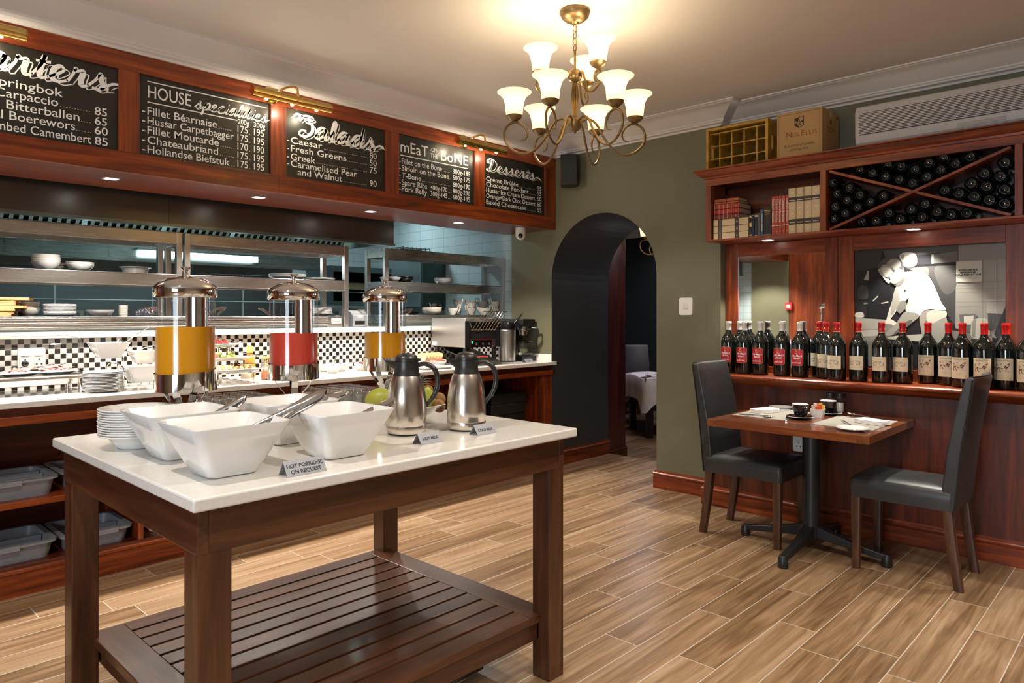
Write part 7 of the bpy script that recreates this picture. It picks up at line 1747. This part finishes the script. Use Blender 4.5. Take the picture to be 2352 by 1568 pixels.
# upholstered chairs
def make_chair(label, loc, rz, group=None):
    t = thing('dining_chair', label, 'chair', loc, rz, group)
    m = M(LEATHER)
    rings = []
    for z, g in ((0.398, 0.0), (0.45, 0.004), (0.492, 0.003), (0.505, -0.010)):
        rings.append(rrect(0, 0.018, 0.212 + g, 0.247 + g, 0.022, z, 4))
    m.loft(rings[:-1] + [[(p[0], p[1], 0.505 + 0.006 * (1 - (p[0] / 0.21) ** 2)) for p in rings[-1]], rrect(0, 0.018, 0.10, 0.12, 0.03, 0.513, 4)]); m.build('seat', t, smooth=50)
    m = M(LEATHER)
    rings = []; nx = 9
    for z, yf, yr, hx in ((0.392, -0.176, -0.240, 0.212), (0.52, -0.180, -0.252, 0.214), (0.70, -0.198, -0.268, 0.213), (0.88, -0.232, -0.292, 0.211), (1.02, -0.262, -0.312, 0.208), (1.075, -0.276, -0.320, 0.204), (1.088, -0.286, -0.316, 0.198)):
        k = (z - 0.392) / 0.7
        bow = lambda x: -0.034 * k * (1 - (x / 0.212) ** 2)
        xs = [-hx + 2 * hx * i / (nx - 1) for i in range(nx)]
        rings.append([(x, yf + bow(x), z + 0.0) for x in xs] + [(x, yr + bow(x), z) for x in xs[::-1]])
    m.loft(rings); bk = m.build('backrest', t, smooth=50, bevel=0.010, seg=3)
    m = M(mat('piping_black', (0.006, 0.006, 0.006), 0.4))
    for s in (-1, 1):
        pts = [(s * 0.215, yr + 0.006, z) for z, yr in ((0.40, -0.240), (0.52, -0.252), (0.70, -0.268), (0.88, -0.292), (1.02, -0.312), (1.075, -0.318))]
        m.tube(spline(pts, 5), 0.0035, 6)
    m.tube([(-0.20 + 0.05 * i, -0.316 - 0.034 * (1 - ((-0.20 + 0.05 * i) / 0.212) ** 2) + 0.004, 1.087) for i in range(9)], 0.0035, 6)
    m.build('piping', bk)
    for sx in (-1, 1):
        m = M(legw('z')); m.loft([rrect(sx * 0.187, 0.237, 0.018, 0.018, 0.003, 0.0, 2), rrect(sx * 0.187, 0.237, 0.024, 0.024, 0.003, 0.40, 2)]); m.build('leg', t, smooth=30)
        m = M(legw('z')); m.loft([rrect(sx * 0.187, -0.252, 0.018, 0.020, 0.003, 0.0, 2), rrect(sx * 0.188, -0.222, 0.022, 0.023, 0.003, 0.20, 2), rrect(sx * 0.188, -0.200, 0.023, 0.024, 0.003, 0.40, 2)]); m.build('leg', t, smooth=30)
    return t
ch = make_chair('grey leather dining chair left of the table, beside the olive wall', (4.325, 1.985, 0), R(180))
dup(ch, (4.325, 1.068, 0), 0, 'grey leather dining chair right of the table, its back in front of the wolf bottles')
TZ = 0.7705
PMAT = noisy('woven_vinyl', (0.26, 0.245, 0.21), (0.34, 0.325, 0.285), 260, 0.6, 0.5, 500)
tag(M(PMAT).rbox(4.15, 4.60, 1.715, 2.045, TZ, TZ + 0.0018, 0.004).build('placemat', smooth=0), 'woven grey placemat at the left chair\'s place', 'placemat')
tag(M(PMAT).rbox(4.11, 4.575, 1.212, 1.545, TZ, TZ + 0.0018, 0.004).build('placemat', smooth=0), 'woven grey placemat at the right chair\'s place', 'placemat')
def napkin(loc, rz, label):
    t = thing('napkin', label, 'napkin', loc, rz)
    m = M(CLOTH)
    for k in range(4):
        z = 0.006 * k; s = 1 - 0.03 * k
        m.rbox(-0.085 * s, 0.085 * s + 0.004 * k, -0.055 * s, 0.055 * s, z, z + 0.0055, 0.012)
    m.build('folded_cloth', t, bevel=0.0022, smooth=60)
napkin((4.395, 1.945, TZ + 0.0022), R(-20), 'folded white napkin by the left chair')
napkin((4.365, 1.290, TZ + 0.0022), R(70), 'folded white napkin by the right chair')
tag(M(PORC).lathe(plate_prof(0.083, 0.014), 40).build('side_plate', loc=(4.645, 1.935, TZ)), 'white side plate at the wall side of the left place', 'plate')
tag(M(PORC).lathe(plate_prof(0.085, 0.014), 40).build('side_plate', loc=(4.055, 1.298, TZ), smooth=60), 'white side plate at the near corner of the right place', 'plate')
def cup_and_saucer(loc, rz, which):
    sc = thing('saucer', 'black saucer with a pale rim under the %s cup' % which, 'saucer', loc)
    m = M(BLACKC); m.lathe([(0, 0), (0.042, 0), (0.046, 0.003), (0.078, 0.014), (0.080, 0.0155), (0.078, 0.017), (0.040, 0.006), (0, 0.006)], 40); m.build('dish', sc, smooth=50)
    m = M(PORC); m.lathe([(0.0792, 0.0150), (0.0806, 0.0158), (0.0790, 0.0175)], 40, cap=False); m.build('rim', sc)
    t = thing('coffee_cup', '%s black coffee cup with a white inside' % which, 'cup', (loc[0], loc[1], loc[2] + 0.0065), rz)
    m = M(BLACKC); m.lathe([(0, 0), (0.030, 0), (0.032, 0.004), (0.029, 0.012), (0.037, 0.030), (0.046, 0.060), (0.0475, 0.081)], 40, cap=False); m.lathe([(0, 0), (0.03, 0)], 40, cap=False); m.build('cup_body', t, smooth=60)
    m = M(PORC); m.lathe([(0.0475, 0.081), (0.0470, 0.0835), (0.0455, 0.0825), (0.043, 0.058), (0.033, 0.025), (0, 0.012)], 40, cap=False); m.build('lining', t, smooth=60)
    m = M(BLACKC); m.tube(spline([(0.042, 0, 0.062), (0.066, 0, 0.066), (0.072, 0, 0.048), (0.056, 0, 0.026), (0.036, 0, 0.024)], 6), 0.0052, 8); m.build('handle', t)
cup_and_saucer((4.285, 1.672, TZ), R(235), 'near')
cup_and_saucer((4.575, 1.610, TZ), R(60), 'far')
t = thing('sugar_caddy', 'square white caddy of sugar sachets between the cups', 'caddy', (4.420, 1.617, TZ), R(8))
m = M(PORC); m.loft([rrect(0, 0, 0.034, 0.030, 0.006, 0), rrect(0, 0, 0.043, 0.038, 0.006, 0.052), rrect(0, 0, 0.040, 0.035, 0.006, 0.0525), rrect(0, 0, 0.031, 0.027, 0.006, 0.004)]); m.build('caddy_body', t, smooth=40)
SACH = [('orange', (0.70, 0.10, 0.03)), ('orange', (0.72, 0.11, 0.03)), ('yellow', (0.62, 0.40, 0.04)), ('yellow', (0.64, 0.42, 0.05)), ('white', (0.74, 0.66, 0.58)), ('white', (0.74, 0.68, 0.60)), ('orange', (0.70, 0.10, 0.03)), ('orange', (0.68, 0.12, 0.05))]
for k, (nm, c) in enumerate(SACH):
    o = M(mat('sachet_' + nm, c, 0.45)).box(-0.0015, 0.0015, -0.014, 0.014, 0, 0.058).build('sugar_sachet', bevel=0.001)
    o.location = (4.398 + 0.0175 * (k % 4) - 0.003, 1.603 + 0.028 * (k // 4), TZ + 0.016 + 0.006 * (k % 3)); o.rotation_euler = (R(-7 + 4 * (k % 4)), R(-10 + 7 * (k % 4)), R(20 + 25 * (k % 3)))
    tag(o, '%s sugar sachet in the white caddy, %s in the %s row' % (nm, ORD[k % 4], ('right', 'left')[k // 4]), 'sachet', 'sugar sachets')
def grinder(loc, content, label):
    t = thing('spice_grinder', label, 'grinder', loc)
    m = M(GLASS); m.lathe([(0, 0.0), (0.021, 0.0), (0.023, 0.004), (0.020, 0.012), (0.0215, 0.020), (0.0225, 0.085), (0.018, 0.094)], 24, cap=False); m.build('glass_body', t, smooth=50)
    m = M(content); m.lathe([(0, 0.012), (0.019, 0.013), (0.0205, 0.022), (0.0208, 0.068), (0, 0.070)], 24); m.build('filling', t)
    m = M(BLACKP); m.lathe([(0, 0.093), (0.024, 0.093), (0.0245, 0.110), (0.0225, 0.112), (0.0245, 0.114), (0.024, 0.126), (0, 0.128)], 24); m.build('cap', t)
grinder((4.695, 1.640, TZ), noisy('peppercorns', (0.015, 0.010, 0.008), (0.06, 0.04, 0.03), 300, 0.6), 'pepper grinder with black cap behind the far cup')
grinder((4.690, 1.578, TZ), noisy('rock_salt', (0.66, 0.60, 0.54), (0.76, 0.70, 0.64), 300, 0.6), 'salt grinder with black cap right of the far cup')
def cutlery(kind, loc, rz, label, tilt=0):
    t = thing(kind, label, kind.split('_')[-1], loc, rz)
    m = M(SILVER); m.xf = roty(R(tilt))
    if kind == 'table_knife':
        m.tube([(-0.11, 0, 0), (-0.02, 0, 0)], [0.006, 0.004], 8, flat=0.5); m.build('handle', t)
        m = M(SILVER); m.loft([[(x, -w_, -0.0006), (x, w_ * 0.7, -0.0003), (x, w_ * 0.7, 0.0003), (x, -w_, 0.0006)] for x, w_ in ((-0.02, 0.004), (0.0, 0.009), (0.08, 0.009), (0.11, 0.002))]); m.build('blade', t)
    elif kind == 'table_fork':
        m.tube(spline([(-0.10, 0, 0.0), (0.0, 0, 0.005), (0.05, 0, 0.003)], 5), [0.0062] * 4 + [0.003] * 4 + [0.008] * 3, 8, flat=0.4); m.build('handle', t)
        m = M(SILVER); m.xf = roty(R(tilt))
        for q in range(4): m.tube([(0.05, -0.0075 + 0.005 * q, 0.003), (0.075, -0.0085 + 0.0057 * q, 0.000), (0.095, -0.0075 + 0.005 * q, 0.005)], 0.0013, 6)
        m.build('tines', t)
    else:
        m.tube(spline([(-0.11, 0, 0.0), (0.0, 0, 0.006), (0.045, 0, 0.004)], 5), [0.0062] * 4 + [0.003] * 4 + [0.004] * 3, 8, flat=0.4); m.build('handle', t)
        m = M(SILVER); m.xf = roty(R(tilt)); m.ball((0.070, 0, 0.003), 0.030, n=10, sc=(1, 0.66, 0.20)); m.build('spoon_bowl', t)
cutlery('table_fork', (4.235, 1.385, TZ + 0.006), R(35), 'fork on the right placemat pointing at the near cup', -2)
cutlery('table_knife', (4.52, 1.370, TZ + 0.005), R(80), 'knife along the wall side of the right placemat')
cutlery('table_spoon', (4.555, 1.395, TZ + 0.012), R(88), 'spoon shining on the wall side of the right placemat', -8)
cutlery('table_knife', (4.215, 1.905, TZ + 0.005), R(-82), 'knife along the near side of the left placemat')
cutlery('table_spoon', (4.190, 1.905, TZ + 0.006), R(-88), 'spoon along the near edge of the left placemat')
cutlery('table_fork', (4.545, 1.845, TZ + 0.006), R(-75), 'fork on the left placemat below the far side plate')
cutlery('table_knife', (4.240, 1.735, TZ + 0.005), R(20), 'knife tip peeping left of the near cup')

# ============================================================ CHANDELIER
SHADE = bpy.data.materials.new('frosted_shade'); SHADE.use_nodes = True
_n, _l = SHADE.node_tree.nodes, SHADE.node_tree.links
_n.remove(_n['Principled BSDF'])
_t = _n.new('ShaderNodeBsdfTranslucent'); _t.inputs[0].default_value = (0.93, 0.80, 0.52, 1)
_d = _n.new('ShaderNodeBsdfDiffuse'); _d.inputs[0].default_value = (0.80, 0.70, 0.50, 1)
_m = _n.new('ShaderNodeMixShader'); _m.inputs[0].default_value = 0.35
_l.new(_t.outputs[0], _m.inputs[1]); _l.new(_d.outputs[0], _m.inputs[2])
_e = _n.new('ShaderNodeEmission'); _e.inputs[0].default_value = (1.0, 0.80, 0.48, 1); _e.inputs[1].default_value = 0.55
_a = _n.new('ShaderNodeAddShader'); _l.new(_m.outputs[0], _a.inputs[0]); _l.new(_e.outputs[0], _a.inputs[1]); _l.new(_a.outputs[0], _n['Material Output'].inputs[0])
BULB = mat('warm_bulb', (1, 1, 1), 0.5, emit=(1.0, 0.78, 0.45), estr=10)
def chandelier(loc, rz, label):
    t = thing('chandelier', label, 'chandelier', loc, rz)
    m = M(BRONZE); m.lathe([(0, 0), (0.076, 0), (0.080, -0.012), (0.074, -0.022), (0.070, -0.034), (0.050, -0.052), (0.022, -0.060), (0.014, -0.072), (0, -0.074)][::-1], 36); m.build('ceiling_canopy', t)
    for k in range(4):
        m = M(BRONZE); m.xf = T(0, 0, -0.092 - 0.034 * k) @ rotz(PI / 2 * (k % 2) + 0.5)
        m.tube([(0.012 * math.cos(2 * PI * i / 16), 0, 0.021 * math.sin(2 * PI * i / 16)) for i in range(16)], 0.0026, 6, closed=True); m.build('chain_link', t)
    m = M(mat('flex_gold', (0.45, 0.30, 0.08), 0.4)); m.tube([(0.003, 0, -0.07), (0.006, 0.004, -0.13), (0.002, 0, -0.21)], 0.003, 6); m.build('flex', t)
    m = M(BRONZE); m.lathe([(0, -0.200), (0.006, -0.202), (0.0065, -0.300), (0.020, -0.302), (0.034, -0.314), (0.037, -0.318), (0.037, -0.340), (0.035, -0.346), (0.032, -0.354), (0.020, -0.366), (0.013, -0.370)][::-1], 28, cap=False); m.build('upper_hub', t)
    m = M(BRONZE)
    rings = []
    for z, r in ((-0.370, 0.011), (-0.390, 0.014), (-0.430, 0.0175), (-0.480, 0.015), (-0.540, 0.010), (-0.545, 0.012)):
        rings.append([(r * (1 + 0.10 * math.cos(i * PI)) * math.cos(2 * PI * i / 24), r * (1 + 0.10 * math.cos(i * PI)) * math.sin(2 * PI * i / 24), z) for i in range(24)])
    m.loft(rings[::-1]); m.build('fluted_stem', t)
    m = M(BRONZE); m.lathe([(0.012, -0.545), (0.030, -0.556), (0.037, -0.562), (0.037, -0.585), (0.035, -0.592), (0.030, -0.604), (0.018, -0.614), (0.008, -0.618), (0.006, -0.628), (0, -0.630)][::-1], 28, cap=False); m.build('lower_hub', t)
    LOW = [(0.034, -0.568), (0.070, -0.556), (0.110, -0.580), (0.150, -0.650), (0.200, -0.712), (0.255, -0.738), (0.310, -0.725), (0.352, -0.685), (0.364, -0.640), (0.350, -0.600), (0.312, -0.577), (0.270, -0.590), (0.245, -0.625), (0.252, -0.660), (0.280, -0.672)]
    UPP = [(0.034, -0.326), (0.058, -0.332), (0.076, -0.370), (0.100, -0.430), (0.135, -0.446), (0.175, -0.430), (0.200, -0.395), (0.196, -0.370), (0.178, -0.352), (0.155, -0.362), (0.148, -0.390), (0.165, -0.408)]
    def arm(path, ang, R0, zc):
        c, s = math.cos(ang), math.sin(ang)
        m = M(BRONZE); pts = spline([(r * c, r * s, z) for r, z in path], 7)
        q = len(pts); m.tube(pts, [0.0062 if i < q * 0.8 else 0.0062 * (1 - 0.6 * (i - q * 0.8) / (q * 0.2)) for i in range(q)], 10); a = m.build('arm', t)
        m = M(BRONZE); m.lathe([(0, zc - 0.034), (0.006, zc - 0.034), (0.006, zc - 0.024), (0.018, zc - 0.021), (0.034, zc - 0.010), (0.043, zc + 0.004), (0.041, zc + 0.006), (0, zc + 0.002)], 28, c=(R0 * c, R0 * s, 0)); m.build('cup', a)
        m = M(SHADE)
        pr = [(0.040, 0.002), (0.043, 0.020), (0.046, 0.055), (0.053, 0.085), (0.066, 0.108), (0.087, 0.123), (0.0875, 0.125), (0.0655, 0.111), (0.0515, 0.087), (0.0442, 0.055), (0.041, 0.020), (0.038, 0.004)]
        m.lathe([(r, z + zc) for r, z in pr], 36, c=(R0 * c, R0 * s, 0), cap=False); m.build('shade', a, smooth=60)
        m = M(BULB); m.ball((R0 * c, R0 * s, zc + 0.062), 0.022, n=10, sc=(1, 1, 1.4)); m.build('bulb', a)
    for k in range(6): arm(LOW, PI / 3 * k, 0.312, -0.548)
    for k in range(3): arm(UPP, PI + 2 * PI / 3 * k + 0.03, 0.178, -0.322)
    return t
CH = (2.845, 2.260, 2.9595); CA = R(-46.4 + 3)
chd = chandelier(CH, CA, 'bronze nine-light chandelier with frosted glass shades hanging from the ceiling')
for k in range(6):
    a = CA + PI / 3 * k; point('chandelier_lamp', (CH[0] + 0.312 * math.cos(a), CH[1] + 0.312 * math.sin(a), CH[2] - 0.455), 2.6, (1.0, 0.82, 0.58), 0.03)
for k in range(3):
    a = CA + PI + 2 * PI / 3 * k + 0.03; point('chandelier_lamp', (CH[0] + 0.178 * math.cos(a), CH[1] + 0.178 * math.sin(a), CH[2] - 0.23), 2.6, (1.0, 0.82, 0.58), 0.03)

# ============================================================ ROOM BEYOND THE ARCH
# its chandelier hangs lower under the lower ceiling and shows one shade past the arch edge
dup(chd, (6.704, 3.977, 2.7795), R(-46.4 + 3), 'second chandelier in the far room, one lit shade visible past the arch')
point('far_chandelier_lamp', (6.704 - 0.225, 3.977 + 0.215, 2.34), 5, (1.0, 0.76, 0.46), 0.03)
FZ = -0.12
A_, B_ = Vector((0.64, 0.77, 0)), Vector((0.77, -0.64, 0))
t = thing('far_dining_table', 'dark pedestal table under a white cloth in the far room', 'table', (7.975, 4.81, FZ), math.atan2(0.77, 0.64))
m = M(mahd('x')); m.box(-0.44, 0.44, -0.44, 0.44, 0.70, 0.735); m.build('table_top', t)
for x, y in ((-0.36, -0.36), (-0.36, 0.36), (0.36, -0.36), (0.36, 0.36)):
    m = M(mat('black_wood', (0.015, 0.010, 0.010), 0.4)); m.box(x - 0.04, x + 0.04, y - 0.04, y + 0.04, 0, 0.70); m.build('leg', t, bevel=0.004)
m = M(CLOTH)
def hem(s, z, wav, cor):
    out = []
    n = 64
    for i in range(n):
        a = 2 * PI * (i + 0.5) / n
        k = 1 / max(abs(math.cos(a)), abs(math.sin(a)))
        c4 = max(0.0, (k - 1.12) / 0.294)
        out.append((s * k * math.cos(a) * (1 + wav * math.sin(9 * a)), s * k * math.sin(a) * (1 + wav * math.sin(9 * a)), z - cor * c4 ** 1.5 + 0.01 * math.sin(5 * a)))
    return out
m.loft([hem(0.448, 0.7415, 0, 0), hem(0.455, 0.735, 0, 0), hem(0.462, 0.60, 0.012, 0.06), hem(0.475, 0.455, 0.03, 0.19)], cap=False)
m.add(hem(0.448, 0.7415, 0, 0), [list(range(64))])
o = m.build('tablecloth', loc=(7.975, 4.81, FZ), rot=(0, 0, math.atan2(0.77, 0.64)), smooth=60)
tag(o, 'white tablecloth hanging in a point, seen through the arch', 'tablecloth')
dup(ch, (8.32, 5.46, FZ), R(140), 'dark dining chair in the far room, its back left of the wine glasses')
dup(ch, (9.12, 5.02, FZ), R(120), 'dark dining chair in the far room, behind the wine glasses')
dup(ch, (9.0, 6.25, FZ), R(150), 'dark dining chair in the far room, just showing by the timber lining')
def wineglass(x, y, label):
    t = thing('wine_glass', label, 'glass', (x, y, FZ + 0.742))
    m = M(mat('wg_glass', (1, 1, 1), 0.02) if False else thin_glass('wine_glass_clear', (0.92, 0.94, 0.96), 0.03, 1.7)); m.lathe([(0, 0.002), (0.038, 0.001), (0.036, 0.003), (0.005, 0.010), (0.0042, 0.085), (0.018, 0.095), (0.040, 0.125), (0.043, 0.150), (0.034, 0.205)], 24, cap=False); m.build('glass_body', t, smooth=60)
wineglass(7.90, 4.66, 'front wine glass on the white-clothed table through the arch')
wineglass(7.95, 4.80, 'rear wine glass on the white-clothed table through the arch')
for k, (x, y) in enumerate(((7.80, 4.80), (8.02, 4.62))):
    m = M(MATS['wine_glass_clear']); m.lathe([(0, 0.002), (0.030, 0.002), (0.034, 0.10)], 20, cap=False)
    tag(m.build('tumbler', loc=(x, y, FZ + 0.742)), ('tumbler left of the wine glasses in the far room', 'tumbler right of the wine glasses in the far room')[k], 'glass')
for k, (x, y, rz) in enumerate(((7.72, 4.90, 50), (7.62, 4.78, 40), (7.90, 5.0, 45))):
    o = M(CLOTH).rbox(-0.09, 0.09, -0.05, 0.05, 0, 0.018, 0.01).build('napkin', bevel=0.004, loc=(x, y, FZ + 0.742), rot=(0, 0, R(rz)))
    tag(o, 'folded napkin on the far table, %s' % ('left of the tumbler', 'nearest the table corner', 'behind the tumbler')[k], 'napkin')
